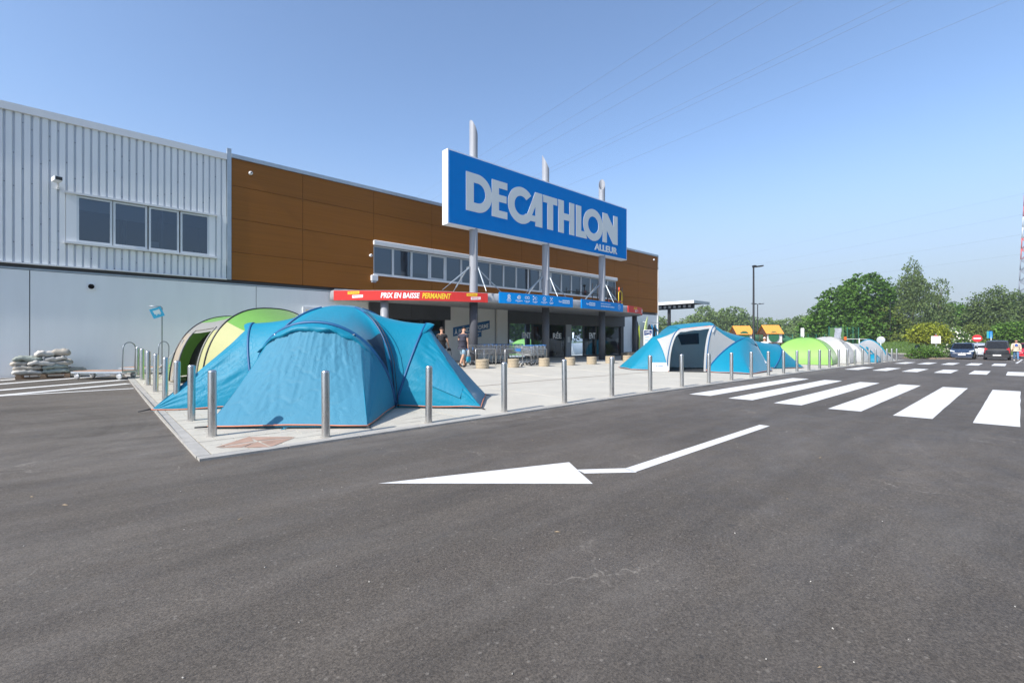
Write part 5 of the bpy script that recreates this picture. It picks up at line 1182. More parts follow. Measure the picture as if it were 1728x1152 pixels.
# ------------------------------------------------------------------ trees and shrubs
def leafmat(name, col, isl=.45): return mat(name, col, .55, spec=.25, trans=.30, isl=isl)
BARK = mat('bark', (.13,.10,.075), .9, var=.3, vscale=6); BIRCH = mat('birch_bark', (.55,.52,.46), .8, var=.35, vscale=5)
def leaves_mesh(name, blobs, n, size, m, droop=0, clump=.5, per=9, seed=0, shell=.62, flat=0, mats=None):
    """leaf quads gathered in clumps spread through the crown's volume; blobs: (x, y, z, rx, ry, rz)"""
    g = np.random.default_rng(seed); B = np.array(blobs, float); vol = (B[:,3]*B[:,4]*B[:,5])**.8; nc = max(8, n//per)
    idx = g.choice(len(B), nc, p=vol/vol.sum()); d = g.normal(size=(nc,3)); d /= np.linalg.norm(d, axis=1)[:,None]
    rad = (shell+(1-shell)*g.random(nc)**.5)*(.86+.28*g.random(nc)); C = B[idx,:3]+d*B[idx,3:]*rad[:,None]
    keep = np.ones(nc, bool)
    C = C[keep]; csz = clump*(.6+.8*g.random(len(C)))
    ids = np.repeat(np.arange(len(C)), per); P = C[ids]+g.normal(size=(len(ids),3))*csz[ids][:,None]*np.array([.55,.55,.42]); P[:,2] -= droop*g.random(len(ids))
    P = P[P[:,2] > B[:,2].min()-B[:,5].max()*1.3]
    k = len(P); nrm = g.normal(size=(k,3))*np.array([1,1,.8])+np.array([0,0,.75+flat]); nrm /= np.linalg.norm(nrm, axis=1)[:,None]
    a = np.cross(nrm, g.normal(size=(k,3))); a /= np.linalg.norm(a, axis=1)[:,None]; b = np.cross(nrm, a); s = size*(.6+.8*g.random(k))[:,None]
    if droop: b = b*.5+np.array([0,0,-.8])
    V = np.stack([P-a*s*.5, P+b*s*.55, P+a*s*.5, P-b*s*.6], 1).reshape(-1,3)
    me = bpy.data.meshes.new(name); me.vertices.add(4*k); me.vertices.foreach_set('co', V.ravel()); me.loops.add(4*k); me.loops.foreach_set('vertex_index', np.arange(4*k)); me.polygons.add(k); me.polygons.foreach_set('loop_start', np.arange(0, 4*k, 4))
    for m_ in (mats or [m]): me.materials.append(m_)
    if mats: me.polygons.foreach_set('material_index', (g.random(k) > .8).astype(np.int32))
    me.update(); return me
def tree(name, label, x, y, blobs, n, size, m, cat='tree', trunk=.25, th=None, bark=None, group=None, limbs=5, seed=0, z0=None, **kw):
    z = zg(x, y)-.05 if z0 is None else z0; t = thing(name, label, cat, (x, y, z), 0, group)
    link('crown', leaves_mesh('crown', blobs, n, size, m, seed=seed, **kw), t)
    if trunk:
        H_ = th or max(b[2] for b in blobs); rnd = random.Random(seed); mb = MB(); P = [(0,0,0)]
        for k in range(1, 6): P.append((rnd.uniform(-.1,.1)*k*.3, rnd.uniform(-.1,.1)*k*.3, H_*k/5))
        mb.tube(P, [trunk, trunk*.8, trunk*.65, trunk*.5, trunk*.35, trunk*.15], 8)
        for k in range(limbs):
            b = blobs[k % len(blobs)]; h0 = H_*(.28+.5*k/max(1, limbs)); mb.tube([(0,0,h0), (b[0]*.5, b[1]*.5, (h0+b[2])/2+.1), (b[0]+rnd.uniform(-1,1)*b[3]*.4, b[1]+rnd.uniform(-1,1)*b[4]*.4, b[2]+b[5]*.3)], [trunk*.45, trunk*.3, .03], 6)
        link('trunk', mb.mesh('trunk', bark or BARK), t)
    return t
LM = leafmat('leaves_maple', (.10,.205,.030)); LB = leafmat('leaves_birch', (.12,.175,.055)); LO = leafmat('leaves_olive', (.135,.18,.035)); LS = leafmat('leaves_shrub', (.11,.205,.035)); LY = leafmat('leaves_golden', (.30,.34,.035)); LF = leafmat('leaves_far', (.17,.25,.075)); LG2 = leafmat('leaves_green', (.115,.22,.035))
def cdir(u): 
    a = (u-864)/785; return fwd+Vector((math.sin(YAW), -math.cos(YAW), 0))*a
def at(u, D): 
    p = cdir(u)*D; return p.x, p.y
rt_ = Vector((math.sin(YAW), -math.cos(YAW), 0))
def bl(items, D, base=0):
    """crown lobes given as (offset across the view, offset along it, height, radius, vertical radius)"""
    out = []
    for (a, b, h, r_, rz) in items: q = rt_*a+fwd*b; out.append((q.x, q.y, h, r_, r_, rz))
    return out
x, y = at(1432, 76); tree('maple_tree', 'big dense dark green tree with a rounded top behind the tents', x, y, bl([(2.8,0,8.6,3.7,3.9),(-.6,.6,7.2,3.4,3.3),(-3.4,0,4.9,2.9,3.0),(-5.4,.5,3.2,2.2,2.5),(2.9,-.5,4.6,3.6,3.6),(0,-1,3.0,4.4,2.6),(4.2,0,7.2,2.6,3.3)], 76), 34000, .30, LM, trunk=.4, seed=1, clump=.34, per=10, flat=.4, shell=.8)
x, y = at(1540, 82); tree('weeping_birch', 'tall feathery birch with a ragged pointed top, highest tree in view', x, y, bl([(0,0,14.3,1.0,2.6),(-.4,0,11.6,2.0,2.6),(.9,0,10.2,2.1,3.0),(-2.0,0,9.8,1.6,2.2),(0,0,6.0,3.3,3.8),(1.2,0,3.4,3.2,2.8),(-1.6,.5,3.0,3.0,2.6)], 82), 24000, .24, LB, trunk=.2, th=13, bark=BARK, seed=2, clump=.48, per=10, droop=.9)
x, y = at(1584, 83); tree('weeping_birch', 'shorter slim birch just right of the tallest tree', x, y, bl([(.5,0,10.9,1.1,2.3),(-.6,0,8.0,1.6,2.2),(.2,0,5.8,2.2,3.0),(0,0,3.0,2.6,2.6)], 83), 7000, .24, LB, trunk=.16, th=10, bark=BARK, seed=3, clump=.45, per=10, droop=.7)
x, y = at(1487, 74); tree('hawthorn_tree', 'olive brown bushy tree between the big dense tree and the tall birch', x, y, bl([(0,0,5.2,2.6,2.8),(1.6,0,3.8,2.4,2.8),(-1.2,0,3.0,2.6,2.6),(.4,-.5,1.6,3.2,2.0)], 74), 8500, .26, LO, trunk=.2, seed=4, clump=.4)
x, y = at(1622, 88); tree('broadleaf_tree', 'broad green tree right of the birches, behind the shrub with white flowers', x, y, bl([(-2.4,0,6.2,3.0,3.0),(.6,0,5.0,3.2,2.9),(3.2,0,3.9,3.0,2.6),(-4.6,0,4.6,2.2,2.8),(0,-1,2.0,5.4,2.2)], 88), 19000, .30, LM, trunk=.3, seed=5, clump=.5)
x, y = at(1662, 80); tree('silver_birch', 'spreading birch with pale trunks near the right edge', x, y, bl([(-.4,0,8.2,1.9,2.2),(2.3,0,9.1,2.2,2.2),(-1.2,0,5.9,2.1,2.4),(1.9,0,6.2,2.6,2.6),(0,0,3.8,3.0,2.2)], 80), 10000, .25, LB, trunk=.16, th=8.5, bark=BIRCH, seed=6, clump=.5, shell=.3)
x, y = at(1722, 84); tree('silver_birch', 'birch at the very right edge in front of the lattice mast', x, y, bl([(0,0,8.6,2.6,2.4),(-1.8,0,6.4,2.4,2.4),(2.2,0,7.4,2.8,2.6),(0,0,4.4,4.0,2.6)], 84), 10000, .27, LB, trunk=.18, th=8.5, bark=BIRCH, seed=7, clump=.5, shell=.3)
x, y = at(1566, 57); tree('golden_maple', 'round yellow-green tree on a short trunk left of the parked cars', x, y, bl([(0,0,2.95,1.9,1.05),(-1.2,0,2.4,1.2,.85),(1.25,0,2.5,1.3,.9),(.1,-.5,2.2,1.8,.8)], 57), 5200, .20, LY, trunk=.11, th=2.8, seed=8, clump=.26, per=9, flat=.5)
x, y = at(1712, 60); tree('green_maple', 'bright green layered small tree above the walking man on the right', x, y, bl([(0,0,3.3,2.1,1.0),(-1.3,0,2.7,1.3,.8),(1.5,0,2.9,1.6,.9),(.2,-.5,2.2,2.0,.7)], 60), 4600, .20, LG2, trunk=.11, th=3, seed=9, clump=.28, per=9, flat=.6)
x, y = at(1612, 60); tree('elder_shrub', 'tall shrub dotted with white blossom behind the white panel sign', x, y, bl([(0,0,1.9,1.5,1.5),(.8,0,1.4,1.2,1.2),(-.6,0,1.0,1.2,1.1)], 60), 3600, .17, LS, cat='shrub', trunk=.05, seed=10, clump=.25, mats=[LS, mat('blossom', (.75,.74,.62), .8)])
x, y = at(1645, 72); tree('bramble_thicket', 'tangled green and brown thicket behind the parked cars', x, y, bl([(-2.4,0,1.9,2.4,1.9),(0,0,2.4,2.4,2.2),(2.4,0,2.2,2.4,2.2),(4.8,0,1.9,2.4,2.0)], 72), 9000, .22, LO, cat='shrub', trunk=.06, seed=11, clump=.35)
x, y = at(1560, 44.5); tree('low_shrub', 'low spreading green shrub at the kerb beside the end of the bollard row', x, y, bl([(-.5,0,.62,.75,.50),(.4,0,.66,.85,.55),(1.1,.2,.42,.6,.42),(-1.1,.1,.35,.5,.35)], 44), 3200, .10, LS, cat='shrub', trunk=.03, seed=12, clump=.14)
x, y = at(1594, 46.5); tree('flowering_shrub', 'small shrub with white flowers just right of the low green shrub', x, y, bl([(0,0,.45,.55,.42),(.5,0,.35,.4,.34)], 46), 900, .10, LS, cat='shrub', trunk=.03, seed=13, clump=.14, mats=[LS, mat('blossom', (.75,.74,.62), .8)])
x, y = at(1334, 38); tree('hedge_shrub', 'yellowish green hedge bush behind the low blue pod, left of the green dome', x, y, bl([(-.6,0,.6,.7,.55),(.2,0,.75,.8,.62),(1.0,0,.62,.8,.55),(2.0,0,.5,.7,.5)], 38), 3200, .09, LO, cat='shrub', trunk=.03, seed=14, clump=.14)
# long background row
FARL = ['leftmost tree of the far row, beside the dark canopy','low pale tree of the far row right of the dark canopy','round tree of the far row above the white tent','feathery taller tree of the far row above the white tent','wide tree of the far row over the tent roof','tree of the far row just left of the first playhouse','highest rounded tree of the far row behind the first playhouse','tree of the far row behind the tall black lamp','lower tree of the far row between the two playhouses','low tree of the far row behind the second playhouse','tree of the far row right of the second playhouse','small hazy tree in the gap beside the big dense tree','shrubby tree joining the big dense tree on its left']
FR_ = [(1112,150,9.0,5),(1146,158,8.0,5.5),(1168,150,9.5,5.5),(1190,146,12.4,5.2),(1212,152,10.8,6),(1226,150,11.6,5),(1242,148,12.0,5.8),(1266,150,9.0,6),(1290,160,9.2,6),(1310,150,7.8,5.5),(1330,156,8.6,5.5),(1350,140,8.8,4.5),(1366,120,7.2,4.5)]
for i, (u, D, h, w) in enumerate(FR_):
    x, y = at(u, D); rr = random.Random(i); tree('far_tree', FARL[i], x, y, bl([(0,0,h*.72,w*.62,h*.34),(-w*.35,0,h*.48,w*.62,h*.34),(w*.38,0,h*.5,w*.6,h*.34),(rr.uniform(-1,1),-1,h*.25,w*.85,h*.3)], D), 6500, .42, LF, trunk=.25, seed=40+i, clump=.55, per=8, group='trees of the far row')
# trees across the road behind the photographer, seen only as reflections in the shop windows
RT = leaves_mesh('crown', [(0,0,6.5,4,4,3.2),(2,1,4.5,3.5,3.5,3),(-2,-1,4.4,3.5,3.5,3)], 2600, .6, LM, seed=77, clump=.8)
trm = MB(); trm.tube([(0,0,0),(0,0,6)], [.35,.2], 8); trm = trm.mesh('trunk', BARK)
for i in range(17):
    t = thing('roadside_tree', 'leafy tree across the road opposite the store, %s from the left' % ORD[i], 'tree', (-30+8.2*i, -33-3*(i % 2), -.1), i*1.3, 'trees across the road'); link('crown', RT, t, sc=(1.1+.1*(i%3),)*3); link('trunk', trm, t)

# grass bank behind the car park
mb = MB(); G = []
for i in range(26):
    s = i/25; yy = 46-62*s; row = []
    for k, (dx, z) in enumerate(((0,-.02),(1.2,.25),(4,.9),(9,1.5),(16,1.6),(40,1.2))): row.append((79.0+dx+1.5*math.sin(yy*.12), yy, zg(79, yy)+z+.12*noise.noise(Vector((dx*.3, yy*.25, 0)))))
    G.append(row)
mb.grid(G, 0, True); o = mb.build('grass_bank', GRASS); tag(o, kind='structure')
g = np.random.default_rng(5); k = 26000; yy = 46-62*g.random(k); dx = 12*g.random(k)**1.3; zz = np.interp(dx, [0,1.2,4,9,16], [-.02,.25,.9,1.5,1.6])-.3; xx = 79+dx+1.5*np.sin(yy*.12)
P = np.stack([xx, yy, zz], 1); a = g.normal(size=(k,3))*[.05,.05,.01]; up = np.array([0,0,.22])*(.5+g.random(k))[:,None]+g.normal(size=(k,3))*[.06,.06,.01]
V = np.stack([P-a, P+a, P+a*.2+up], 1).reshape(-1,3); me = bpy.data.meshes.new('grass_blades'); me.vertices.add(3*k); me.vertices.foreach_set('co', V.ravel()); me.loops.add(3*k); me.loops.foreach_set('vertex_index', np.arange(3*k)); me.polygons.add(k); me.polygons.foreach_set('loop_start', np.arange(0, 3*k, 3)); me.materials.append(leafmat('grass_leaf', (.11,.19,.035), .35)); me.update()
o = bpy.data.objects.new('grass', me); COL.objects.link(o); tag(o, 'short uneven grass on the bank behind the car park', 'grass', kind='stuff')
# kerb of the bank and shrub bed
mb = MB(); mb.grid([[(79+1.5*math.sin(yy*.12)+q, yy, zg(79, yy)+zz) for q, zz in ((-.35,0),(-.35,.12),(-.1,.12),(-.1,0))] for yy in np.arange(-16, 46, 2)], 0, False); o = mb.build('bank_kerb', CONC2); tag(o, kind='structure')
mb = MB(); cx, cy = at(1566, 45.5); mb.lathe([(2.0,-.1),(1.95,.10),(0,.14)], (cx, cy, zg(cx, cy)), 28); o = mb.build('shrub_bed', mat('bark_mulch', (.20,.15,.11), .95, var=.35, vscale=9)); tag(o, kind='structure')
# ------------------------------------------------------------------ people
def skinned(verts, edges, radii, root=0, sub=1):
    me = bpy.data.meshes.new('figure'); me.from_pydata([tuple(v) for v in verts], edges, []); o = bpy.data.objects.new('figure', me); COL.objects.link(o)
    md = o.modifiers.new('skin', 'SKIN'); md.use_smooth_shade = True; md.branch_smoothing = .6
    for i, r_ in enumerate(radii): 
        sv = me.skin_vertices[0].data[i]; sv.radius = (r_, r_) if not isinstance(r_, tuple) else r_; sv.use_root = (i == root)
    o.modifiers.new('sub', 'SUBSURF').levels = sub; o.modifiers['sub'].render_levels = sub
    bpy.context.view_layer.update(); m2 = bpy.data.meshes.new_from_object(o.evaluated_get(bpy.context.evaluated_depsgraph_get())); bpy.data.objects.remove(o); bpy.data.meshes.remove(me); return m2
def mesh_obj(name, me, m, parent):
    me.materials.clear(); me.materials.append(m); o = bpy.data.objects.new(name, me); COL.objects.link(o); o.parent = parent; return o
SKIN = mat('skin_tone', (.52,.29,.19), .55, spec=.3)
def rotx(v, a):  # swing forward (+y) for positive a
    a = R(a); return Vector((v[0], v[1]*math.cos(a)-v[2]*math.sin(a), v[1]*math.sin(a)+v[2]*math.cos(a)))
def person(label, x, y, rz, Ht, legs, arms, shirt, bottom, hair, shoes, short_sleeve=True, shorts=True, head_tilt=0, lean=0, jacket=None, build=1.0, hairy=True, z0=None, group=None):
    """legs/arms: two tuples (swing, bend) and (swing, spread, elbow bend); local x right, y forward"""
    s = Ht/1.75; t = thing('person', label, 'person', (x, y, zp(x, y) if z0 is None else z0), rz, group)
    hips = Vector((0,0,.93)); V = []; E_ = []; Rr = []
    def add(p, r_, par=None):
        V.append(Vector(p)*s); Rr.append(r_*s); 
        if par is not None: E_.append((par, len(V)-1))
        return len(V)-1
    def bz(v): return hips+rotx(Vector(v)-hips, -lean)
    pel = add(hips, .135*build); wa = add(bz((0,0,1.08)), .125*build, pel); ch = add(bz((0,.01,1.30)), .150*build, wa); up = add(bz((0,0,1.42)), .105, ch); nk = add(bz((0,.01,1.51)), .052, up)
    hd0 = bz((0,.01,1.51)); hv = rotx((0,0,1), -head_tilt-lean); fv = rotx((0,1,0), -head_tilt-lean)
    h1 = add(hd0+hv*.06+fv*.01, .066, nk); h2 = add(hd0+hv*.145+fv*.02, .084, h1); h3 = add(hd0+hv*.215+fv*.01, .062, h2)
    feet = []; thigh = []; wrists = []; upper = []
    for sd, (sw, bend) in zip((-1, 1), legs):
        hp = Vector((.09*sd,0,.90)); a = add(hp, .090*build, pel); kd = rotx((0,0,-1), sw); kn = hp+kd*.43; k_ = add(kn, .058, a); sd_ = rotx((0,0,-1), sw-bend); an = kn+sd_*.42; c_ = add(kn+sd_*.15+rotx((0,-.015,0), 0), .058, k_); a_ = add(an, .036, c_); 
        fd = rotx((0,1,0), (sw-bend)*.55); f1 = add(an+Vector((0,-.02,-.05)), .036, a_); f2 = add(an+Vector((0,0,-.055))+fd*.13, .030, f1); feet.append((an, fd)); thigh.append((hp, kn, an))
    for sd, (sw, sp, eb) in zip((-1, 1), arms):
        sh = bz((.185*sd*build,0,1.40)); a = add(sh, .056*build, up); d = rotx((0,0,-1), sw); d = (d+Vector((sd*math.tan(R(sp)),0,0))).normalized(); el = sh+d*.29; e_ = add(el, .040, a); d2 = rotx((0,0,-1), sw+eb); d2 = (d2+Vector((sd*math.tan(R(sp))*.3,0,0))).normalized(); wr = el+d2*.25; w_ = add(wr, .026, e_); pm = wr+d2*.055; p_ = add(pm, .034, w_)
        rtv = Vector((sd,0,0)); 
        for q, ln in ((-.026,.072),(-.009,.082),(.009,.078),(.026,.062)):
            fa = add(pm+d2*.035+Vector((0,q,0)), .0095, p_); fb = add(pm+d2*(.035+ln*.55)+Vector((-sd*.008,q,0)), .0085, fa); add(pm+d2*(.03+ln*.9)+Vector((-sd*.03,q,0)), .007, fb)
        th = add(pm+Vector((-sd*.01,.042,0))+d2*.0, .010, p_); add(pm+Vector((-sd*.018,.055,0))+d2*.04, .009, th)
        wrists.append((wr, pm, d2)); upper.append((sh, el, wr))
    body = mesh_obj('body', skinned(V, E_, Rr), SKIN, t)
    def cloth(name, chain, m, sub=1):
        V2 = []; E2 = []; R2 = []
        for p, r_, par in chain:
            V2.append(Vector(p)*s); R2.append(r_*s)
            if par is not None: E2.append((par, len(V2)-1))
        return mesh_obj(name, skinned(V2, E2, R2, sub=sub), m, t)
    ks = .55 if short_sleeve else 1.0; g_ = .034
    ch_ = [(bz((0,0,1.0)), .150*build+g_, None), (bz((0,0,1.12)), .137*build+g_, 0), (bz((0,.01,1.30)), .150*build+g_, 1), (bz((0,0,1.42)), .125+g_, 2), (bz((0,0,1.475)), .085, 3), (bz((0,0,.93)), .152*build+g_, 0)]
    for (sh, el, wr) in upper:
        n0 = len(ch_); ch_.append((sh, .066*build+g_*.75, 3)); ch_.append((sh.lerp(el, ks if short_sleeve else 1), .056+g_*.6, n0))
        if not short_sleeve: ch_.append((el.lerp(wr, .92), .042+g_*.5, n0+1))
    cloth('jacket' if jacket else 'shirt', ch_, jacket or shirt)
    if jacket: cloth('shirt', [(bz((0,.055,.95)), .125*build, None), (bz((0,.06,1.15)), .12*build, 0), (bz((0,.075,1.32)), .12*build, 1), (bz((0,.05,1.43)), .075, 2)], shirt)
    ch_ = [((0,0,.97), .143*build+g_, None), ((0,0,.90), .140*build+g_, 0)]
    for (hp, kn, an) in thigh:
        n0 = len(ch_); ch_.append((hp+Vector((0,0,-.04)), .118*build, 1)); ch_.append((hp.lerp(kn, .94 if shorts else 1), .096 if shorts else .082, n0))
        if not shorts: ch_.append((kn.lerp(an, .5), .074, n0+1)); ch_.append((kn.lerp(an, .97), .066, n0+2))
    cloth('shorts' if shorts else 'trousers', ch_, bottom)
    for an, fd in feet:
        mb = MB(); c = (an+Vector((0,0,-.045))+fd*.055)*s; sd_ = Vector((1,0,0)); up_ = fd.cross(Vector((-1,0,0))); 
        R_ = [];
        for k, (f_, w_, h_) in enumerate(((-.13,.025,.05),(-.11,.042,.075),(-.03,.045,.07),(.06,.050,.045),(.12,.042,.032),(.15,.015,.02))):
            q = c+fd*f_*s; R_.append([q+(sd_*w_*math.cos(a)+Vector((0,0,1))*(h_*max(-.35, math.sin(a))-.01))*s for a in [2*math.pi*j/10 for j in range(11)]])
        mb.grid(R_, 0, True); mb.build('shoe', shoes, t, world=False)
    hc = (hd0+hv*.150+fv*.012)*s
    def ell(name, c, rx, ry, rz_, m, keep=None, nu=14, nv=10):
        mb = MB(); G = []
        for i in range(nv+1):
            a = math.pi*i/nv; G.append([c+(Vector((1,0,0))*rx*math.sin(a)*math.cos(2*math.pi*j/nu)+fv*ry*math.sin(a)*math.sin(2*math.pi*j/nu)+hv*rz_*math.cos(a))*s for j in range(nu+1)])
        if keep: G = G[:keep]
        mb.grid(G, 0, True); return mb.build(name, m, t, world=False)
    if hairy: ell('hair', hc+(hv*.028-fv*.014)*s, .090, .100, .095, hair, keep=6)
    mb = MB(); 
    for q in (-.03,.03): mb.lathe([(0,-.010*s),(.011*s,0),(0,.010*s)], tuple(hc+(fv*.083+hv*.005)*s+Vector((q*s,0,0))), 8)
    mb.build('eyes', mat('eye_dark', (.03,.02,.02), .3), t, world=False)
    mb = MB(); nb = hc+(fv*.084-hv*.005)*s; mb.add([nb+(hv*.02)*s, nb+Vector((.014*s,0,0))-hv*.022*s, nb-Vector((.014*s,0,0))-hv*.022*s, nb+fv*.024*s-hv*.02*s], [(0,3,2),(0,1,3),(1,2,3)]); mb.build('nose', SKIN, t, world=False)
    mb = MB(); mb.obox(hc+(fv*.078-hv*.048)*s, (.022*s,0,0), tuple(fv*.004*s), tuple(hv*.004*s)); mb.build('mouth', mat('lip', (.38,.14,.11), .6), t, world=False)
    mb = MB(); 
    for q in (-.086,.086): mb.lathe([(0,-.024*s),(.012*s,-.012*s),(.014*s,.012*s),(0,.024*s)], tuple(hc-fv*.01*s-hv*.012*s+Vector((q*s,0,0))), 8)
    mb.build('ears', SKIN, t, world=False)
    return t, wrists, s
NAVY = mat('navy_cloth', (.035,.035,.055), .85, var=.1); DEN = mat('light_denim', (.22,.32,.40), .85, var=.3, vscale=8); BLKC = mat('black_cloth', (.012,.012,.014), .85); KHA = mat('khaki_cloth', (.15,.13,.10), .85, var=.15); HAIRB = mat('dark_hair', (.025,.018,.014), .7); HAIRG = mat('grey_hair', (.18,.16,.15), .7); SHOE = mat('black_shoe', (.02,.02,.02), .5); JK = mat('beige_jacket', (.62,.52,.38), .8, var=.1); BLUS = mat('blue_shirt', (.02,.07,.30), .8); JEAN = mat('jeans', (.10,.20,.34), .85, var=.2, vscale=8); WSH = mat('white_shirt', (.75,.73,.72), .8); HAIRW = mat('white_hair', (.7,.68,.66), .7)
# walking man with a paper, heading to the right of the picture
hx, hy = 12.45, 16.85
P1, wr, s_ = person('man walking in navy polo and light denim shorts, looking down at a white paper', hx, hy, R(-62), 1.84, ((24,6),(-26,14)), ((8,6,62),(-6,8,10)), NAVY, DEN, HAIRB, SHOE, head_tilt=28)
def in_person(P, v): return Matrix.Rotation(P.rotation_euler.z, 4, 'Z') @ Vector(v) + Vector(P.location)
def held(P, name, label, cat, pos, build_fn):
    q = in_person(P, pos); t = thing(name, label, cat, q, P.rotation_euler.z); build_fn(t); return t
p = wr[0][1]*s_
def paper(t):
    mb = MB(); mb.grid([[(-.02+.22*i/3, .02+.10*j/3, .01+.05*math.sin(i+j*.7)*.3+(.06-.05*j)) for j in range(4)] for i in range(4)], 0, True); mb.build('sheet', LET_W, t, world=False)
held(P1, 'paper_leaflet', 'white paper held by the walking man in the navy polo', 'paper', p+Vector((-.06,.03,.0)), paper)
p = wr[1][1]*s_
def bag(t):
    mb = MB(); G = []
    for k, (w, d, z) in enumerate(((.11,.05,-.66),(.15,.08,-.64),(.17,.09,-.55),(.16,.08,-.45),(.13,.05,-.40))): G.append([(d*math.cos(2*math.pi*j/16), w*math.sin(2*math.pi*j/16), z+.10) for j in range(17)])
    mb.grid(G, 0, True); mb.build('bag_body', mat('turquoise_bag', (.0,.22,.34), .5), t, world=False); mb = MB()
    for q in (-.03,.03): mb.tube([(q,-.10,-.32),(q*.4,-.03,-.04),(0,0,.0),(q*.4,.03,-.04),(q,.10,-.32)], .008, 5)
    mb.build('bag_strap', LET_W, t, world=False)
held(P1, 'shopping_bag', 'turquoise carrier bag with white straps hanging from the walking man', 'bag', p+Vector((.02,0,-.03)), bag)
P2, wr2, s2 = person('man in black t-shirt and khaki shorts leaving the left entrance with a black helmet', 12.0, 17.9, R(-52), 1.80, ((-14,4),(16,8)), ((-10,8,12),(14,12,16)), BLKC, KHA, HAIRB, SHOE, head_tilt=6, build=1.08)
p = wr2[1][1]*s2
def helmet(t):
    mb = MB(); G = [[(.09*math.sin(a)*math.cos(b), .12*math.sin(a)*math.sin(b), .10*math.cos(a)-.10) for b in [2*math.pi*j/14 for j in range(15)]] for a in [math.pi*.62*i/7 for i in range(8)]]
    mb.grid(G, 0, True); mb.build('shell', BLKC, t, world=False); mb = MB(); mb.tube([(.05,.10,-.14),(.06,.16,-.30),(.03,.12,-.42),(0,.02,-.40)], .010, 5); mb.build('chin_strap', BLKC, t, world=False)
held(P2, 'black_helmet', 'black helmet with dangling strap in the hand of the man in black', 'helmet', p+Vector((0,.02,-.02)), helmet)
x, y = 59.3, .25; person('man in beige jacket and blue jeans walking past the black van', x, y, R(96), 1.80, ((16,4),(-14,10)), ((-8,10,14),(8,10,10)), BLUS, JEAN, HAIRG, mat('pale_shoe', (.5,.48,.45), .6), short_sleeve=False, shorts=False, head_tilt=18, jacket=JK, build=1.12, z0=zg(x, y), hairy=False)
x, y = 33.6, 11.6; person('person with white hair and white top near the second playhouse', x, y, R(100), 1.68, ((0,2),(4,4)), ((0,8,12),(6,8,12)), WSH, JEAN, HAIRW, SHOE, build=1.05, z0=zg(x, y))

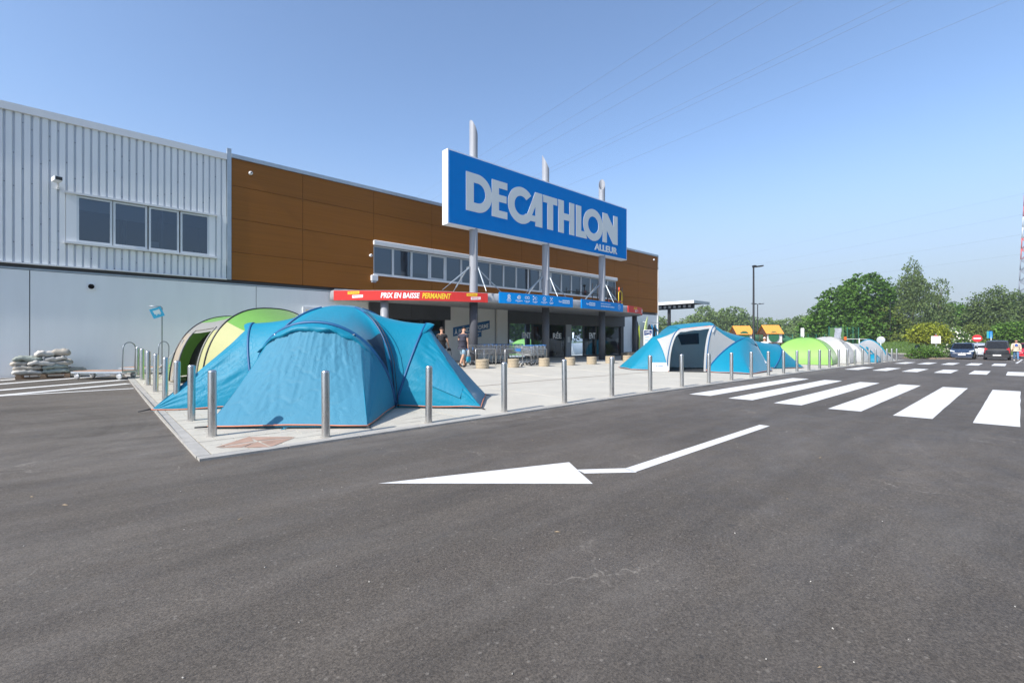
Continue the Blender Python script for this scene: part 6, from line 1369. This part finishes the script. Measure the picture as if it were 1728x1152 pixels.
# ------------------------------------------------------------------ cars
TYRE = RUBB; ALLOY = mat('alloy', (.45,.46,.47), .3, metal=.8); CGL = mat('car_glass', (.006,.007,.009), .08, spec=.35); HL = mat('headlight_glass', (.62,.66,.70), .1, spec=.8); TL = mat('tail_light', (.50,.02,.03), .2); PLT = mat('number_plate', (.72,.72,.70), .5); TRIM = mat('black_plastic', (.02,.02,.022), .6); SIL = mat('chrome', (.7,.7,.71), .15, metal=1)
def car(label, x, y, rz, L_, Wd, H_, paint, prof, cab, front=True, wheel_r=.32, belt=.93, xa=None, cat='car', name='parked_car', plate_front=True):
    """prof: (s along the length 0..1, top height) of the lower body; cab: (s, z) points of the roof line; local +x is the nose"""
    t = thing(name, label, cat, (x, y, zg(x, y)), rz); w = Wd/2
    def sec(s, zt):
        k = 1-.13*abs(2*s-1)**5; X = (s-.5)*L_; W_ = w*k; zb = .19; pts = [(.0,zb),(W_*.86,zb),(W_*.95,zb+.10),(W_*.99,zb+.28),(W_,(zb+zt)/2+.06),(W_*.985,zt-.10),(W_*.93,zt-.02),(W_*.80,zt+.010),(0,zt+.03)]
        return [(X, -a, b) for a, b in pts]+[(X, a, b) for a, b in pts[::-1]]
    mb = MB(); G = [sec(s, z) for s, z in prof]; mb.grid(G, 0, True)
    for g_ in (G[0], G[-1]): mb.add(g_, [tuple(range(len(g_)))])
    mb.build('body', paint, t, world=False, weld=True, sharp=38)
    def csec(s, z, f): 
        X = (s-.5)*L_; wb = w*.965; wt = w*(.80 if z > belt+.2 else .93); return X, wb, wt
    # roof line: points from windscreen base over the roof to the tail
    G = []
    for s, z in cab:
        X = (s-.5)*L_; f_ = min(1, max(0, (z-belt)/(H_-belt))); wb = w*.95; wt = w*(.95-.17*f_)
        G.append([(X, -wb, belt-.06), (X, -wb, belt), (X, -(wb*.35+wt*.65), belt+(z-belt)*.72), (X, -wt, max(belt, z-.05)), (X, -wt*.8, z+.012), (X, 0, z+.03), (X, wt*.8, z+.012), (X, wt, max(belt, z-.05)), (X, (wb*.35+wt*.65), belt+(z-belt)*.72), (X, wb, belt), (X, wb, belt-.06)])
    mb = MB(); mb.grid(G, 0, True)
    for g_ in (G[0], G[-1]): mb.add(g_, [tuple(range(len(g_)))])
    mb.build('cabin', paint, t, world=False, sharp=30)
    # glass laid just proud of the cabin
    def quad(nm, P, m, lift=(0,0,0)): mb = MB(); mb.add([Vector(p)+Vector(lift) for p in P], [(0,1,2,3)]); return mb.build(nm, m, t, world=False)
    (s0, z0), (s1, z1) = cab[-1], cab[-2]   # front pair: base, top of the windscreen
    def P_(s, z, f): return ((s-.5)*L_, f, z)
    quad('windscreen', [P_(s0-.004, z0+.05, -w*.84), P_(s0-.004, z0+.05, w*.84), P_(s1+.006, z1-.02, w*.70), P_(s1+.006, z1-.02, -w*.70)], CGL, (.03,0,.02))
    (s0, z0), (s1, z1) = cab[0], cab[1]
    quad('rear_window', [P_(s0, max(z0, belt)+.04, -w*.80), P_(s0, max(z0, belt)+.04, w*.80), P_(s1, z1-.06, w*.68), P_(s1, z1-.06, -w*.68)], CGL, (-.03,0,.015))
    for sd in (-1, 1):
        a, b = cab[1][0]+.03, cab[-2][0]-.01; mid = (a+b)/2
        for (p, q, p2, q2) in ((a-.02,mid-.008,a+.01,mid-.008),(mid+.008,b+.10,mid+.008,b)):
            quad('side_window', [P_(p, belt+.03, sd*w*.955), P_(q, belt+.03, sd*w*.955), P_(q2, H_-.12, sd*w*.835), P_(p2, H_-.12, sd*w*.835)], CGL, (0,sd*.012,.0))
        mb = MB(); mb.obox((( cab[-1][0]-.5)*L_-.25, sd*(w+.09), belt+.08), (.06,0,0), (0,.09,0), (0,0,.065)); mb.build('door_mirror', TRIM if paint is not RED else paint, t, world=False)
    for X in (.31*L_, -.30*L_):
        for sd in (-1, 1):
            c = (X, sd*(w-.10), wheel_r); mb = MB(); mb.lathe([(wheel_r*.62,-.10),(wheel_r*.93,-.105),(wheel_r,-.07),(wheel_r,.07),(wheel_r*.93,.105),(wheel_r*.62,.10)], c, 24, axis='y'); q = mb.build('tyre', TYRE, t, world=False)
            mb = MB(); mb.lathe([(0,.085*sd),(wheel_r*.2,.09*sd),(wheel_r*.60,.07*sd),(wheel_r*.63,.10*sd)], c, 16, axis='y'); rr = mb.build('rim', ALLOY, t, world=False)
            mb = MB(); mb.lathe([(wheel_r*1.15,-.02),(wheel_r*1.15,.02)], (X, sd*(w-.02), wheel_r), 24, axis='y'); 
    xf = L_/2*.985; xr = -L_/2*.985; zt = belt
    for sd in (-1, 1):
        mb = MB(); mb.add([(xf-.02, sd*w*.52, .66), (xf-.22, sd*w*.90, .72), (xf-.30, sd*w*.93, .84), (xf-.10, sd*w*.56, .75)], [(0,1,2,3)]); o = mb.build('headlight', HL, t, world=False); o.location = (.05, sd*.015, .02)
        mb = MB(); mb.box(xr-.02, xr+.10, sd*w*.80-.09, sd*w*.80+.09, .78 if H_ < 1.6 else .62, .98 if H_ < 1.6 else 1.10); mb.build('tail_light', TL, t, world=False)
        mb = MB(); mb.obox((xf-.02, sd*w*.68, .42), (.03,0,0), (0,.07,0), (0,0,.045)); mb.build('fog_light', HL, t, world=False)
    mb = MB(); mb.box(xf-.02, xf+.03, -w*.45, w*.45, .50, .62); mb.build('grille', TRIM, t, world=False); mb = MB(); mb.lathe([(0,0),(.06,.0),(.06,.035),(0,.04)], (xf, 0, .62), 14, axis='x'); mb.build('badge', SIL, t, world=False)
    mb = MB(); mb.box(xf-.03, xf+.02, -w*.8, w*.8, .20, .33); mb.box(xr-.03, xr+.04, -w*.88, w*.88, .24, .50); mb.build('bumper', TRIM, t, world=False)
    for X, on in ((xf+.035, 1), (xr-.045, -1)): mb = MB(); mb.box(X-.01, X+.01, -.26, .26, .38, .49); mb.build('number_plate', PLT, t, world=False)
    return t
NAVYP = mat('navy_car_paint', (.018,.035,.075), .25, coat=.8); BLKP = mat('dark_grey_car_paint', (.008,.009,.011), .35, coat=.35, spec=.3); REDP = mat('red_car_paint', (.50,.015,.03), .25, coat=.8); SILP = mat('silver_car_paint', (.50,.52,.55), .28, metal=.4, coat=.6)
hatch = [(0,.80),(.02,.92),(.12,.95),(.5,.95),(.70,.94),(.88,.84),(.97,.72),(1,.55)]; cabh = [(.03,.93),(.13,1.40),(.22,1.50),(.40,1.52),(.54,1.47),(.71,.95)]
car('dark blue five-door car facing the camera, parked left of the van', 62.6, 3.75, R(180+1), 4.1, 1.74, 1.52, NAVYP, hatch, cabh)
van = [(0,.90),(.01,1.0),(.10,1.02),(.6,1.02),(.78,1.0),(.92,.88),(.98,.74),(1,.56)]; cabv = [(.005,1.0),(.03,1.68),(.12,1.74),(.45,1.74),(.60,1.68),(.80,1.0)]
V_ = car('small dark grey van seen from behind, between the blue car and the man in beige', 61.9, 1.45, R(1), 3.96, 1.72, 1.72, BLKP, van, cabv, belt=1.0, cat='van', name='parked_van')
car('silver car partly hidden between the blue car and the van', 77.6, 3.35, R(2), 4.3, 1.76, 1.48, SILP, hatch, cabh)
car('red car facing the camera behind the man in the beige jacket', 71.8, -.62, R(178), 4.0, 1.72, 1.50, REDP, hatch, cabh)
car('dark car cut off by the right edge of the picture', 76.5, -2.9, R(180), 4.2, 1.76, 1.50, BLKP, hatch, cabh)

# ------------------------------------------------------------------ playground behind the tents
ORG = mat('orange_roof', (.78,.33,.06), .6, var=.08); WHT = mat('playhouse_white', (.7,.7,.68), .6); BRN = mat('dark_timber', (.10,.05,.03), .7); TGRN = mat('slide_green', (.03,.14,.07), .5); FGR = mat('fence_green', (.01,.13,.08), .5)
def playhouse(x, y, zb, zt, label, tube=False, w=1.6):
    t = thing('playhouse', label, 'playhouse', (x, y, zg(x, y)), math.atan2(-.675,.738)); z = zg(x, y); h = w/2; ze = zt-.85-z; zr = zt-z; b0 = zb-z
    for a in (-h+.1, h-.1):
        for b in (-h+.1, h-.1): mb = MB(); mb.box(a-.05,a+.05,b-.05,b+.05,0,ze); mb.build('post', BRN, t, world=False)
    n = 7
    for sd in (-1, 1):
        for i in range(n):
            a = -h-.18+(w+.30)*i/n; mb = MB(); mb.add([(a+.01, sd*(h+.20), ze-.08), (a+(w+.30)/n-.01, sd*(h+.20), ze-.08), (a+(w+.30)/n-.01, 0, zr), (a+.01, 0, zr)], [(0,1,2,3)]); mb.add([(a+.01, sd*(h+.20), ze-.12), (a+(w+.30)/n-.01, sd*(h+.20), ze-.12), (a+(w+.30)/n-.01, 0, zr-.04), (a+.01, 0, zr-.04)], [(0,1,2,3)]); mb.build('roof_board', ORG, t, world=False)
    for a in (-h, h):
        mb = MB(); mb.add([(a,-h,b0),(a,h,b0),(a,h,ze),(a,0,zr-.06),(a,-h,ze)], [(0,1,2,3,4)]); mb.build('gable_panel', WHT if a > 0 else BRN, t, world=False)
    mb = MB(); mb.add([(-h,-h,b0),(h,-h,b0),(h,-h,ze),(-h,-h,ze)], [(0,1,2,3)]); mb.build('front_panel', WHT, t, world=False)
    mb = MB(); mb.box(h+.01, h+.04, -.25, .25, b0+.45, b0+1.0); mb.build('side_opening', TRIM, t, world=False)
    mb = MB(); mb.lathe([(.28,0),(.55,0),(.55,-.08),(.28,-.08)], (-.12,-h-.03,b0+.62), 22, axis='y'); mb.build('round_opening_ring', TGRN, t, world=False, sharp=40)
    mb = MB(); mb.lathe([(0,0),(.28,0)], (-.12,-h-.06,b0+.62), 18, axis='y'); mb.build('round_opening', TRIM, t, world=False)
    mb = MB(); mb.box(-h-.3,h+.3,-h-.1,h+.1,b0-.1,b0); mb.build('deck', BRN, t, world=False)
    if tube: mb = MB(); mb.tube([(h-.1,-.1,b0+.5),(h+.6,-.3,b0+.35),(h+1.4,-.6,b0-.3),(h+1.7,-1.2,b0-.9),(h+1.2,-1.6,.25)], .42, 14); mb.build('tube_slide', TGRN, t, world=False)
x, y = at(1251, 50); playhouse(x, y, 1.35, 3.10, 'playhouse with orange plank roof left of the tall black lamp'); x, y = at(1300, 50); playhouse(x, y, 1.30, 3.18, 'playhouse with orange plank roof, white walls and a green tube slide', True)
t = thing('play_bridge', 'dark timber bridge between the two playhouses', 'play equipment', (*at(1275, 50), -.1)); mb = MB(); A_ = Vector((*at(1262, 50), 1.3)); B_ = Vector((*at(1289, 50), 1.3)); d = (B_-A_).normalized(); mb.tube([A_, B_], .06, 6); mb.build('rail', BRN, t); mb = MB(); mb.tube([A_+Vector((0,0,.9)), B_+Vector((0,0,.9))], .04, 6)
mb.build('rail', BRN, t)
for i in range(14): mb = MB(); mb.tube([A_.lerp(B_, i/13), A_.lerp(B_, i/13)+Vector((0,0,.9))], .03, 5); mb.build('baluster', TGRN, t)
mb = MB(); 
for P in (A_, B_, A_.lerp(B_, .5)): mb.tube([P, Vector((P.x, P.y, -.1))], .06, 6); mb.build('leg', BRN, t); mb = MB()
# green mesh fence round the court
def mesh_fence(u0, D0, u1, D1, h, label, n=8, base=0):
    A_ = Vector((*at(u0, D0), 0)); B_ = Vector((*at(u1, D1), 0)); t = thing('court_fence', label, 'fence', (A_.x, A_.y, zg(A_.x, A_.y))); 
    for i in range(n+1): P = A_.lerp(B_, i/n); z = zg(P.x, P.y); mb = MB(); mb.tube([(P.x,P.y,z),(P.x,P.y,z+h)], .04, 6); mb.build('fence_post', FGR, t)
    mb = MB(); k = int((B_-A_).length/.22)
    for i in range(k+1): P = A_.lerp(B_, i/k); z = zg(P.x, P.y); mb.tube([(P.x,P.y,z+base),(P.x,P.y,z+h)], .008, 3, cap=False)
    for j in range(int(h/.4)+1): z = zg(A_.x, A_.y)+base+(h-base)*j/int(h/.4); mb.tube([(A_.x,A_.y,z),(B_.x,B_.y,z)], .012, 3, cap=False)
    mb.build('mesh_panel', FGR, t)
mesh_fence(1240, 66, 1420, 58, 2.4, 'long low green mesh fence behind the playhouses', 14); mesh_fence(1399, 57, 1449, 60, 3.4, 'taller green mesh fence behind the basketball board', 5)
# basketball board, goals and bars
x, y = at(1412, 46); z = zg(x, y); t = thing('basketball_hoop', 'green basketball board with a torn grey sheet and two orange brackets', 'basketball hoop', (x, y, z)); q = Vector((.738,-.675,0))
mb = MB(); mb.tube([(x,y,z),(x,y,1.7)], .05, 8); mb.build('post', WHITE, t); mb = MB(); c = Vector((x,y,2.18)); mb.obox(c, q*.68, Vector((.01,.01,0)), Vector((0,0,.60))); mb.build('board', mat('board_green', (.10,.20,.07), .5), t)
mb = MB(); mb.grid([[c-Vector((.04,.05,0))+q*(-.28+.17*i+.04*math.sin(j*1.7))+Vector((0,0,.55-.25*j))-fwd*.02*math.sin(i*2+j) for j in range(5)] for i in range(5)], 0, True); mb.build('grey_sheet', mat('grey_sheet', (.42,.45,.50), .6, var=.3, vscale=6), t)
for sg in (-1, 1): mb = MB(); mb.obox(Vector((x,y,1.72))+q*.82*sg, q*.09, fwd*.1, Vector((0,0,.18))); mb.build('bracket', mat('bracket_orange', (.70,.16,.03), .5), t)
mb = MB(); mb.tube([Vector((x,y,1.62))-q*.8, Vector((x,y,1.62))+q*.8], .04, 6); mb.build('cross_bar', GALV, t)
x, y = at(1450, 46); z = zg(x, y); t = thing('swing_gate', 'white tubular bar with a rounded loop beside the basketball board', 'barrier', (x, y, z)); mb = MB(); mb.tube([(x,y,z),(x,y,1.72)], .045, 8); mb.build('post', WHITE, t); P = Vector((x,y,1.66)); mb = MB(); mb.tube([P-q*1.4, P, P+q*.75-Vector((0,0,.02)), P+q*.92-Vector((0,0,.12)), P+q*.85-Vector((0,0,.3)), P+q*.1-Vector((0,0,.5))], .028, 6); mb.build('bar', WHITE, t)
x, y = at(1548, 60); z = zg(x, y); t = thing('litter_bin', 'dark green litter bin in front of the grass bank', 'bin', (x, y, z)); mb = MB(); mb.lathe([(.24,0),(.27,.1),(.27,1.0),(.24,1.06),(.26,1.10),(.20,1.25),(.0,1.3)], (x,y,z), 18); mb.build('body', mat('bin_green', (.01,.045,.04), .5), t, sharp=40); mb = MB(); mb.lathe([(.285,.98),(.285,1.04)], (x,y,z), 18); mb.build('rim', TRIM, t)
mb = MB(); x, y = at(1525, 62); z = zg(x, y)
# ------------------------------------------------------------------ dark canopy with lights at the far side of the store
t = thing('trolley_shelter', 'flat white-edged canopy with a row of square lights right of the store', 'shelter', (49, 26, zg(49,26))); zc_ = 5.92
box(t, 'fascia', WHITE, 48.8, 48.86, 24.0, 40, zc_-.32, zc_); box(t, 'fascia', GALV, 48.86, 52.6, 24.0, 24.06, zc_-.32, zc_); box(t, 'roof', DARKER, 48.86, 52.6, 24.06, 40, zc_-.22, zc_-.06); 
box(t, 'beam', DARKER, 49.9, 50.2, 24.6, 40, zc_-.80, zc_-.22)
for i in range(24): box(t, 'square_light', LET_W, 49.885, 49.9, 24.9+.60*i, 25.2+.60*i, zc_-.66, zc_-.38)
for (x, y) in ((50.05,27.6),(50.05,31.8)): box(t, 'column', DARKER, x-.14, x+.14, y-.14, y+.14, 0, zc_-.8)
for (x, y, h, lb) in ((41.6,22.6,2.55,'dark kiosk box with a yellow label at the end of the store wall'), (45.2,23.4,3.1,'taller dark kiosk box with a yellow label under the shelter')):
    t = thing('kiosk_box', lb, 'kiosk', (x, y, zg(x, y))); box(t, 'cabinet', DARKER, x-.35, x+.35, y-.3, y+.3, 0, h, bev=.04); box(t, 'yellow_label', LET_Y, x-.362, x-.351, y-.05, y+.22, h-.85, h-.45); box(t, 'screen', GREYC, x-.2, x+.2, y-.312, y-.301, h-.5, h-.25); box(t, 'red_base', RED, x-.37, x-.351, y-.2, y+.25, h-1.5, h-1.1)
# white extractor plate on the far corner of the building
t = thing('antenna_panel', 'white panel antenna on the far corner post of the store', 'antenna', (37.55, 21.9, 5.6)); box(t, 'panel', WHITE, 37.5, 37.75, 21.8, 21.95, 5.0, 6.2); box(t, 'bracket', GALV, 37.42, 37.6, 21.84, 21.90, 4.2, 6.6)

# ------------------------------------------------------------------ boards, totem and wetsuits by the right end of the shopfront
LIME = mat('lime_gloss', (.50,.62,.05), .35); BBL = mat('board_black', (.02,.022,.024), .5)
def blade(name, parent, c, w, h, d, m, bendx=0, tipk=1.6, n=24):
    mb = MB(); G = []
    for i in range(n+1):
        v = -1+2*i/n; k = max(0, 1-abs(v)**tipk)**.7; G.append([(c[0]+bendx*v*v+w*k*math.cos(a), c[1]+d*k*math.sin(a), c[2]+h*v) for a in [2*math.pi*j/12 for j in range(13)]])
    mb.grid(G, 0, True); return mb.build(name, m, parent)
t = thing('kayak', 'black kayak with a lime stripe hung upright on the wall behind the far canopy column', 'kayak', (33.6, 21.4, .4)); blade('hull', t, (33.6,21.42,1.75), .36, 1.42, .22, BBL); blade('lime_stripe', t, (33.66,21.24,1.78), .10, 1.05, .06, LIME)
t = thing('surfboard', 'curved lime and green board leaning against the right end wall', 'surfboard', (34.6, 21.0, .4)); blade('board', t, (34.55,21.2,2.05), .26, 1.5, .06, mat('pale_lime', (.62,.72,.28), .4), bendx=.35); blade('green_half', t, (34.5,21.12,1.3), .24, .75, .05, mat('board_green2', (.18,.36,.08), .4), bendx=.1)
t = thing('wetsuit_rail', 'wall arm with black and blue wetsuits hanging at the end of the shopfront', 'clothes rail', (35.8, 21.5, 2.9)); mb = MB(); mb.tube([(35.0,21.7,3.08),(36.6,20.9,3.0)], .03, 6); mb.build('arm', GALV, t)
BLW = mat('wetsuit_blue', (.0,.16,.34), .7); 
for (x, z, w, h, m, lb) in ((35.15,2.05,.22,.85,BBL,'plain black wetsuit nearest the lime board'),(35.55,1.75,.15,1.15,BLW,'narrow blue wetsuit in the middle of the rail'),(36.05,1.72,.30,1.18,BBL,'wide black wetsuit with blue stripe at the rail end')):
    q = thing('wetsuit', lb, 'wetsuit', (x, 21.2, z-h)); blade('suit', q, (x,21.2,z), w, h, .12, m, tipk=4); 
    if w > .25: blade('blue_stripe', q, (x-.08,21.06,z-.25), .07, .85, .03, mat('stripe_blue', (.03,.35,.62), .5)); mb = MB(); mb.obox((x+.02,21.05,z+.78), (.24,0,-.22), (0,.02,0), (.03,0,.03)); mb.build('shoulder_stripe', mat('stripe_blue', (0,0,0)), q)
x, y = 28.25, 17.15; z = zp(x, y); t = thing('price_totem', 'tall white price list totem with a navy heading by the shaded planters', 'totem', (x, y, z)); q = Vector((.80,-.60,0)); n_ = Vector((-.60,-.80,0)); C_ = Vector((x,y,0))
def tq(a, b, zz, o=.026): return C_+q*a+n_*(o)+Vector((0,0,zz))
mb = MB(); mb.obox((x,y,z+1.02), q*.30, n_*.025, (0,0,1.0)); mb.obox((x,y,z+.02), q*.32, n_*.16, (0,0,.02)); mb.build('panel', LET_W, t)
mb = MB(); mb.add([tq(-.27,0,z+1.62), tq(.27,0,z+1.74), tq(.27,0,z+1.98), tq(-.27,0,z+1.98)], [(0,1,2,3)]); mb.build('navy_heading', mat('totem_navy', (.01,.04,.16), .5), t); mb = MB(); mb.add([tq(-.27,0,z+.05), tq(.27,0,z+.22), tq(.27,0,z+.05)], [(0,1,2)]); mb.build('navy_corner', MATS['totem_navy'], t)
mb = MB(); text_on(mb, 'ATELIER', -.2, .12, z+1.83, z+1.91, lambda s, zz, n: tuple(tq(s, 0, zz, .028+n)), bold=.02, skew=.1); text_on(mb, 'DECATHLON', -.2, .2, z+1.74, z+1.80, lambda s, zz, n: tuple(tq(s, 0, zz, .028+n)), skew=.1); mb.build('heading_lettering', LET_W, t)
mb = MB(); mb.add([tq(.12,0,z+1.62), tq(.20,0,z+1.62), tq(.20,0,z+1.70), tq(.12,0,z+1.70)], [(0,1,2,3)]); mb.build('red_mark', RED, t)
for i, zz in enumerate((1.50,1.28,1.06,.82,.56)):
    mb = MB(); mb.add([tq(-.22,0,z+zz), tq(.08,0,z+zz), tq(.08,0,z+zz+.035), tq(-.22,0,z+zz+.035)], [(0,1,2,3)]); mb.build('price_heading', BLUE, t)
    mb = MB()
    for k in (1,2,3): mb.add([tq(-.22,0,z+zz-.05*k), tq(.02,0,z+zz-.05*k), tq(.02,0,z+zz-.05*k+.012), tq(-.22,0,z+zz-.05*k+.012)], [(0,1,2,3)]); mb.add([tq(.14,0,z+zz-.05*k), tq(.20,0,z+zz-.05*k), tq(.20,0,z+zz-.05*k+.015), tq(.14,0,z+zz-.05*k+.015)], [(0,1,2,3)])
    mb.build('price_lines', GREYC, t)
# climbing net and bars standing on the canopy roof
t = thing('scaffold_frame', 'black netted frame with orange tipped bars on top of the canopy', 'scaffold', (27.5, 19.5, 3.85)); NETM = mat('net_brown', (.05,.03,.025), .8)
for i in range(7): mb = MB(); x = 26.2+.6*i; mb.tube([(x,20.3,3.87),(x+.05,20.3,5.5)], .03, 6); mb.build('bar', DARKER, t)
for z in (4.3,4.8,5.3): mb = MB(); mb.tube([(23.0 if z == 4.8 else 26.0,19.8,z-.1),(30.0,20.5,z)], .025, 6); mb.build('bar', DARKER, t)
mb = MB(); 
for i in range(22): mb.tube([(28.0+.09*i,20.35,3.87),(28.02+.09*i,20.3,5.5-.02*i)], .014, 3, cap=False)
for j in range(16): mb.tube([(28.0,20.36,3.9+.1*j),(29.9,20.3,3.88+.1*j)], .012, 3, cap=False)
mb.build('netting', NETM, t)
mb = MB(); mb.tube([(25.6,18.4,3.92),(27.2,18.6,4.15)], .03, 6); mb.build('orange_bar', DARKER, t); mb = MB(); mb.tube([(26.7,18.54,4.08),(27.3,18.62,4.17)], .06, 8); mb.tube([(25.55,18.4,3.85),(25.5,18.4,4.2)], .04, 6); mb.tube([(29.3,20.2,5.1),(29.3,20.2,5.45)], .05, 6); mb.build('orange_grip', mat('grip_orange', (.75,.10,.04), .5), t)
mb = MB(); mb.tube([(27.8,19.2,4.9),(27.8,19.2,4.1),(28.0,19.2,3.98),(28.2,19.2,4.1),(28.2,19.2,4.9),(28.0,19.2,5.0)], .025, 6, closed=True); mb.build('yellow_loop', LET_Y, t)
# loose bits on the road: twigs, dry leaves, grit
g = random.Random(3); 
for nm, m_, cnt, sz, lb in (('dry_twigs', mat('dry_twig', (.30,.23,.15), .9), 30, .022, 'scattered dry twigs and leaf scraps on the asphalt'), ('grit', mat('white_grit', (.42,.40,.36), .9), 110, .005, 'pale grit and tiny stones scattered on the asphalt')):
    mb = MB()
    for i in range(cnt):
        D = 1.6+16*g.random()**1.5; x, y = at(g.uniform(0, 1728), D)
        if y > 6.4 and x > .9: continue
        a = g.uniform(0, 6.3); l = sz*g.uniform(.4, 1.6); d = Vector((math.cos(a), math.sin(a), 0))*l; e = Vector((-d.y, d.x, 0))*(.18 if nm == 'dry_twigs' else .7); z = zg(x, y)+.004
        mb.add([Vector((x,y,z))-d, Vector((x,y,z))+e, Vector((x,y,z))+d, Vector((x,y,z))-e, Vector((x,y,z+.006*(1+l*10)))], [(0,1,4),(1,2,4),(2,3,4),(3,0,4)])
    o = mb.build(nm, m_); tag(o, lb, 'litter', kind='stuff')

# ------------------------------------------------------------------ the summer haze
mb = MB(); mb.box(-90, 330, -90, 260, -2.0, 64); hz = bpy.data.materials.new('haze'); hz.use_nodes = True; nt = hz.node_tree; nt.nodes.remove(nt.nodes['Principled BSDF']); vv = nt.nodes.new('ShaderNodeVolumePrincipled'); vv.inputs['Color'].default_value = (.86,.92,1,1); vv.inputs['Density'].default_value = .0006; vv.inputs['Anisotropy'].default_value = .2; nt.links.new(vv.outputs[0], nt.nodes['Material Output'].inputs['Volume'])
o = mb.build('haze', hz); tag(o, 'thin pale summer haze over the whole car park', 'haze', kind='stuff')
